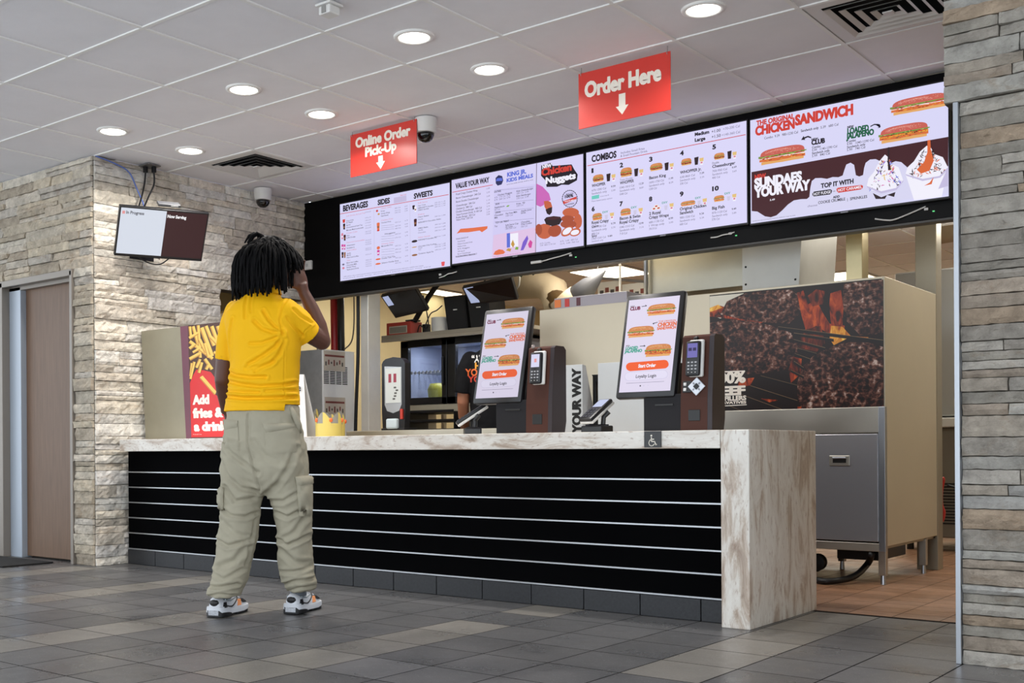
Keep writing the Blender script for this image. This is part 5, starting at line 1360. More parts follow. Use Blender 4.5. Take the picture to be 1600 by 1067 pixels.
mb = MB(); mb.box((-6.360, 4.66, .762), (-6.312, 5.32, .841), MART, .002); mb.box((-6.312, 4.554, .762), (-2.07, 5.32, .841), MART, .003); mb.build('countertop', K)
mb = MB(); mb.box((-2.068, 4.554, 0), (-1.942, 5.32, .841), MAR, .004); mb.build('waterfall_end', K)
mb = MB(); mb.box((-6.360, 4.66, .10), (-2.07, 4.70, .762), PAN); mb.box((-6.360, 5.22, 0), (-2.07, 5.26, .762), PAN); mb.build('front_panel', K)
for i in range(6):
    z = [.622, .520, .417, .314, .211, .104][i]; mb = MB(); mb.box((-6.360, 4.654, z-.004), (-2.071, 4.662, z+.004), STRIP, .001); mb.build('reveal_strip', K)
mb = MB(); x = -6.368
mb.box((-6.360, 4.668, 0), (-2.072, 4.70, .099), M('kick_grout', '232326', .7))
while x < -2.08:
    x1 = min(x+.297, -2.073); mb.box((x+.002, 4.656, 0), (x1-.002, 4.67, .098), KICK, .003); x = x1
mb.build('kick_tiles', K)
# accessibility plate
S = thing('access_plate', 'black plate with white wheelchair symbol stuck on the counter edge', 'sign', (-2.383, 4.553, .80)); mb = MB(); mb.box((-2.423, 4.547, .768), (-2.342, 4.5535, .840), M('plate_black', '101013', .3)); mb.build('plate', S)
mb = MB(); cx, cz = -2.383, .798; yy = 4.5455
def strip(pts, w):
    for a, b in zip(pts, pts[1:]):
        a, b = Vector((a[0], 0, a[1])), Vector((b[0], 0, b[1])); t = (b-a).normalized(); nn = Vector((t.z, 0, -t.x))*w/2; a2 = a-t*w*.3; b2 = b+t*w*.3
        P = [a2+nn, b2+nn, b2-nn, a2-nn]; mb.prism([(cx+p.x*1.0, yy, cz+p.z) for p in P], (0, .002, 0), CREAMP)
strip([(-.004, .014), (-.003, -.004), (.012, -.004), (.017, -.019), (.021, -.017)], .0045); strip([(-.004, .006), (.008, .006)], .004)
strip([(-.008+.0*1, .004), (-.0145, -.003), (-.0165, -.011), (-.0135, -.019), (-.006, -.0235), (.003, -.0225), (.009, -.016)], .0036)
mb.lathe([(.0005, 0), (.0042, 0), (.0042, .002), (.0005, .002)], (cx-.004, yy, cz+.022), CREAMP, 14, Matrix.Rotation(-pi/2, 3, 'X')); mb.build('symbol', S)
# ================================================================== KIOSKS
KB = M('kiosk_black', '17171a', .35); KG = M('kiosk_dark_grey', '1c1b1e', .55, spec=.2); BRN = M('kiosk_brown', '46271d', .5, spec=.2); BRD = M('kiosk_brown_dark', '23151a', .45); SLOT = M('slot_black', '050505', .4)
def kiosk(X, t, nav, pin_col, light):
    Y0 = 4.70; T = thing('order_kiosk', t, 'kiosk', (X, Y0, .841), 0, 'self-order kiosks on the counter')
    def bx(nm, a, b, m_, bev=.003, par=T, l=None):
        mb = MB(); mb.box((X+a[0], Y0+a[1], a[2]), (X+b[0], Y0+b[1], b[2]), m_, bev); o = mb.build(nm, par); 
        if l: lab(o, l)
        return o
    bx('base', (.0, .012, .841), (.19, .23, 1.01), KG, .004)
    tb = MB(); P = [(Y0, .841), (Y0+.004, .99), (Y0+.03, 1.262), (Y0+.045, 1.272), (Y0+.115, 1.272), (Y0+.135, 1.255), (Y0+.135, .90), (Y0+.12, .841)]
    tb.prism([(X+.19, y, z) for y, z in P], (.128, 0, 0), BRN); tw_ = tb.build('payment_tower', T); lab(tw_, 'brown payment tower')
    mb = MB(); mb.prism([(X+.3185, y, z) for y, z in P], (.022, 0, 0), BRD); mb.build('tower_side', T)
    fy = lambda z: Y0+.004+(z-.99)*.026/.272
    bx('receipt_slot', (.06, .008, .957), (.15, .0125, .966), SLOT, .001); 
    mb = MB(); mb.box((X+.228, Y0-.001, .885), (X+.284, Y0+.004, .935), SLOT, .002); mb.build('code_reader', T)
    # leaning touch screen
    a = radians(13.2); R = Matrix.Translation((X-.142, Y0-.002, .998)) @ Matrix.Rotation(pi/2-a, 4, 'X')     # local x right, y up the face, z out
    mb = MB(); mb.box((0, 0, -.042), (.302, .508, -.001), KB, .012, R); s = mb.build('touch_screen', T, angle=40)
    mb = MB(); q = R @ Matrix.Translation((.019, .028, 0)); w_, h_ = .2615, .4535
    P = [q @ Vector(p) for p in ((0, 0, 0), (w_, 0, 0), (w_, h_, 0), (0, h_, 0))]; mb.face(P, E((222, 214, 236), light, 'lit_kiosk_back_%g' % light)); ly = MB(); layout(ly, SCREENS['kd'], (0, 0, 0), (1, 0, 0), (0, 1, 0), light)
    o = len(mb.v); sc = Matrix.Diagonal((w_/.262, h_/.450, 1, 1)); mb.v += [tuple(q @ sc @ Vector(v)) for v in ly.v]
    for f, m_ in zip(ly.f, ly.mi): mb.f.append([i+o for i in f]); mb.mi.append(mb.m(ly.mats[m_])); mb.col.append((1, 1, 1))
    lab(mb.build('display', s), 'lit order page with three sandwiches')
    mb = MB(); mb.box((.10, .10, -.13), (.20, .30, -.042), KG, .006, R); mb.box((X+.02, Y0+.06, 1.0), (X+.12, Y0+.20, 1.16), KG, .004); mb.build('screen_mount', T)
    # card terminal held on the tower
    ta = math.atan(.026/.272); R2 = Matrix.Translation((X+.228, fy(1.1)-.004, 1.082)) @ Matrix.Rotation(pi/2-ta, 4, 'X')
    mb = MB(); mb.box((.004, -.002, 0), (.072, .165, .018), WHT, .006, R2); mb.build('terminal_cradle', T)
    mb = MB(); mb.box((-.006, 0, .010), (.062, .158, .034), KB, .010, R2); tm = mb.build('card_terminal', T, angle=40)
    mb = MB(); mb.face([R2 @ Vector(p) for p in ((.004, .082, .0345), (.052, .082, .0345), (.052, .146, .0345), (.004, .146, .0345))], E(pin_col, 1.0))
    if nav:
        for i in range(2): mb.face([R2 @ Vector(p) for p in ((.009+.021*i, .112, .0347), (.025+.021*i, .112, .0347), (.025+.021*i, .126, .0347), (.009+.021*i, .126, .0347))], E((48, 40, 84), 1))
    else: mb.face([R2 @ Vector(p) for p in ((.022, .106, .0347), (.036, .106, .0347), (.036, .124, .0347), (.022, .124, .0347))], E((226, 150, 150), 1))
    mb.build('terminal_screen', tm)
    mb = MB(); KEY = M('key_grey', '8c8c92', .4)
    for r in range(4):
        for c_ in range(3): mb.box((.006+.017*c_, .012+.015*r, .0335), (.017+.017*c_, .019+.015*r, .0355), KEY if r else SLOT, .001, R2); mb.box((.009+.017*c_, .014+.015*r, .0354), (.014+.017*c_, .017+.015*r, .0358), WHT, 0, R2)
    mb.build('keypad', tm)
    mb = MB(); mb.lathe([(.012, -.01), (.010, .004), (.005, .010), (.0005, .012)], R2 @ Vector((.028, .172, .004)), SLOT, 16, Matrix.Rotation(pi/2, 3, 'X')); mb.build('camera_eye', T)
    if nav:
        R3 = Matrix.Translation((X+.268, fy(1.03)-.003, 1.038)) @ Matrix.Rotation(pi/2-ta, 4, 'X') @ Matrix.Rotation(pi/4, 4, 'Z')
        mb = MB(); mb.box((-.030, -.030, 0), (.030, .030, .006), M('nav_silver', 'c9ccd2', .3, .4), .003, R3); mb.box((-.011, -.011, .005), (.011, .011, .010), SLOT, .002, R3)
        for k in range(4): mb.box((.014, -.004, .0055), (.024, .004, .0075), M('nav_grey', '8d9098', .4), .001, R3 @ Matrix.Rotation(k*pi/2, 4, 'Z'))
        n_ = mb.build('navigation_pad', T); lab(n_, 'silver diamond navigation pad')
        R4 = Matrix.Translation((X+.212, fy(1.03)-.003, 1.038)) @ Matrix.Rotation(pi/2-ta, 4, 'X'); mb = MB(); mb.box((-.012, -.026, 0), (.03, .026, .003), SLOT, .004, R4)
        for z in (.012, -.012): mb.box((-.007, z-.007, .002), (.007, z+.007, .006), WHT, .003, R4)
        mb.build('volume_buttons', T)
    else:
        mb = MB(); mb.lathe([(.010, 0), (.010, .004), (.006, .006), (.0005, .006)], R2 @ Vector((-.006, .19, .006)), M('badge_silver', '9a8f8a', .3, .6), 18, Matrix.Rotation(pi/2, 3, 'X')); mb.build('badge', T)
kiosk(-2.513, 'order kiosk above the wheelchair plate, with a silver diamond pad on its brown tower', True, (112, 106, 176), 1.0)
kiosk(-3.345, 'order kiosk in front of the black-shirted worker, no diamond pad on its tower', False, (214, 214, 240), .88)
# card terminals on stands
def stand_terminal(x, y, ang, t, lit):
    T = thing('card_reader', t, 'card reader', (x, y, .841), ang, 'card readers on stands')
    def bb(nm, mb, par=T, **k): return mb.build(nm, par, world=False, **k)
    mb = MB(); mb.box((-.065, -.045, 0), (.065, .045, .034), KB, .006); mb.box((-.05, -.03, .034), (.05, .03, .04), KG, .002); bb('stand_base', mb)
    mb = MB(); mb.loftpath([(-.035, 0, .035), (-.035, 0, .07)], .011, KB, 10); mb.loftpath([(.03, .01, .035), (.032, .012, .075), (.05, .03, .10)], .012, KB, 10); bb('stand_arm', mb)
    R = Matrix.Translation((0, -.02, .072)) @ Matrix.Rotation(radians(33), 4, 'X')
    mb = MB(); mb.box((-.042, -.06, 0), (.042, .125, .016), WHT, .006, R); bb('shell', mb)
    mb = MB(); mb.box((-.041, -.062, .013), (.041, .122, .034), KB, .008, R); b = bb('terminal_body', mb, angle=40)
    mb = MB(); mb.face([R @ Vector(p) for p in ((-.03, .045, .0345), (.03, .045, .0345), (.03, .112, .0345), (-.03, .112, .0345))], E((198, 206, 236), .95) if lit else M('screen_off', '2a2c36', .15)); bb('terminal_screen', mb, b)
    mb = MB()
    for r in range(4):
        for c_ in range(3): mb.box((-.028+.02*c_, -.048+.021*r, .033), (-.013+.02*c_, -.036+.021*r, .0365), M('key_dark', '3a3b42', .4), .001, R)
    bb('keypad', mb, b)
stand_terminal(-2.81, 4.80, radians(-12), 'small card reader with a lit screen between the two kiosks', True)
stand_terminal(-3.56, 4.80, radians(-50), 'small card reader turned sideways beside the kiosk in front of the worker', False)
# white register shields behind the kiosks
SHW = M('shield_white', 'c9cdcf', .35, var=.03, vscale=2)
def shield(x0, x1, t, letters):
    T = thing('register_shield', t, 'shield', ((x0+x1)/2, 5.2, .841), 0, 'white register shields on the counter')
    mb = MB(); mb.box((x0, 5.195, .841), (x1, 5.205, 1.21), SHW, .001); mb.build('front', T)
    for x in (x0+.006, x1-.006):
        mb = MB(); mb.prism([(x-.003, 5.205, .841), (x-.003, 5.318, .841), (x-.003, 5.318, .96), (x-.003, 5.235, 1.205), (x-.003, 5.205, 1.21)], (.006, 0, 0), SHW); mb.build('side_wing', T)
    if letters:
        mb = MB(); text(mb, 'YOUR WAY', (x1-.012, 5.1945, .846), (0, 0, 1), (-1, 0, 0), .345, .052, M('letter_black', '0d0c0c', .5), .09); mb.build('lettering', T)
shield(-3.60, -3.128, 'white register shield lettered your way between the kiosks', True)
shield(-3.034, -2.41, 'plain white register shield behind the kiosk with the diamond pad', False)
mb = MB(); mb.prism([(-3.098, 5.24, 1.155), (-3.066, 5.24, 1.155), (-3.060, 5.24, 1.105)], (0, .03, 0), SLOT); mb.box((-3.094, 5.242, .841), (-3.076, 5.268, 1.155), SLOT, .002); tag(mb.build('register_post'), 'black pointed post end showing between the two white shields', 'post')
# ================================================================== FRIES CABINET, LEFT END OF THE COUNTER
STL = M('stainless_steel', 'b4b0a6', .36, .85, var=.03, vscale=1.5, rvar=.08)
STLW = M('stainless_dull', 'a59f90', .42, .7, var=.08, vscale=2.5, rvar=.1)
GALV = M('galvanised_grey', 'a9adb0', .5, .35, var=.10, vscale=14)
T = thing('drink_cabinet', 'grey steel cabinet with a plum edge strip at the stone wall end of the counter', 'cabinet', (-5.9, 4.9, .841))
mb = MB(); mb.prism([(-6.375, 4.785, 1.588), (-5.955, 4.785, 1.588), (-5.90, 4.785, .842), (-6.355, 4.80, .842)], (0, .30, 0), M('cabinet_greige', '99937f', .5, .3, var=.08, vscale=3)); mb.build('side_panel', T)
mb = MB(); mb.prism([(-5.955, 4.785, 1.589), (-5.868, 4.785, 1.589), (-5.842, 4.785, .842), (-5.900, 4.785, .842)], (0, .30, 0), M('plum_strip', '6e3a4c', .4, var=.1)); mb.build('plum_strip', T)
mb = MB(); mb.prism([(-5.868, 4.787, 1.589), (-5.375, 4.787, 1.589), (-5.36, 4.787, .842), (-5.842, 4.787, .842)], (0, .30, 0), GALV); mb.build('cabinet_body', T)
mb = MB()
mb.prism([(-5.866, 4.7805, 1.590), (-5.378, 4.7805, 1.582), (-5.356, 4.7805, .846), (-5.840, 4.7805, .846)], (0, .004, 0), M('poster_edge', '1a1210', .5))
layout(mb, SCREENS['fp'], (-5.840, 4.7800, .848), (1, 0, 0), (-.030, 0, .742), 0)
tag(mb.build('poster'), 'red fries poster reading add fries and a drink on the cabinet front', 'poster')

# card, crowns, ice machine at the left end
T = thing('tent_card', 'white card standing on the counter between the customer and the crowns', 'card', (-5.15, 4.98, .841))
mb = MB(); a = (-5.204,4.98,1.244); b = (-4.998,4.98,1.235); c_ = (-4.951,4.98,0.848); d = (-5.161,4.98,0.85)
mb.prism([(a[0], 4.98, a[2]), (b[0], 4.98, b[2]), (c_[0], 4.96, .842), (d[0], 4.96, .842)], (0, .004, 0), M('card_white', 'dedcd8', .5)); mb.prism([(a[0], 4.985, a[2]), (b[0], 4.985, b[2]), (c_[0], 5.06, .842), (d[0], 5.06, .842)], (0, .003, 0), M('card_white', 'dedcd8', .5)); mb.build('card', T)
mb = MB(); e_ = (-5.033,4.966,1.132); text(mb, 'e', (e_[0], 4.966, e_[2]), (1, 0, 0), (0, 0, 1), .026, .044, M('ink_black', '161414', .5), .04); mb.build('lettering', T)
CRY = M('crown_yellow', 'd2bd62', .45); CRG = M('crown_grey', '8d8a80', .5); CRO = M('crown_orange', 'e06a2a', .45)
def crown(x, y, r, h, t):
    T = thing('paper_hat', t, 'paper hat', (x, y, .841), 0, 'paper crowns on the counter')
    n = 40; mb = MB(); v = []; f = []
    for k in range(n): v += [(x+r*cos(2*pi*k/n), y+r*sin(2*pi*k/n), .842), (x+r*cos(2*pi*k/n), y+r*sin(2*pi*k/n), .842+h*.55)]
    for k in range(n): q = (k+1) % n; f += [(2*k, 2*q, 2*q+1, 2*k+1)]
    mb.add(v, f, CRY)
    mb.add([(a-(a-x)*.02, b-(b-y)*.02, c2) for a, b, c2 in v], [g[::-1] for g in f], CRY); mb.build('band', T, True)
    mb = MB()
    for k in range(n):
        q = k+1; z0 = .842+h*.55; zz = lambda i: z0+h*.45*(.35+.65*abs(cos(i*pi/8))**1.5)
        P = [(x+r*cos(2*pi*i/n), y+r*sin(2*pi*i/n), z) for i, z in ((k, z0), (q, z0), (q, zz(q)), (k, zz(k)))]
        mb.face(P, CRG if (k//4) % 2 else CRY); mb.face([(p[0]-(p[0]-x)*.02, p[1]-(p[1]-y)*.02, p[2]) for p in P[::-1]], CRG)
    mb.build('points', T)
    for k in range(4, n, 8): mb = MB(); mb.ellipsoid((x+r*1.01*cos(2*pi*k/n), y+r*1.01*sin(2*pi*k/n), .842+h*.68), (.011, .011, .014), CRO, None, 8, 6); mb.build('jewel', T, True)
crown((-4.885,5.06,0.847)[0]+.025, 5.06, .082, .155, 'yellow paper crown in front of the other crowns on the counter')
crown((-5.17,5.2,0.851)[0]-.03, 5.235, .062, .19, 'yellow paper crown half hidden behind the white card')
crown((-4.996,5.24,0.849)[0]+.03, 5.235, .06, .15, 'yellow paper crown behind the front crown')
IW = M('machine_white', 'eaedee', .4, var=.03, vscale=2)
T = thing('ice_machine', 'tall white vented machine with taped paper notices behind the counter', 'machine', (-6.6, 6.6, 0))
mb = MB(); mb.box((-7.0, 6.443, .06), (-6.258, 6.815, 1.563), GALV, .004); mb.build('body', T)
mb = MB(); mb.box((-6.258, 6.443, .06), (-6.25, 6.815, 1.563), IW, .002); mb.build('vented_side', T)
mb = MB()
for i in range(4):
    for j in range(11):
        y = 6.455+i*.072; z = 1.29+j*.0135; mb.box((-6.251, y, z), (-6.2485, y+.058, z+.007), DARK)
mb.build('vents', T)
for x, y in ((-6.97, 6.47), (-6.28, 6.47), (-6.97, 6.79), (-6.28, 6.79)): mb = MB(); mb.cyl((x, y, 0), (x, y, .06), .018, BLKM); mb.build('foot', T)
PAP = M('notice_paper', 'c4bcb0', .6); INK = M('notice_ink', '7a4038', .6); INK2 = M('notice_ink_dark', '4a4744', .6)
for y0, y1, z0, z1, t in [(6.455, 6.70, 1.395, 1.555, 'paper notice taped at the top of the white machine'), (6.46, 6.70, 1.02, 1.185, 'paper notice taped under the vents of the white machine'), (6.47, 6.68, .95, 1.0, 'small paper strip lowest on the white machine')]:
    mb = MB(); mb.box((-6.249, y0, z0), (-6.2465, y1, z1), PAP); w_ = y1-y0; h_ = z1-z0
    mb.box((-6.2465, y0+.01, z1-h_*.3), (-6.2460, y1-.01, z1-h_*.2), INK)
    for k in range(7): mb.box((-6.2465, y0+.015+k*w_*.13, z0+h_*(.25+.05*(k % 3))), (-6.2460, y0+.015+k*w_*.13+w_*.06, z0+h_*(.45+.1*(k % 2))), INK if k % 2 else INK2)
    tag(mb.build('notice'), t, 'notice', 'notices on the white machine')
for u_, r, m_, t in (((-6.596,6.95,1.862)[0], .034, M('pipe_red', 'a01f24', .4), 'red pipe rising behind the white machine'), ((-6.522,6.95,1.856)[0], .030, BLKM, 'black insulated pipe rising beside the red pipe')):
    mb = MB(); mb.loftpath([(u_, 6.95, 0), (u_, 6.95, 1.7), (u_-.01, 6.95, 2.49)], r, m_, 16); tag(mb.build('pipe', None, True), t, 'pipe', 'pipes behind the white machine')
for pts, t in (([(-6.70, 6.80, 2.49), (-6.80, 6.85, 2.1), (-6.72, 6.86, 1.75), (-6.70, 6.84, 1.56)], 'thin dark wire looping past the red pipe'), ([(-6.40, 6.95, 2.49), (-6.40, 6.98, 2.0), (-6.42, 6.98, 1.70), (-6.44, 6.90, 1.6)], 'thin dark wire right of the black pipe')):
    mb = MB(); mb.loftpath(pts, .006, M('wire_grey', '6e6a60', .5), 8); tag(mb.build('wire', None, True), t, 'wire', 'wires by the pipes')
mb = MB(); a = (-5.942,6.56,1.929); b = (-6.012,6.56,0.887); mb.loftpath([(a[0]-.03, 6.56, 2.49), (a[0]-.03, 6.56, a[2]), (a[0]-.035, 6.56, 1.5), ((a[0]+b[0])/2-.02, 6.56, 1.15), (b[0], 6.56, .80), (b[0]-.02, 6.56, .05)], .014, BLKM, 10); tag(mb.build('cable', None, True), 'thick black cable hanging down beside the steel post', 'cable')
T = thing('steel_post', 'stainless steel post running from behind the counter up past the menu board', 'post', (-5.78, 6.6, 0))
mb = MB(); mb.box((-5.935, 6.545, 0), (-5.855, 6.69, 2.495), M('post_steel', 'e2e0d8', .34, .2, var=.05), .006); mb.build('shaft', T); mb = MB(); mb.box((-5.945, 6.535, 0), (-5.845, 6.70, .012), STL, .002); mb.build('foot_plate', T)
T = thing('mounted_screen', 'small dark screen on the cream wall beyond the stone opening', 'screen', (-7.88, 7.2, 1.9))
mb = MB(); mb.box((-7.895, 7.05, 1.75), (-7.86, 7.55, 2.03), BLKM, .005); mb.build('bezel', T); mb = MB(); mb.box((-7.861, 7.07, 1.77), (-7.858, 7.53, 2.01), E((170, 176, 210), .8)); mb.build('display', T)
# ------------------------------------------------------------------ pass table behind the counter, dispenser
def table(name, t, x0, x1, y0, y1, z, grp=None):
    T = thing(name, t, 'table', ((x0+x1)/2, (y0+y1)/2, 0), 0, grp)
    mb = MB(); mb.box((x0, y0, z-.035), (x1, y1, z), STLW, .004); mb.build('top', T)
    mb = MB(); mb.box((x0+.04, y0+.04, .25), (x1-.04, y1-.04, .27), STLW, .002); mb.build('undershelf', T)
    for x in (x0+.05, x1-.05):
        for y in (y0+.05, y1-.05): mb = MB(); mb.cyl((x, y, 0), (x, y, z-.035), .019, STL, 14); mb.build('leg', T)
table('steel_table', 'narrow stainless work table close behind the counter under the black dispenser', -5.00, -3.75, 5.37, 5.69, .885, 'stainless work tables')
table('steel_table', 'stainless work table against the back under the display cooler', -6.05, -4.55, 7.05, 7.85, .90, 'stainless work tables')
T = thing('napkin_dispenser', 'tall black dispenser with a clear window on the work table by the steel post', 'dispenser', (-4.8, 5.45, .885))
x0, x1 = (-4.761,5.45,0.885)[0], (-4.568,5.45,0.882)[0]; xm = (x0+x1)/2
mb = MB(); zt = 1.345
prof = [(x0+.006, .895), (x1-.006, .895), (x1, 1.0), (x1, zt-.035), (x1-.012, zt-.016), (x1-.035, zt-.003), (xm, zt+.006), (x0+.035, zt-.003), (x0+.012, zt-.016), (x0, zt-.035), (x0, 1.0)]
mb.prism([(a, 5.45, b) for a, b in prof], (0, .05, 0), KB); mb.box((x0, 5.44, .885), (x1, 5.57, .90), KB, .004); mb.build('housing', T)
SIL = M('window_silver', 'a3a6a8', .25, .3); mb = MB(); wx0, wx1 = x0+.026, x1-.026
mb.prism([(wx0, 5.447, 1.05), (wx0+.02, 5.447, 1.01), (xm, 5.447, .995), (wx1-.02, 5.447, 1.01), (wx1, 5.447, 1.05), (wx1, 5.447, 1.285), (wx0, 5.447, 1.295)], (0, .004, 0), SIL); w1 = mb.build('window', T)
mb = MB(); mb.box((wx0+.01, 5.445, 1.06), (wx1-.005, 5.447, 1.28), M('paper_grey', 'b9bcb8', .5)); rr = random.Random(5)
for k in range(2): mb.box((xm-.035+.042*k, 5.444, 1.19), (xm-.012+.042*k, 5.445, 1.245), M('mark_maroon', '8a3040', .5))
for k in range(5): a = wx0+.02+rr.random()*.08; mb.box((a, 5.444, 1.08+k*.018), (a+.02, 5.445, 1.09+k*.018), INK2)
mb.build('insert', w1)
mb = MB(); mb.box((xm-.045, 5.425, .895), (xm+.045, 5.46, .96), M('napkin_pale', 'b8c4c8', .7), .01); mb.build('napkins', T)
mb = MB(); mb.box((x1-.03, 5.435, .955), (x1-.012, 5.45, 1.02), M('latch_red', 'b03426', .4), .003, Matrix.Identity(4)); mb.build('latch', T)
# ------------------------------------------------------------------ display cooler and what is on it
T = thing('display_cooler', 'black framed two-door display cooler with a lit inside', 'cooler', (-5.45, 7.25, .90))
cx0, cx1, cz0, cz1, cy = -6.05, -4.95, 1.13, 1.655, 7.20
BK = M('cooler_black', '0d0d0e', .3); BGE = M('cooler_beige', 'b9b29c', .5)
mb = MB()
for a, b in [((cx0, cy, cz0), (cx0+.02, 7.75, cz1)), ((cx1-.02, cy, cz0), (cx1, 7.75, cz1)), ((cx0, cy, cz0), (cx1, 7.75, cz0+.02)), ((cx0, cy, cz1-.02), (cx1, 7.75, cz1)), ((cx0, 7.73, cz0), (cx1, 7.75, cz1))]: mb.box(a, b, M('cooler_inside', 'aab0c2', .4))
mb.build('body', T)
mb = MB(); mb.box((cx0-.01, cy-.03, cz0-.075), (cx1+.01, cy+.3, cz0-.002), BGE, .006); mb.build('bottom_rail', T)
mb = MB(); mb.box((cx0+.03, cy-.033, cz0-.055), (cx0+.075, cy-.029, cz0-.030), SLOT); mb.box((cx0+.80, cy-.033, cz0-.055), (cx0+.86, cy-.029, cz0-.022), M('latch_red', 'b03426', .4)); mb.build('controls', T)
xm = (cx0+cx1)/2-.06
for a, b in ((cx0, xm), (xm, cx1)):
    mb = MB(); f_ = .055
    for p, q in [((a+.004, cz0), (a+f_+.03, cz1)), ((b-f_, cz0), (b-.004, cz1)), ((a+.004, cz0), (b-.004, cz0+f_)), ((a+.004, cz1-f_), (b-.004, cz1))]: mb.box((p[0], cy-.04, p[1]), (q[0], cy, q[1]), BK, .003)
    dr = mb.build('door', T)
    G = M('cooler_glass', 'dfe6f2', .02, spec=.6); G.node_tree.nodes['Principled BSDF'].inputs['Transmission Weight'].default_value = 1.0
    mb = MB(); mb.box((a+f_, cy-.022, cz0+f_-.01), (b-f_+.01, cy-.017, cz1-f_+.01), G); mb.build('pane', dr)
    mb = MB(); mb.box((b-f_+.012, cy-.06, cz0+.15), (b-f_+.03, cy-.04, cz1-.15), BK, .004); mb.build('handle', dr)
mb = MB()
for k in range(7): mb.cyl((cx0+.02, cy+.06+k*.06, 1.40), (cx1-.02, cy+.06+k*.06, 1.40), .004, ALU, 6)
for k in range(26): mb.box((cx0+.04+k*.04, cy+.05, 1.385), (cx0+.06+k*.04, cy+.056, 1.41), WHT)
mb.build('wire_shelf', T)
for x in (cx0+.05, cx1-.05): mb = MB(); mb.box((x-.02, cy+.05, .90), (x+.02, cy+.35, cz0-.07), STLW, .003); mb.build('riser', T)
area_light('cooler_lamp', (0, .1, 1.63-.90), (0, 0, 0), .9, .1, 5, (.85, .9, 1), T)
for x, m1, t in ((-5.84, M('bottle_yellow', 'b8b040', .4), 'yellow labelled round tub inside the display cooler'), (-5.60, M('bag_clear', 'a6a8ae', .3), 'clear bag of pale rolls inside the display cooler')):
    mb = MB(); mb.lathe([(.06, 1.152), (.075, 1.20), (.08, 1.26), (.06, 1.31), (.001, 1.315)], (x, cy+.2, 0), m1, 16, Matrix.Diagonal((1.2, 1, 1))); tag(mb.build('food_pack', None, True), t, 'food pack')
T = thing('top_shelf', 'grey steel shelf over the display cooler carrying the speakers', 'shelf', (-5.3, 7.2, 1.66))
mb = MB(); mb.box((-6.10, 6.98, 1.665), (-4.72, 7.80, 1.695), M('shelf_grey', '9c9484', .5, .3), .003); mb.box((-6.10, 6.98, 1.64), (-4.72, 7.0, 1.665), M('shelf_grey', '9c9484', .5, .3)); mb.build('board', T)
for x in (-6.08, -4.74): mb = MB(); mb.box((x-.015, 7.76, .90), (x+.015, 7.80, 1.665), STLW, .002); mb.build('upright', T)
SZ = 1.696
def spk(x0, x1, t):
    T = thing('speaker', t, 'speaker', ((x0+x1)/2, 7.1, SZ), 0, 'black speakers on the shelf')
    mb = MB(); mb.prism([(x0, 7.10, SZ), (x1, 7.10, SZ), (x1-.004, 7.06, SZ+.27), (x0-.012, 7.06, SZ+.27)], (0, .22, 0), BLKM); mb.build('case', T)
    mb = MB(); mb.prism([(x0+.008, 7.094, SZ+.012), (x1-.008, 7.094, SZ+.012), (x1-.012, 7.056, SZ+.258), (x0-.004, 7.056, SZ+.258)], (0, .006, 0), M('speaker_cloth', '19191b', .8, bump=.3, bscale=400)); g_ = mb.build('grille', T)
    mb = MB(); mb.box(((x0+x1)/2-.02, 7.062, SZ+.16), ((x0+x1)/2+.015, 7.072, SZ+.168), WHT); mb.build('badge', g_)
spk(-5.50, -5.30, 'black loudspeaker on the shelf beside the white paper roll'); spk(-5.27, -5.08, 'black loudspeaker on the shelf nearest the order kiosk')
T = thing('red_box', 'small red box with a barcode-like strip on the shelf end', 'box', (-5.93, 7.05, SZ)); mb = MB(); mb.box((-6.06, 7.0, SZ), (-5.80, 7.14, SZ+.10), M('box_red', 'a8382c', .5), .003); mb.build('box', T); mb = MB(); mb.box((-6.03, 6.998, SZ+.01), (-5.84, 7.0, SZ+.07), M('box_label', 'b4ac9a', .5))
for k in range(14): mb.box((-6.02+k*.0125, 6.997, SZ+.015), (-6.014+k*.0125, 6.998, SZ+.062), INK2)
mb.build('label_strip', T)
mb = MB(); mb.lathe([(.02, 0), (.068, 0), (.068, .12), (.02, .12), (.02, .0)], (-5.60, 7.12, SZ), M('roll_white', 'd4d2cc', .7), 24, cap=False); tag(mb.build('paper_roll', None, angle=40), 'white paper roll standing on the shelf left of the speakers', 'paper roll')
mb = MB(); mb.box((-5.735, 7.06, SZ), (-5.69, 7.12, SZ+.075), BLKM, .006); tag(mb.build('power_adapter'), 'small black power adapter between the red box and the paper roll', 'adapter')
for pts, t in (([(-5.78, 7.06, 1.71), (-5.74, 7.04, 1.76), (-5.70, 7.06, 1.73), (-5.66, 7.05, 1.78), (-5.72, 7.06, 2.0)], 'tangled black cord rising beside the power adapter'), ([(-5.71, 7.08, 1.77), (-5.66, 7.08, 1.85), (-5.58, 7.06, 1.87), (-5.52, 7.05, 1.90)], 'thin black cord arching over the paper roll')):
    mb = MB(); mb.loftpath(pts, .005, BLKM, 8); tag(mb.build('cord', None, True), t, 'cord', 'cords on the shelf')
mb = MB(); mb.loftpath([(-5.80, 7.05, 1.80), (-5.62, 7.0, 1.97), (-5.50, 6.97, 2.06)], .022, BLKM, 10); mb.box((-5.86, 7.0, 1.797), (-5.78, 7.1, 1.81), BLKM, .003); tag(mb.build('support_arm'), 'slanting black arm carrying a monitor above the shelf', 'arm')
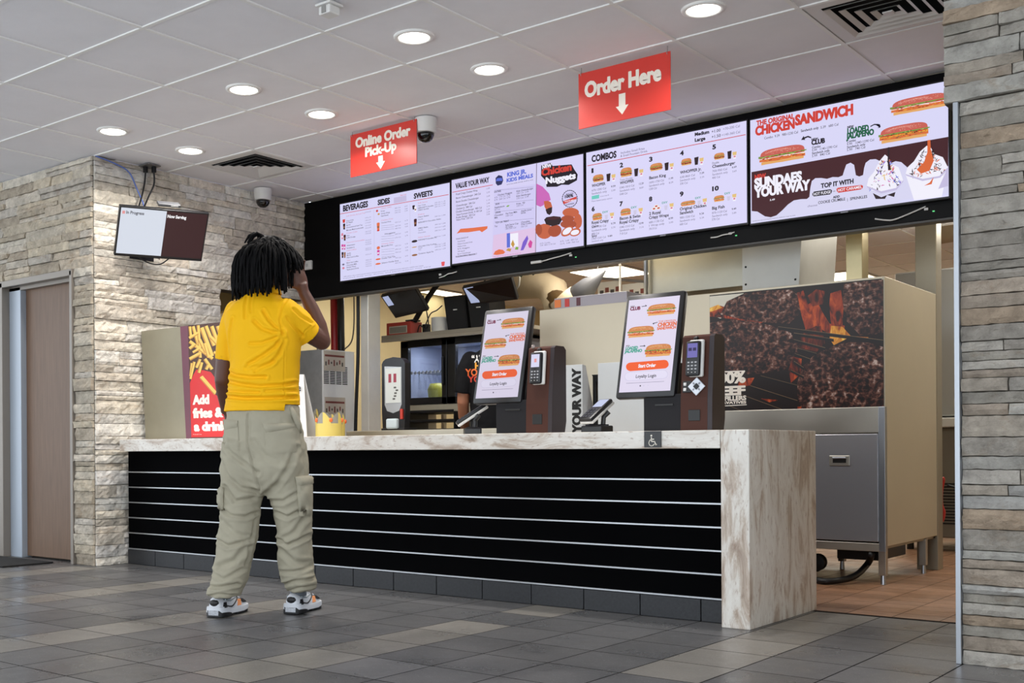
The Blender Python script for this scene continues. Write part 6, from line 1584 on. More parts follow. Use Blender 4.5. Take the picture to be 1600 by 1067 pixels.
def monitor(P, nrm_out, t, strip_):
    P = [Vector(p) for p in P]; c = sum(P, Vector())/4; n = (P[1]-P[0]).cross(P[3]-P[0]).normalized()
    if n.y > 0: n = -n
    T = thing('hanging_monitor', t, 'monitor', c[:], 0, 'black order monitors over the kitchen line')
    mb = MB(); mb.prism(P, -n*.03, BLKM); mb.build('case', T)
    mb = MB(); L = lambda a, b: P[0].lerp(P[1], a).lerp(P[3].lerp(P[2], a), b)+n*.001
    mb.face([L(.03, .04), L(.97, .04), L(.97, .93), L(.03, .93)], M('screen_dark', '0c0c10', .12)); d_ = mb.build('display', T)
    mb = MB(); q = strip_; mb.face([p+n*.0006 for p in (L(.03, q[0]), L(q[2], q[0]), L(q[2], q[1]), L(.03, q[1]))], E((178, 188, 222), .85)); mb.build('order_list', d_)
    mb = MB(); b0 = c-n*.03; mb.loftpath([b0, b0-n*.08, (b0-n*.08)+Vector((0, 0, .12)), Vector(((b0-n*.08).x, (b0-n*.08).y, 2.49))], .018, BLKM, 10); mb.build('ceiling_mount', T)
monitor([(-5.875,6.72,1.973), (-5.522,6.72,2.005), (-5.541,6.9,1.85), (-5.877,6.9,1.817)], None, 'black order monitor tilted down beside the steel post', (.04, .45, .2))
monitor([(-5.057,6.7,1.958), (-4.615,6.7,1.988), (-4.643,6.82,1.847), (-5.07,6.82,1.847)], None, 'black order monitor with a lit strip above the speakers', (.04, .92, .22))
T = thing('tray_rack', 'black tiered tray rack under the display cooler', 'rack', (-5.66, 7.12, .90))
for k in range(3): mb = MB(); mb.box((-5.90, 7.06, .905+k*.075), (-5.42, 7.34, .915+k*.075), KB, .003); mb.box((-5.90, 7.06, .905+k*.075), (-5.42, 7.066, .928+k*.075), KB, .002); mb.build('tray', T)
for x in (-5.91, -5.42): mb = MB(); mb.box((x, 7.06, .90), (x+.01, 7.34, 1.055), KB); mb.build('side_wall', T)
mb = MB(); mb.box((-5.36, 7.08, .90), (-5.24, 7.36, 1.05), M('bin_grey', '8c9096', .5), .004); tag(mb.build('storage_bin'), 'plain grey bin beside the black tray rack', 'bin')
mb = MB(); mb.box((-5.86, 7.10, .916), (-5.6, 7.30, .928), M('kraft', 'a08a62', .8), .002); tag(mb.build('paper_bags'), 'flat brown paper bags lying in the tray rack', 'bags')
# ------------------------------------------------------------------ long stainless food station with the grill poster
T = thing('food_station', 'long stainless food station with a drawer door and legs behind the counter', 'counter cabinet', (-3.1, 6.9, 0))
mb = MB(); mb.box((-4.22, 6.46, .84), (-1.985, 6.50, 1.70), M('station_steel', 'c2b9a4', .42, .4, var=.04, vscale=1.5), .002); mb.box((-4.22, 6.50, 1.66), (-1.985, 7.45, 1.70), STLW, .002); mb.box((-4.22, 6.50, .20), (-4.18, 7.45, 1.66), STLW); mb.box((-4.18, 7.41, .20), (-1.99, 7.45, 1.66), STLW); mb.build('upper_panel', T)
mb = MB(); mb.box((-1.990, 6.462, .215), (-1.978, 7.45, 1.70), M('station_steel', 'b3a98f', .42, .55), .002); mb.build('side_panel', T)
mb = MB(); mb.box((-4.22, 6.452, .842), (-1.985, 6.47, .985), STL, .003); mb.build('apron', T)
mb = MB(); mb.box((-4.22, 6.452, .186), (-1.99, 6.49, .232), STL, .003); mb.box((-4.22, 6.5, .2), (-1.99, 7.45, .232), STLW); mb.build('bottom_rail', T)
DOORM = M('drawer_steel', 'a6a7ac', .26, .6, bump=.25, bscale=2.2, stretch=(1, 1, .5))
for k, (a, b) in enumerate(((-2.62, -2.012), (-3.25, -2.635), (-3.88, -3.265))):
    mb = MB(); mb.box((a, 6.444, .240), (b, 6.470, .836), DOORM, .004); d_ = mb.build('drawer_door', T)
    hx = b-.15; mb = MB(); hx0, hx1 = hx-.125, hx-.002
    if k == 0: hx0, hx1 = (-2.276,6.444,0.715)[0], (-2.163,6.444,0.715)[0]
    mb.box((hx0, 6.438, .658), (hx1, 6.446, .716), STL, .003); mb.box((hx0+.02, 6.436, .675), (hx1-.02, 6.4385, .702), DARK, .001); mb.box((hx0+.018, 6.428, .697), (hx1-.018, 6.44, .708), ALU, .003); mb.build('handle', d_)
mb = MB(); mb.box((-2.012, 6.448, .186), (-1.976, 6.486, .985), ALU, .003); mb.build('corner_stile', T)
for p in ((-2.013,6.524,0), (-2.464,7.187,0), (-1.981,7.236,0), (-4.1, 6.5, 0), (-4.1, 7.4, 0)):
    x, y = min(p[0], -2.0), p[1]; mb = MB(); mb.box((x-.02, y-.02, .05), (x+.02, y+.02, .21), STL, .003); mb.cyl((x, y, 0), (x, y, .05), .015, ALU, 12, .012); mb.build('leg', T)
mb = MB(); mb.box((-2.30, 6.62, .12), (-2.06, 7.1, .20), BLKM, .006); mb.build('drain_box', T)
gx = .99
mb = MB(); mb.box((-2.995, 6.4565, .980), (-1.992, 6.4598, 1.688), M('poster_edge', '1a1210', .5)); layout(mb, SCREENS['gp'], (-2.994, 6.4562, .982), (1, 0, 0), (0, 0, 1), 0, .00010)
tag(mb.build('grill_poster'), 'big poster of burger patties over flames on the steel food station', 'poster')
mb = MB(); q = [(-2.344,6.362,0.02), (-2.228,6.335,0.02), (-2.156,6.484,0.04), (-2.134,6.645,0.1), (-2.052,6.454,0.17)]
mb.loftpath([(-2.75, 6.75, .03)]+[(a[0], min(a[1], 6.8), a[2]) for a in q], .018, BLKM, 10); tag(mb.build('hose', None, True), 'black hose curling on the tiles under the food station', 'hose')
mb = MB(); mb.loftpath([(-2.72, 6.62, .2), (-2.60, 6.64, .16), (-2.50, 6.66, .10), (-2.42, 6.66, .09)], .035, BLKM, 12); mb.ellipsoid((-2.42, 6.66, .09), (.05, .045, .05), BLKM); mb.lathe([(.02, 0), (.055, .01), (.055, .03), (.02, .04)], (-2.42, 6.63, .09), BLKM, 10, Matrix.Rotation(pi/2, 3, 'X')); tag(mb.build('drain_valve', None, angle=50), 'black drain valve under the food station', 'valve')
# boxes and ducts over the station
LAV = M('box_lavender', 'a7a2aa', .5)
T = thing('long_box', 'long pale grey box with red and orange stickers on top of the food station', 'box', (-3.85, 6.6, 1.701)); mb = MB(); mb.box((-4.13, 6.50, 1.701), (-3.58, 6.70, 1.775), LAV, .004); mb.build('box', T)
for x, w_, c_ in ((-4.125, .05, 'e07a30'), (-4.045, .035, 'c8322c'), (-3.955, .03, '5a2430')): mb = MB(); mb.box((x, 6.498, 1.712), (x+w_, 6.5, 1.765), M('sticker_'+c_, c_, .4)); mb.build('sticker', T)
T = thing('duct', 'beige wrapped duct sloping down behind the boxes', 'duct', (-4.55, 7.3, 2.0)); mb = MB(); mb.loftpath([(-5.30, 7.62, 2.09), (-4.95, 7.6, 2.07), (-4.80, 7.55, 2.0), (-4.74, 7.5, 1.86)], [.11, .11, .115, .10], M('duct_beige', 'b7a68a', .7, bump=.4, bscale=12), 16); mb.build('sleeve', T, True)
mb = MB(); mb.loftpath([(-4.76, 7.5, 1.93), (-4.64, 7.45, 1.86), (-4.58, 7.4, 1.60)], .085, M('duct_bronze', '6e5430', .4, .5), 14); mb.build('elbow', T, True)
mb = MB(); mb.loftpath([(-4.32, 7.1, 1.86), (-4.22, 7.1, 1.93), (-4.08, 7.1, 2.03)], [.085, .07, .006], M('funnel_grey', '55555a', .5), 16); mb.loftpath([(-4.45, 7.1, 1.76), (-4.36, 7.1, 1.84), (-4.31, 7.1, 1.87)], [.10, .09, .085], M('duct_beige', 'b7a68a', .7), 16); tag(mb.build('funnel', None, True), 'grey pointed funnel on a beige sleeve above the stickered box', 'funnel')
rr = random.Random(9)
for k in range(11):
    x = -4.98+k*.045+rr.uniform(-.02, .02); c_ = ['BLK', 'GRN', 'WHT'][k % 3]
    m_ = BLKM if k % 3 == 0 else M('cable_green', '3c5a48', .5) if k % 3 == 1 else M('cable_pale', 'a8a69c', .5)
    mb = MB(); y = 6.95+rr.uniform(-.05, .05); zb = rr.uniform(1.95, 2.1); mb.loftpath([(x, y, 2.49), (x+rr.uniform(-.03, .03), y, 2.3), (x+rr.uniform(-.04, .04), y, zb+.06), (x+rr.uniform(-.05, .05), y+.03, zb)], .006+.003*rr.random(), m_, 7)
    tag(mb.build('cable', None, True), 'loose cable in the bundle hanging from the kitchen ceiling above the duct', 'cable', 'hanging cable bundle')
T = thing('note_rail', 'steel rail hung with white paper sheets above the food station', 'rail', (-4.4, 8.3, 2.2)); a, b = (-5.194,8.2,2.258), (-4.844,8.6,2.125)
mb = MB(); mb.cyl((-4.93, 8.4, 2.21), (-4.22, 8.4, 2.09), .012, ALU, 10); mb.build('bar', T)
for k in range(3):
    x0 = -4.90+k*.23; zt = 2.185-k*.039; mb = MB(); mb.box((x0, 8.398, zt-.19), (x0+.21, 8.401, zt-.02), M('paper_white', 'd2d0c8', .6))
    for j in range(4): mb.box((x0+.02+.05*j, 8.3965, zt-.13+.02*(j % 2)), (x0+.055+.05*j, 8.398, zt-.09+.02*(j % 2)), INK if j % 2 else INK2)
    mb.build('sheet', T)
for x in (-4.9, -4.25): mb = MB(); mb.cyl((x, 8.4, 2.49), (x, 8.4, 2.2-(x+4.9)*.15), .004, ALU, 6); mb.build('hanger', T)
HOODM = M('hood_steel', 'a8a496', .36, .8, var=.08, vscale=2, rvar=.1); BRT = M('hood_bright', 'c6c6c2', .5, .35, var=.05, vscale=3)
T = thing('exhaust_hood', 'grey stainless exhaust hood hanging over the food station', 'hood', (-3.1, 7.2, 2.1))
mb = MB(); mb.box((-3.64, 6.90, 1.79), (-2.962, 7.7, 2.497), HOODM, .003); mb.build('side_panel', T)
mb = MB(); mb.prism([(-2.957, 6.85, 1.742), (-2.60, 6.85, 1.742), (-2.55, 6.85, 2.497), (-2.957, 6.85, 2.497)], (0, .6, 0), BRT); lab(mb.build('front_plate', T), 'pale riveted plate')
mb = MB()
for x, z in ((-2.935, 1.79), (-2.62, 1.79), (-2.935, 1.90), (-2.61, 2.2)): mb.ellipsoid((x, 6.849, z), (.007, .004, .007), DARK, None, 8, 6)
mb.build('rivets', T)
for u, v, Y, r, m_, t in ((979, 440, 7.0, .008, WHT, 'thin white hanging rod beside the exhaust hood'), (1010, 430, 6.95, .014, ALU, 'steel pipe at the left edge of the exhaust hood')):
    x = {979: (-3.858,7,1.917), 1010: (-3.636,6.86,1.923)}[u][0]; mb = MB(); mb.cyl((x, Y-.09, 1.702), (x, Y-.09, 2.495), r, m_, 12); tag(mb.build('rod', None, True), t, 'rod')
BRASS = M('warm_steel', 'c2b48c', .3, .75, var=.06)
for x0, x1, y, z0, m_, t in ((-2.30, -2.205, 6.80, 1.701, BRASS, 'square steel post standing on top of the food station'), (-2.10, -1.976, 7.46, 0, STLW, 'square steel post at the back corner of the food station')):
    mb = MB(); mb.box((x0, y, z0), (x1, y+.11, 2.497), m_, .004); tag(mb.build('square_post'), t, 'post', 'square steel posts by the food station')
# far right of the kitchen
T = thing('white_freezer', 'pale upright appliance with a vented grey base seen past the food station', 'appliance', (-1.9, 9.0, 0))
FZ = M('freezer_pale', 'a9abaa', .35, .4); mb = MB(); mb.box((-2.62, 8.8, .98), (-1.5, 9.6, 2.05), FZ, .01); mb.build('upper_case', T)
mb = MB(); mb.box((-2.62, 8.76, .90), (-1.5, 9.6, .97), M('freezer_trim', 'c8c8c4', .4), .008); mb.build('trim', T)
mb = MB(); mb.box((-2.62, 8.8, .10), (-1.5, 9.6, .90), M('freezer_base', '77736a', .5, .3), .01); mb.build('base', T)
mb = MB()
for k in range(14): mb.box((-2.50, 8.797, .20+k*.022), (-2.15, 8.80, .21+k*.022), DARK)
mb.build('vents', T)
for x in (-2.55, -1.57): mb = MB(); mb.cyl((x, 8.9, 0), (x, 8.9, .10), .025, BLKM); mb.build('foot', T)
mb = MB(); mb.loftpath([(-2.0, 7.585, .66), (-2.003,7.6,0.564), (-1.985,7.62,0.56), (-1.997,7.62,0.48), (-1.997,7.62,0.399), (-1.983,7.62,0.351), (-1.994,7.62,0.295), (-2.02, 7.64, .28), (-2.05, 7.68, .012)], .010, M('hose_red', 'b02a22', .4), 10); tag(mb.build('hose', None, True), 'red hose looping beside the back corner of the food station', 'hose')
mb = MB(); mb.loftpath([(-1.96, 7.62, .52), (-1.75, 8.1, .40), (-1.55, 8.5, .34)], .008, BLKM, 8); tag(mb.build('cord', None, True), 'black cord slanting in front of the vented grey base', 'cord')
mb = MB(); mb.loftpath([(-2.30, 8.3, 2.2), (-1.95, 8.32, 2.22), (-1.6, 8.28, 2.14), (-1.3, 8.3, 2.2)], .06, M('duct_beige', 'b7a68a', .7), 12); tag(mb.build('wrapped_pipe', None, True), 'lumpy beige wrapped pipe under the ceiling past the food station', 'pipe')
# floor mat
mb = MB(); mb.box((-8.2, 3.98, .0), (-6.80, 4.36, .012), M('mat_black', '1c1a19', .95, bump=.5, bscale=300), .004); tag(mb.build('floor_mat'), 'dark brown-black mat on the floor before the wooden door', 'mat')

# ================================================================== PEOPLE
from mathutils.bvhtree import BVHTree
V = Vector
CA, SA = cos(YAW), sin(YAW)
def remesh(mb, vox, it=6, fac=.5):
    me = mb.mesh('tmp'); ob = bpy.data.objects.new('tmp', me); COL.objects.link(ob)
    m = ob.modifiers.new('r', 'REMESH'); m.mode = 'VOXEL'; m.voxel_size = vox; m.use_smooth_shade = True
    if it: m2 = ob.modifiers.new('s', 'SMOOTH'); m2.factor = fac; m2.iterations = it
    dg = bpy.context.evaluated_depsgraph_get(); dg.update(); out = bpy.data.meshes.new_from_object(ob.evaluated_get(dg)); bpy.data.objects.remove(ob); bpy.data.meshes.remove(me)
    return out
def put(me, name, parent, mat):
    me.materials.clear(); me.materials.append(mat); me.name = name
    off = parent.location.copy() if parent.parent is None else parent.parent.location.copy()
    me.transform(Matrix.Translation(-off)); me.polygons.foreach_set('use_smooth', [True]*len(me.polygons)); me.update()
    o = bpy.data.objects.new(name, me); COL.objects.link(o); o.parent = parent; return o
def limb(mb, pts, rad, mat, n=16):                     # tapered limb with round ends
    mb.loftpath(pts, rad, mat, n)
    for p, r in ((pts[0], rad[0]), (pts[-1], rad[-1])): mb.ellipsoid(p, (r, r, r), mat)
    for p, r in zip(pts[1:-1], rad[1:-1]): mb.ellipsoid(p, (r, r, r), mat, None, 12, 8)
def oval(c, W, D, R, F, n=28, sq=2.3):
    out = []
    for k in range(n):
        t = 2*pi*k/n; ct, st = cos(t), sin(t); a = abs(ct)**(2/sq)*(1 if ct > 0 else -1); b = abs(st)**(2/sq)*(1 if st > 0 else -1)
        out.append(V(c)+R*(W*a)+F*(D*b))
    return out
def plane_az(p): return (p[0]*CA+p[1]*SA, p[2])
def seg_d(a, z, P):
    best = 9
    for (x1, y1), (x2, y2) in zip(P, P[1:]):
        dx, dy = x2-x1, y2-y1; L = dx*dx+dy*dy or 1e-9; t = max(0, min(1, ((a-x1)*dx+(z-y1)*dy)/L)); d = sqrt((a-x1-t*dx)**2+(z-y1-t*dy)**2)*1.0
        tp = .45+.55*sin(pi*min(.95, max(.05, t*.9+.05))) if len(P) == 2 else 1
        best = min(best, d/max(tp, .3))
    return best
def fold(me, strokes, amp=.004, sc=(9, 9, 16), seed=0.0, base=.5):
    S = [([plane_az(p) for p in P], w, d) for P, w, d in strokes]; nr = [v.normal.copy() for v in me.vertices]
    BB = [(min(p[0] for p in P)-3*w, max(p[0] for p in P)+3*w, min(p[1] for p in P)-3*w, max(p[1] for p in P)+3*w) for P, w, d in S]
    for v, n in zip(me.vertices, nr):
        a, z = plane_az(v.co); toward = -(-n.x*SA+n.y*CA); k = max(0, min(1, toward*1.8+.25)); q = 0
        if k > 0:
            for (P, w, d), bb in zip(S, BB):
                if bb[0] < a < bb[1] and bb[2] < z < bb[3]:
                    s = seg_d(a, z, P)/w
                    if s < 3: q += d*(-exp(-s*s)+.55*exp(-((s-1.7)/.8)**2))
        c = v.co; no = noise.noise(V((c.x*sc[0]+seed, c.y*sc[1], c.z*sc[2])))+.5*noise.noise(V((c.x*sc[0]*2.3, c.y*sc[1]*2.3+seed, c.z*sc[2]*2.3)))
        v.co = c+n*(q*k+amp*no*(base+(1-base)*(1-k)))
    me.update()
def bvh(me, off=V((0, 0, 0))): return BVHTree.FromPolygons([v.co+off for v in me.vertices], [tuple(p.vertices) for p in me.polygons])
EYE = V((0, 0, .768))
def patch(tree, quad, off, mat, name, parent, nu=10, nv=10, thick=.006):      # cloth piece laid on the garment
    q = [V(p) for p in quad]; mb = MB(); top = []; lo = []
    for j in range(nv+1):
        for i in range(nu+1):
            t = q[0].lerp(q[1], i/nu).lerp(q[3].lerp(q[2], i/nu), j/nv); d = (t-EYE).normalized(); h = tree.ray_cast(t-d*1.2, d)
            p, n = (h[0], h[1]) if h[0] is not None else (t, -d)
            e = 1 if 0 < i < nu and 0 < j < nv else .35
            top.append(p+n*off*e-d*.001); lo.append(p+d*.004)
    f = [(j*(nu+1)+i, (j+1)*(nu+1)+i, (j+1)*(nu+1)+i+1, j*(nu+1)+i+1) for j in range(nv) for i in range(nu)]
    mb.add(top, f, mat); ring = [i for i in range(nu+1)]+[(j+1)*(nu+1)+nu for j in range(nv)]+[nv*(nu+1)+i for i in range(nu-1, -1, -1)]+[j*(nu+1) for j in range(nv-1, 0, -1)]
    R = len(ring); mb.add([top[i] for i in ring]+[lo[i] for i in ring], [(i, (i+1) % R, R+(i+1) % R, R+i) for i in range(R)], mat)
    return mb.build(name, parent, True)
def hand(mb, wrist, palm_end, back_n, spread, curls, rl, mat, thumb_side, scale=1.0):
    w, e = V(wrist), V(palm_end); ax = (e-w).normalized(); nb = V(back_n); nb = (nb-ax*nb.dot(ax)).normalized(); sd = ax.cross(nb)*thumb_side
    L = (e-w).length; X = Matrix((( *sd, 0), (*ax, 0), (*nb, 0), (0, 0, 0, 1))).transposed().to_3x3()
    mb.ellipsoid(w+ax*L*.55, (.040*scale, L*.62, .017*scale), mat, X, 16, 12); mb.loftpath([w-ax*.02, w+ax*L*.35], [.026*scale, .030*scale], mat, 12)
    for k in range(4):
        o = (1.5-k)*.0195*scale; root = e+sd*o-ax*(.006*abs(k-1.2))-ax*.008; ln = rl*(.92, 1.0, .95, .76)[k]; p = [root]; dr = (ax+sd*(1.5-k)*spread).normalized(); c = curls[k]
        for s_, fr in ((0, .46), (1, .30), (2, .24)):
            dr = (Matrix.Rotation(-c*(.6 if s_ == 0 else 1), 3, sd) @ dr).normalized(); p.append(p[-1]+dr*ln*fr)
        r = .0086*scale; limb(mb, p, [r*1.05, r, r*.93, r*.8], mat, 10)
    t0 = w+ax*L*.30+sd*.028*scale-nb*.004; t1 = t0+(sd*.7+ax*.6-nb*.35).normalized()*.038*scale; t2 = t1+(sd*.25+ax*.9-nb*.3).normalized()*.030*scale
    limb(mb, [w+ax*L*.2+sd*.012, t0, t1, t2], [.014*scale, .013*scale, .0105*scale, .0085*scale], mat, 10)
def head(mb, c, f, up, mat, s=1.0):
    c = V(c); f = V(f).normalized(); up = (V(up)-f*V(up).dot(f)).normalized(); r = f.cross(up); X = Matrix((r, f, up)).transposed(); G = lambda a, b, z: c+r*(a*s)+f*(b*s)+up*(z*s)
    E_ = lambda p, rr_: mb.ellipsoid(G(*p), tuple(q*s for q in rr_), mat, X, 20, 14)
    E_((0, -.010, .020), (.078, .098, .096)); E_((0, .035, -.035), (.060, .062, .075)); E_((0, .058, -.082), (.030, .030, .026)); E_((0, .078, .022), (.050, .018, .014))
    for sx in (-1, 1): E_((sx*.040, .064, -.018), (.024, .024, .022)); E_((sx*.079, -.004, -.008), (.010, .022, .034)); E_((sx*.040, .010, -.070), (.026, .050, .034))
    limb(mb, [G(0, .088, .012), G(0, .106, -.022)], [.010*s, .015*s], mat, 12); E_((-.013, .094, -.026), (.010, .012, .009)); E_((.013, .094, -.026), (.010, .012, .009))
    E_((0, .090, -.052), (.024, .012, .007)); E_((0, .087, -.064), (.021, .012, .008))
    return G, X, r, f, up
# ------------------------------------------------------------------ the customer
SKIN = M('skin_dark_brown', '5a3a2e', .48, spec=.4, var=.08, vscale=12); CLOTH = M('shirt_yellow', 'eeb40c', .72, spec=.2, bump=.06, bscale=420); PANT = M('trouser_khaki', 'a39d8a', .82, spec=.15, bump=.12, bscale=350, var=.05, vscale=8); HAIR = M('hair_black', '080708', .75, spec=.12)
person = thing('person', 'person in a yellow polo shirt and khaki cargo trousers standing back-turned with hand to forehead', 'person', (-3.862, 3.567, 0))
FD = V((-.36, .933, 0)).normalized(); RD = V((FD.y, -FD.x, 0))
# body: one continuous surface
mb = MB()
hc = V((-3.828,3.622,1.627)); sr = V((CA, SA, 0)); sd_ = V((-SA, CA, 0)); hf = (sr*.84+sd_*.52+V((0, 0, -.16))).normalized()
G, HX, hr, hf, hu = head(mb, hc, hf, (V((0, 0, 1))+sr*.10), SKIN, 1.0)
limb(mb, [(-3.843,3.57,1.454), (-3.832,3.593,1.526), (-3.828,3.609,1.569)], [.064, .057, .058], SKIN)
mb.loft([oval((-3.859,3.569,0.947), .14, .10, RD, FD), oval((-3.85,3.577,1.071), .14, .10, RD, FD), oval((-3.849,3.578,1.278), .15, .10, RD, FD), oval((-3.857,3.571,1.391), .16, .085, RD, FD), oval((-3.855,3.573,1.456), .08, .06, RD, FD)], SKIN)
limb(mb, [(-3.976,3.535,1.382), (-4.041,3.513,1.197), (-4.06,3.516,1.102)], [.052, .045, .042], SKIN); limb(mb, [(-4.06,3.516,1.102), (-4.117,3.573,1.046), (-4.189,3.643,0.976)], [.042, .040, .028], SKIN)
limb(mb, [(-3.738,3.62,1.379), (-3.712,3.734,1.31), (-3.707,3.818,1.276)], [.054, .047, .042], SKIN); limb(mb, [(-3.707,3.818,1.276), (-3.72,3.806,1.352), (-3.739,3.783,1.429), (-3.761,3.751,1.506)], [.042, .041, .034, .0265], SKIN)
hand(mb, (-3.761,3.751,1.506), (-3.77,3.718,1.608), (sr*.55-sd_*.83), .12, (.25, .28, .3, .35), .075, SKIN, -1)
hand(mb, (-4.189,3.643,0.976), (-4.21,3.677,0.909), (-sr*.9-sd_*.3), .08, (.5, .55, .6, .65), .07, SKIN, 1)
body = put(remesh(mb, .0048, 6), 'body', person, SKIN)
for sx in (-1, 1):
    mb = MB(); mb.ellipsoid(G(sx*.032, .080, .000), (.013, .010, .008), M('eye_white', 'd8d2ca', .2), HX); mb.ellipsoid(G(sx*.032, .0875, .000), (.005, .004, .005), M('eye_dark', '140d0a', .1), HX); mb.build('eye', body, True)
# polo shirt
mb = MB()
T_ = [((-3.857,3.571,0.944), .180, .134), ((-3.855,3.573,0.965), .178, .133), ((-3.852,3.575,1.006), .173, .128), ((-3.85,3.577,1.071), .166, .124), ((-3.845,3.582,1.16), .166, .124), ((-3.844,3.582,1.234), .170, .126), ((-3.849,3.578,1.308), .176, .124), ((-3.855,3.573,1.367), .180, .114), ((-3.859,3.569,1.405), .172, .100), ((-3.859,3.569,1.438), .142, .086), ((-3.857,3.571,1.464), .100, .074), ((-3.85,3.577,1.485), .076, .068), ((-3.848,3.579,1.5), .066, .062)]
mb.loft([oval(c, W, D, RD, FD, 32) for c, W, D in T_], CLOTH)
limb(mb, [(-3.737,3.614,1.393), (-3.723,3.679,1.348)], [.068, .070], CLOTH); mb.loftpath([(-3.73,3.66,1.361), (-3.718,3.69,1.333), (-3.712,3.734,1.295)], [.069, .069, .066], CLOTH, 22)
limb(mb, [(-3.98,3.539,1.404), (-4.016,3.527,1.322)], [.066, .062], CLOTH); mb.loftpath([(-4.001,3.534,1.36), (-4.025,3.523,1.286), (-4.043,3.518,1.188)], [.063, .058, .052], CLOTH, 22)
me = remesh(mb, .0052, 5)
ST = [([(-3.772,3.644,1.301), (-3.795,3.624,1.319), (-3.821,3.602,1.355), (-3.839,3.586,1.396)], .007, .008), ([(-3.772,3.644,1.295), (-3.808,3.613,1.296), (-3.844,3.582,1.314), (-3.871,3.559,1.349)], .008, .008), ([(-3.772,3.644,1.289), (-3.804,3.617,1.266), (-3.844,3.582,1.249), (-3.885,3.547,1.249)], .007, .007), ([(-3.77,3.645,1.283), (-3.795,3.624,1.233), (-3.836,3.589,1.195), (-3.894,3.539,1.154)], .008, .009), ([(-3.766,3.649,1.266), (-3.782,3.636,1.201), (-3.813,3.608,1.154), (-3.867,3.562,1.125)], .008, .007),
      ([(-3.971,3.474,1.125), (-3.939,3.501,1.107), (-3.886,3.547,1.095), (-3.832,3.593,1.095)], .008, .010), ([(-3.973,3.472,1.084), (-3.926,3.512,1.066), (-3.854,3.574,1.053), (-3.773,3.643,1.059), (-3.733,3.677,1.07)], .008, .010), ([(-3.903,3.532,1.137), (-3.854,3.574,1.142), (-3.804,3.616,1.165)], .008, .005), ([(-3.978,3.468,1.013), (-3.911,3.525,1.001), (-3.821,3.602,1), (-3.733,3.677,1.005)], .008, .012), ([(-3.98,3.466,1.04), (-3.922,3.516,1.03), (-3.854,3.573,1.024)], .006, .006), ([(-3.832,3.593,1.033), (-3.776,3.641,1.038), (-3.733,3.677,1.035)], .006, .006),
      ([(-3.766,3.649,1.224), (-3.769,3.647,1.1), (-3.767,3.648,0.994)], .003, .0035), ([(-3.983,3.464,0.963), (-3.877,3.554,0.953), (-3.767,3.648,0.949)], .003, .002), ([(-3.902,3.533,1.468), (-3.907,3.529,1.426), (-3.905,3.531,1.367)], .006, .005), ([(-3.882,3.55,1.474), (-3.886,3.546,1.432), (-3.884,3.548,1.391)], .005, .004), ([(-3.758,3.656,1.455), (-3.776,3.64,1.408), (-3.783,3.634,1.352), (-3.774,3.642,1.301)], .005, .005), ([(-3.736,3.675,1.404), (-3.713,3.694,1.375), (-3.677,3.724,1.348)], .007, .005), ([(-3.758,3.655,1.366), (-3.736,3.674,1.325), (-3.709,3.697,1.289)], .007, .005), ([(-3.952,3.49,1.368), (-3.961,3.482,1.309), (-3.964,3.48,1.235), (-3.966,3.478,1.19)], .006, .008), ([(-4.004,3.446,1.2), (-3.984,3.463,1.193), (-3.966,3.478,1.19)], .003, .003), ([(-3.675,3.726,1.339), (-3.7,3.705,1.309), (-3.723,3.686,1.262)], .003, .003)]
fold(me, ST, .0035, (10, 10, 14), 3.0)
hz = V((-3.751,3.661,0.973)).z; ha = plane_az(V((-3.767,3.648,0.952)))[0]
for v in me.vertices:
    a, z = plane_az(v.co)
    if a > ha and z < hz: v.co.z = hz-.001*(hz-z)
shirt_me = me; shirt = put(me, 'polo_shirt', person, CLOTH)
mb = MB(); cr = []
for z_, W, D in ((0, .070, .068), (.022, .069, .067), (.032, .072, .070), (.016, .079, .078), (-.004, .084, .084)):
    cr.append(oval(V((-3.848,3.579,1.488))+V((0, 0, z_)), W, D, RD, FD, 28, 2.0))
mb.loft(cr, CLOTH, False); mb.build('collar', shirt, True)
# cargo trousers
mb = MB()
H_ = [((-3.855,3.573,0.971), .170, .120), ((-3.853,3.575,0.923), .176, .124), ((-3.853,3.575,0.858), .188, .130), ((-3.853,3.574,0.776), .196, .134), ((-3.851,3.576,0.693), .198, .134), ((-3.852,3.576,0.634), .190, .122), ((-3.852,3.576,0.586), .165, .09), ((-3.852,3.575,0.557), .12, .05)]
mb.loft([oval(c, W, D, RD, FD, 32) for c, W, D in H_], PANT)
def leg_(L): mb.loft([oval(c, W, D, RD, FD, 24, 2.1) for c, W, D in L], PANT)
leg_([((-3.921,3.517,0.806), .10, .115), ((-3.923,3.515,0.687), .098, .115), ((-3.926,3.512,0.584), .092, .110), ((-3.926,3.499,0.481), .088, .102), ((-3.93,3.483,0.364), .089, .098), ((-3.936,3.464,0.253), .083, .094), ((-3.941,3.44,0.167), .078, .094), ((-3.951,3.426,0.129), .076, .094), ((-3.953,3.424,0.103), .072, .090)])
leg_([((-3.781,3.636,0.805), .10, .115), ((-3.775,3.641,0.686), .104, .118), ((-3.764,3.65,0.583), .102, .114), ((-3.756,3.67,0.479), .086, .104), ((-3.759,3.681,0.359), .078, .098), ((-3.762,3.691,0.245), .077, .094), ((-3.757,3.702,0.164), .080, .092), ((-3.752,3.713,0.137), .070, .088), ((-3.75,3.715,0.113), .064, .082)])
me = remesh(mb, .0062, 5)
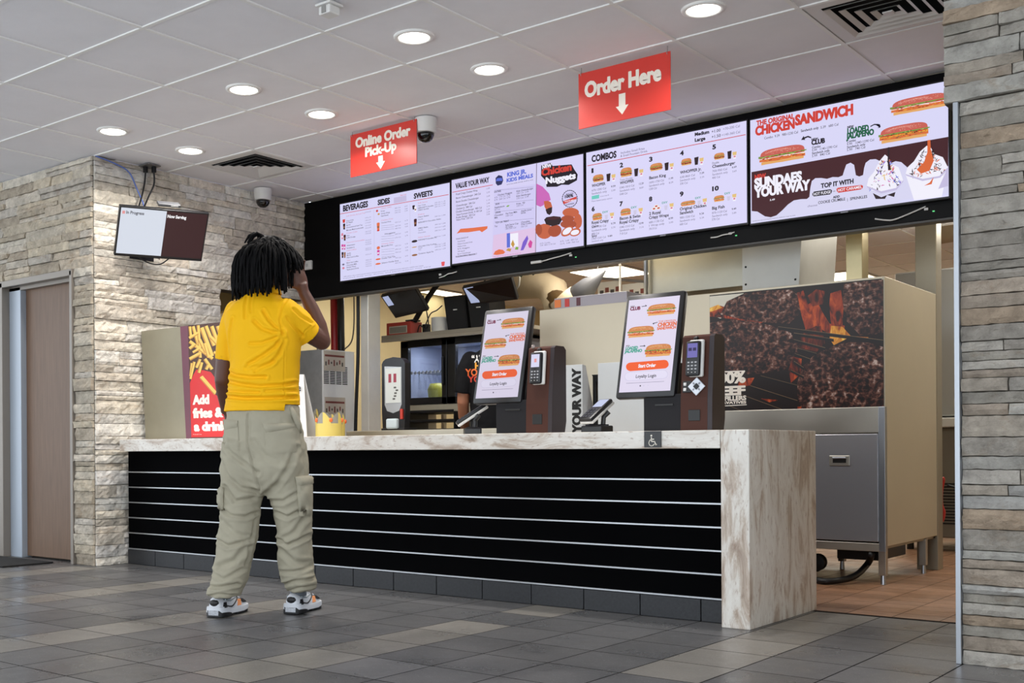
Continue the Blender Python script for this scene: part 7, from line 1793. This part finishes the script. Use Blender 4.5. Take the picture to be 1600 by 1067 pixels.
PT = [([(-3.893,3.54,0.93), (-3.896,3.538,0.805), (-3.881,3.551,0.711), (-3.854,3.574,0.586)], .005, .008), ([(-3.99,3.458,0.812), (-3.955,3.488,0.753), (-3.905,3.53,0.705), (-3.86,3.568,0.663)], .010, .008), ([(-3.995,3.453,0.718), (-3.969,3.476,0.643), (-3.919,3.518,0.593), (-3.865,3.564,0.58)], .011, .010), ([(-3.978,3.468,0.599), (-3.942,3.499,0.534), (-3.884,3.549,0.545)], .010, .010), ([(-4.001,3.449,0.505), (-3.956,3.487,0.469), (-3.906,3.529,0.463), (-3.875,3.556,0.48)], .009, .011), ([(-3.992,3.456,0.445), (-3.943,3.498,0.392), (-3.889,3.544,0.368)], .012, .007), ([(-4.01,3.44,0.357), (-3.965,3.479,0.333), (-3.898,3.536,0.356)], .009, .010), ([(-3.905,3.53,0.327), (-3.943,3.498,0.268), (-4.004,3.446,0.233)], .013, .008), ([(-4.025,3.428,0.215), (-3.98,3.467,0.185), (-3.916,3.52,0.226)], .009, .008), ([(-4.038,3.417,0.15), (-3.993,3.455,0.15), (-3.935,3.505,0.161)], .008, .012), ([(-4.043,3.413,0.103), (-3.993,3.455,0.12), (-3.94,3.501,0.108)], .006, .008),
      ([(-3.843,3.583,0.563), (-3.798,3.622,0.604), (-3.752,3.66,0.686), (-3.73,3.68,0.775)], .012, .008), ([(-3.834,3.591,0.533), (-3.776,3.641,0.532), (-3.721,3.687,0.573)], .010, .009), ([(-3.803,3.617,0.479), (-3.762,3.652,0.461), (-3.713,3.694,0.491)], .009, .011), ([(-3.699,3.706,0.461), (-3.74,3.671,0.39), (-3.79,3.628,0.355)], .012, .008), ([(-3.799,3.621,0.355), (-3.763,3.651,0.331), (-3.691,3.713,0.372)], .009, .010), ([(-3.792,3.626,0.308), (-3.741,3.67,0.254), (-3.687,3.716,0.242)], .013, .008), ([(-3.791,3.628,0.207), (-3.741,3.67,0.207), (-3.682,3.72,0.23)], .009, .009), ([(-3.791,3.628,0.142), (-3.741,3.67,0.166), (-3.678,3.724,0.171)], .008, .013), ([(-3.764,3.651,0.118), (-3.723,3.685,0.136), (-3.676,3.725,0.136)], .006, .008), ([(-3.72,3.688,0.893), (-3.712,3.695,0.774), (-3.699,3.706,0.65)], .004, .005), ([(-3.87,3.56,0.48), (-3.889,3.544,0.362), (-3.907,3.528,0.244)], .006, .004), ([(-3.873,3.557,0.805), (-3.833,3.592,0.74), (-3.788,3.63,0.71)], .014, .006)]
fold(me, PT, .0095, (12, 12, 15), 8.0, .7)
trees = bvh(me); trousers = put(me, 'cargo_trousers', person, PANT)
patch(trees, ((-3.992,3.456,0.883), (-3.94,3.5,0.883), (-3.937,3.503,0.764), (-3.986,3.461,0.777)), .004, PANT, 'back_pocket', trousers); patch(trees, ((-3.994,3.454,0.91), (-3.94,3.5,0.903), (-3.943,3.498,0.871), (-3.988,3.46,0.859)), .010, PANT, 'pocket_flap', trousers, 10, 4)
patch(trees, ((-3.848,3.579,0.858), (-3.743,3.669,0.869), (-3.734,3.676,0.757), (-3.842,3.584,0.746)), .004, PANT, 'back_pocket', trousers); patch(trees, ((-3.855,3.573,0.888), (-3.74,3.671,0.89), (-3.74,3.671,0.869), (-3.842,3.584,0.846)), .010, PANT, 'pocket_flap', trousers, 12, 4)
patch(trees, ((-3.739,3.672,0.621), (-3.685,3.718,0.632), (-3.686,3.717,0.467), (-3.729,3.681,0.461)), .016, PANT, 'cargo_pocket', trousers); patch(trees, ((-3.744,3.668,0.642), (-3.685,3.718,0.65), (-3.685,3.718,0.597), (-3.737,3.673,0.591)), .022, PANT, 'pocket_flap', trousers, 8, 4)
patch(trees, ((-4.005,3.445,0.599), (-3.991,3.457,0.593), (-3.992,3.456,0.487), (-4.008,3.443,0.493)), .018, PANT, 'cargo_pocket', trousers, 6, 8)
mb = MB(); mb.loftpath([V((-3.693,3.593,0.961)), V((-3.671,3.599,0.925)), V((-3.665,3.617,0.879)), V((-3.673,3.637,0.844))], [.012, .014, .014, .008], PANT, 8); mb.build('strap', trousers, True)
# shoes
SHW_ = M('shoe_white', 'd3d6dc', .45); SHB = M('shoe_black', '17171a', .5); SHG = M('shoe_grey', '6d747c', .6); SHO = M('shoe_orange', 'e89a66', .5); SHS = M('shoe_silver', '9aa6ac', .35, .3)
def shoe(C, ang):
    X = Matrix.Translation(V(C)) @ Matrix.Rotation(ang, 4, 'Z')
    # outline: (y, half width left, half width right)
    prof = [(-.142, .022, .022), (-.132, .036, .036), (-.10, .042, .042), (-.05, .040, .041), (0, .040, .046), (.05, .046, .052), (.09, .045, .050), (.12, .036, .038), (.138, .022, .022), (.145, .008, .008)]
    def solid(zlo, zhi, grow, mat, y0=-9, y1=9, name=None, par=None):
        m_ = MB(); R1 = []; P = [(max(y0, min(y1, y)), a+grow, b+grow) for y, a, b in prof if y0-.03 < y < y1+.03]
        ln = len(P); rings = []
        for y, a, b in P:
            l, h = zlo(y), zhi(y); rings.append([X @ V(q) for q in ((-a, y, l+.004), (-a*1.03, y, l+(h-l)*.4), (-a*.98, y, h), (b*.98, y, h), (b*1.03, y, l+(h-l)*.4), (b, y, l+.004))])
        m_.loft(rings, mat); return m_.build(name, par, angle=50)
    up = MB(); rings = []
    for y, a, b, h in [(-.136, .024, .024, .085), (-.122, .034, .034, .098), (-.09, .038, .038, .096), (-.04, .036, .038, .088), (0, .036, .040, .088), (.03, .040, .045, .078), (.07, .042, .047, .064), (.105, .038, .042, .056), (.128, .028, .03, .046), (.14, .012, .012, .038)]:
        rings.append([X @ V(((cos(t)*(a if cos(t) < 0 else b)), y, .024+(h-.024)*abs(sin(t))**.75)) for t in [pi*k/12 for k in range(13)]])
    up.loft(rings, SHW_); U = up.build('shoe', person, True)
    solid(lambda y: .008 if y < .06 else .010+(y-.06)*.06, lambda y: .050 if y < -.05 else .036, .004, SHW_, name='midsole', par=U)
    lab(solid(lambda y: 0, lambda y: .034 if y < -.07 else .02, .005, SHB, -.142, -.03, 'heel_sole', U), 'black heel sole'); solid(lambda y: 0, lambda y: .012, .001, SHB, -.02, .145, 'front_sole', U)
    m_ = MB(); m_.loft([[X @ V((cos(t)*.034, -.055+sin(t)*.058, z)) for t in [2*pi*k/20 for k in range(20)]] for z in (.078, .104)], SHG); lab(m_.build('collar', U, True), 'grey padded collar')
    m_ = MB()
    for sx, w_ in ((1, .041), (-1, .038)):
        for ya, yb, za, zb, mt in ((.012, .040, .040, .066, SHO), (-.135+.02, -.095, .045, .068, SHB)):
            m_.prism([X @ V((sx*(w_+.0045), ya, za)), X @ V((sx*(w_+.007), yb, za)), X @ V((sx*(w_-.004), yb+.012, zb)), X @ V((sx*(w_-.007), ya+.014, zb))], X.to_3x3() @ V((-sx*.012, 0, 0)), mt)
        m_.loftpath([X @ V((sx*(w_+.001), -.09, .052)), X @ V((sx*(w_+.003), -.04, .045)), X @ V((sx*(w_-.002), .01, .068)), X @ V((sx*(w_-.014), .03, .082))], .003, SHB, 6); m_.loftpath([X @ V((sx*(w_-.002), -.10, .080)), X @ V((sx*(w_-.001), -.05, .070)), X @ V((sx*(w_-.006), .0, .078))], .003, SHS, 6)
        m_.prism([X @ V((sx*.030, .05, .062)), X @ V((sx*.046, .06, .050)), X @ V((sx*.040, .10, .045)), X @ V((sx*.026, .09, .058))], X.to_3x3() @ V((0, 0, .006)), SHB)
    m_.ellipsoid(X @ V((0, -.132, .068)), (.024, .012, .016), SHB, X.to_3x3(), 14, 8); m_.build('side_stripes', U)
    m_ = MB()
    for k in range(5): y = -.002+k*.017; m_.loftpath([X @ V((-.022, y, .086-k*.004)), X @ V((0, y+.004, .093-k*.005)), X @ V((.024, y, .086-k*.004))], .003, M('lace_pale', 'c4c8ce', .7), 6)
    m_.build('laces', U); return U
p = (-4.035,3.517,0); shoe((p[0], p[1], 0), radians(20)); p = (-3.832,3.809,-0); shoe((p[0], p[1], 0), radians(20))
# dreadlocks
rr = random.Random(21); mb = MB(); hb = MB(); hb.ellipsoid(G(0, -.022, .030), (.088, .100, .094), HAIR, HX, 24, 16)
mb.v += hb.v; mb.f += hb.f; mb.mi += [0]*len(hb.f); mb.col += hb.col; mb.mats = [HAIR]
cen = G(0, -.022, .020); n_l = 560
for k in range(n_l):
    ph = pi*(3-sqrt(5))*k; zz = 1-(k+.5)/n_l*1.42; rad = sqrt(max(0, 1-zz*zz)); d0 = hr*(rad*cos(ph))+hf*(rad*sin(ph))+hu*zz; fr = d0.dot(hf)
    if fr > .55 and zz < .45: continue
    p = cen+hr*(d0.dot(hr)*.086)+hf*(d0.dot(hf)*.098)+hu*(d0.dot(hu)*.092); back = fr < .1
    ln = rr.uniform(.20, .29) if back else rr.uniform(.12, .19)
    if zz < -.1 and fr > -.1: continue
    flat = zz > .25
    if fr > .35: ln = rr.uniform(.10, .15)
    if zz < 0: ln = min(ln, rr.uniform(.13, .19))
    stop = V((-3.784,3.633,1.6)).z+rr.uniform(-.02, .03) if fr > .02 else V((-3.875,3.556,1.456)).z+rr.uniform(-.02, .07)*rr.random()+.10*max(0, fr+.45)
    dr = (d0*.55+V((0, 0, -.25))+V((rr.uniform(-.35, .35), rr.uniform(-.35, .35), 0))).normalized()
    if flat: dr.z = min(dr.z, -.05); dr.normalize()
    pts = [p-d0*.01]; st = .016; q = p.copy(); n_s = int(ln/st); puff = rr.uniform(-.004, .022) if zz < .5 else rr.uniform(-.004, .008)
    for s_ in range(n_s):
        dr = (dr*.72+V((0, 0, -1))*(.10+.05*s_)+V((rr.uniform(-1, 1), rr.uniform(-1, 1), 0))*.11).normalized(); q = q+dr*st
        e = q-cen; l = V((e.dot(hr)/(.090+puff), e.dot(hf)/(.102+puff), e.dot(hu)/(.096+puff)))
        if l.length < 1: l = l.normalized(); q = cen+hr*(l.x*(.090+puff))+hf*(l.y*(.102+puff))+hu*(l.z*(.096+puff))
        pts.append(q.copy())
        if q.z < stop: break
    if len(pts) < 3: continue
    r0 = rr.uniform(.0045, .0068); mb.loftpath(pts, [r0*(1.0+.18*sin(i*2.1+k)) if i < len(pts)-2 else r0*.75 for i in range(len(pts))], HAIR, 7)
for a_, b_ in ((-.03, -.05), (-.04, -.07), (-.02, -.065), (-.05, -.05)):
    q = G(a_, b_, .10); mb.loftpath([q, q+hu*.022-hf*.012, q+hu*.026-hf*.032, q+hu*.008-hf*.055, q-hu*.03-hf*.07], [.007, .007, .0065, .006, .004], HAIR, 7)
lab(mb.build('hair', person, True), 'shoulder-length black dreadlocks')
# ------------------------------------------------------------------ the worker
SK2 = M('skin_tan', 'b0765a', .5); TEE = M('tee_black', '141416', .8, spec=.15, bump=.1, bscale=300); TRS = M('trouser_black', '17171b', .8)
wk = thing('person', 'worker in a black lettered t-shirt standing back-turned in the kitchen', 'person', ((-4.293,6.064,1.189)[0], (-4.293,6.064,1.189)[1], 0))
wx, wy = wk.location.x, wk.location.y; f2 = V((-SA, CA, 0)); r2 = V((CA, SA, 0)); W_ = lambda a, b, z: V((wx, wy, 0))+r2*a+f2*b+V((0, 0, z))
mb = MB(); head(mb, W_(.03, .07, 1.535), f2+V((0, 0, -.35)), (0, 0, 1), SK2, .98); limb(mb, [W_(.01, .01, 1.38), W_(.025, .04, 1.47)], [.062, .056], SK2)
mb.loft([oval(W_(0, 0, z), a, b, r2, f2) for z, a, b in ((.9, .15, .1), (1.15, .145, .1), (1.33, .16, .09), (1.41, .08, .06))], SK2)
for s_ in (-1, 1):
    limb(mb, [W_(s_*.185, 0, 1.34), W_(s_*.215, .0, 1.20), W_(s_*.222, .03, 1.08)], [.052, .046, .040], SK2); limb(mb, [W_(s_*.222, .03, 1.08), W_(s_*.215, .10, .98), W_(s_*.195, .22, .93)], [.040, .037, .026], SK2)
    hand(mb, W_(s_*.195, .22, .93), W_(s_*.185, .30, .92), V((0, 0, 1)), .1, (.3, .3, .35, .4), .07, SK2, -s_)
    limb(mb, [W_(s_*.09, 0, .9), W_(s_*.095, 0, .5), W_(s_*.10, 0, .09)], [.08, .055, .04], SK2)
b2 = put(remesh(mb, .006, 3), 'body', wk, SK2)
mb = MB(); mb.loft([oval(W_(0, 0, z), a, b, r2, f2, 28) for z, a, b in ((.86, .19, .135), (1.0, .178, .128), (1.15, .182, .128), (1.28, .198, .122), (1.35, .196, .104), (1.39, .15, .085), (1.425, .09, .072), (1.445, .068, .066))], TEE)
for s_ in (-1, 1): limb(mb, [W_(s_*.172, 0, 1.335), W_(s_*.195, 0, 1.28)], [.070, .070], TEE); mb.loftpath([W_(s_*.190, 0, 1.30), W_(s_*.215, .005, 1.20), W_(s_*.222, .01, 1.13)], [.070, .066, .062], TEE, 18)
me = remesh(mb, .0065, 5); fold(me, [], .005, (11, 11, 13), 5.0, 1.0); t2 = bvh(me); tee = put(me, 't_shirt', wk, TEE)
for txt, u0, w_, z_, cap, c_ in (('\u201cAT', (-4.301,5.795,1.317), .075, 0, .046, 'e6e2dc'), ('H', (-4.285,5.808,1.276), .040, 0, .040, 'e09a2c'), ('YOUR', (-4.332,5.768,1.232), .15, 0, .044, 'e0682a'), ('YOU', (-4.32,5.779,1.191), .12, 0, .040, 'c8402c')):
    mb = MB(); gv, gf, gw = glyphs(txt, .055); P = []
    for x, y in gv:
        t = V(u0)+r2*(x*w_/gw)+V((0, 0, y*cap/CAP)); d = (t-EYE).normalized(); h = t2.ray_cast(EYE, d); P.append((h[0] if h[0] is not None else t+d*.2)-d*.003)
    mb.add(P, gf, M('print_tee_'+c_, c_, .6)); mb.build('lettering', tee)
mb = MB(); mb.loft([oval(W_(0, 0, z), a, b, r2, f2, 28) for z, a, b in ((.72, .18, .13), (.85, .18, .13), (.95, .172, .122))], TRS)
for s_ in (-1, 1): mb.loft([oval(W_(s_*.09, 0, z), a, b, r2, f2, 20) for z, a, b in ((.82, .09, .12), (.5, .075, .085), (.07, .07, .08))], TRS)
put(remesh(mb, .008, 5), 'trousers', wk, TRS)
mb = MB(); mb.loft([oval(W_(.03, .06, 1.535+z), a, b, r2, f2, 20, 2.0) for z, a, b in ((-.05, .082, .095), (.03, .086, .106), (.075, .075, .095), (.10, .045, .06), (.108, .01, .01))], HAIR); mb.prism([W_(-.05, .15, 1.56), W_(.11, .15, 1.56), W_(.09, .23, 1.54), W_(-.03, .23, 1.54)], (0, 0, .008), HAIR); lab(mb.build('cap', wk, True), 'black cap')
for s_ in (-1, 1): mb = MB(); mb.box((-.045, -.12, 0), (.045, .16, .075), SHB, .03, Matrix.Translation(W_(s_*.10, .02, 0)) @ Matrix.Rotation(YAW, 4, 'Z')); mb.build('shoe', wk, True)
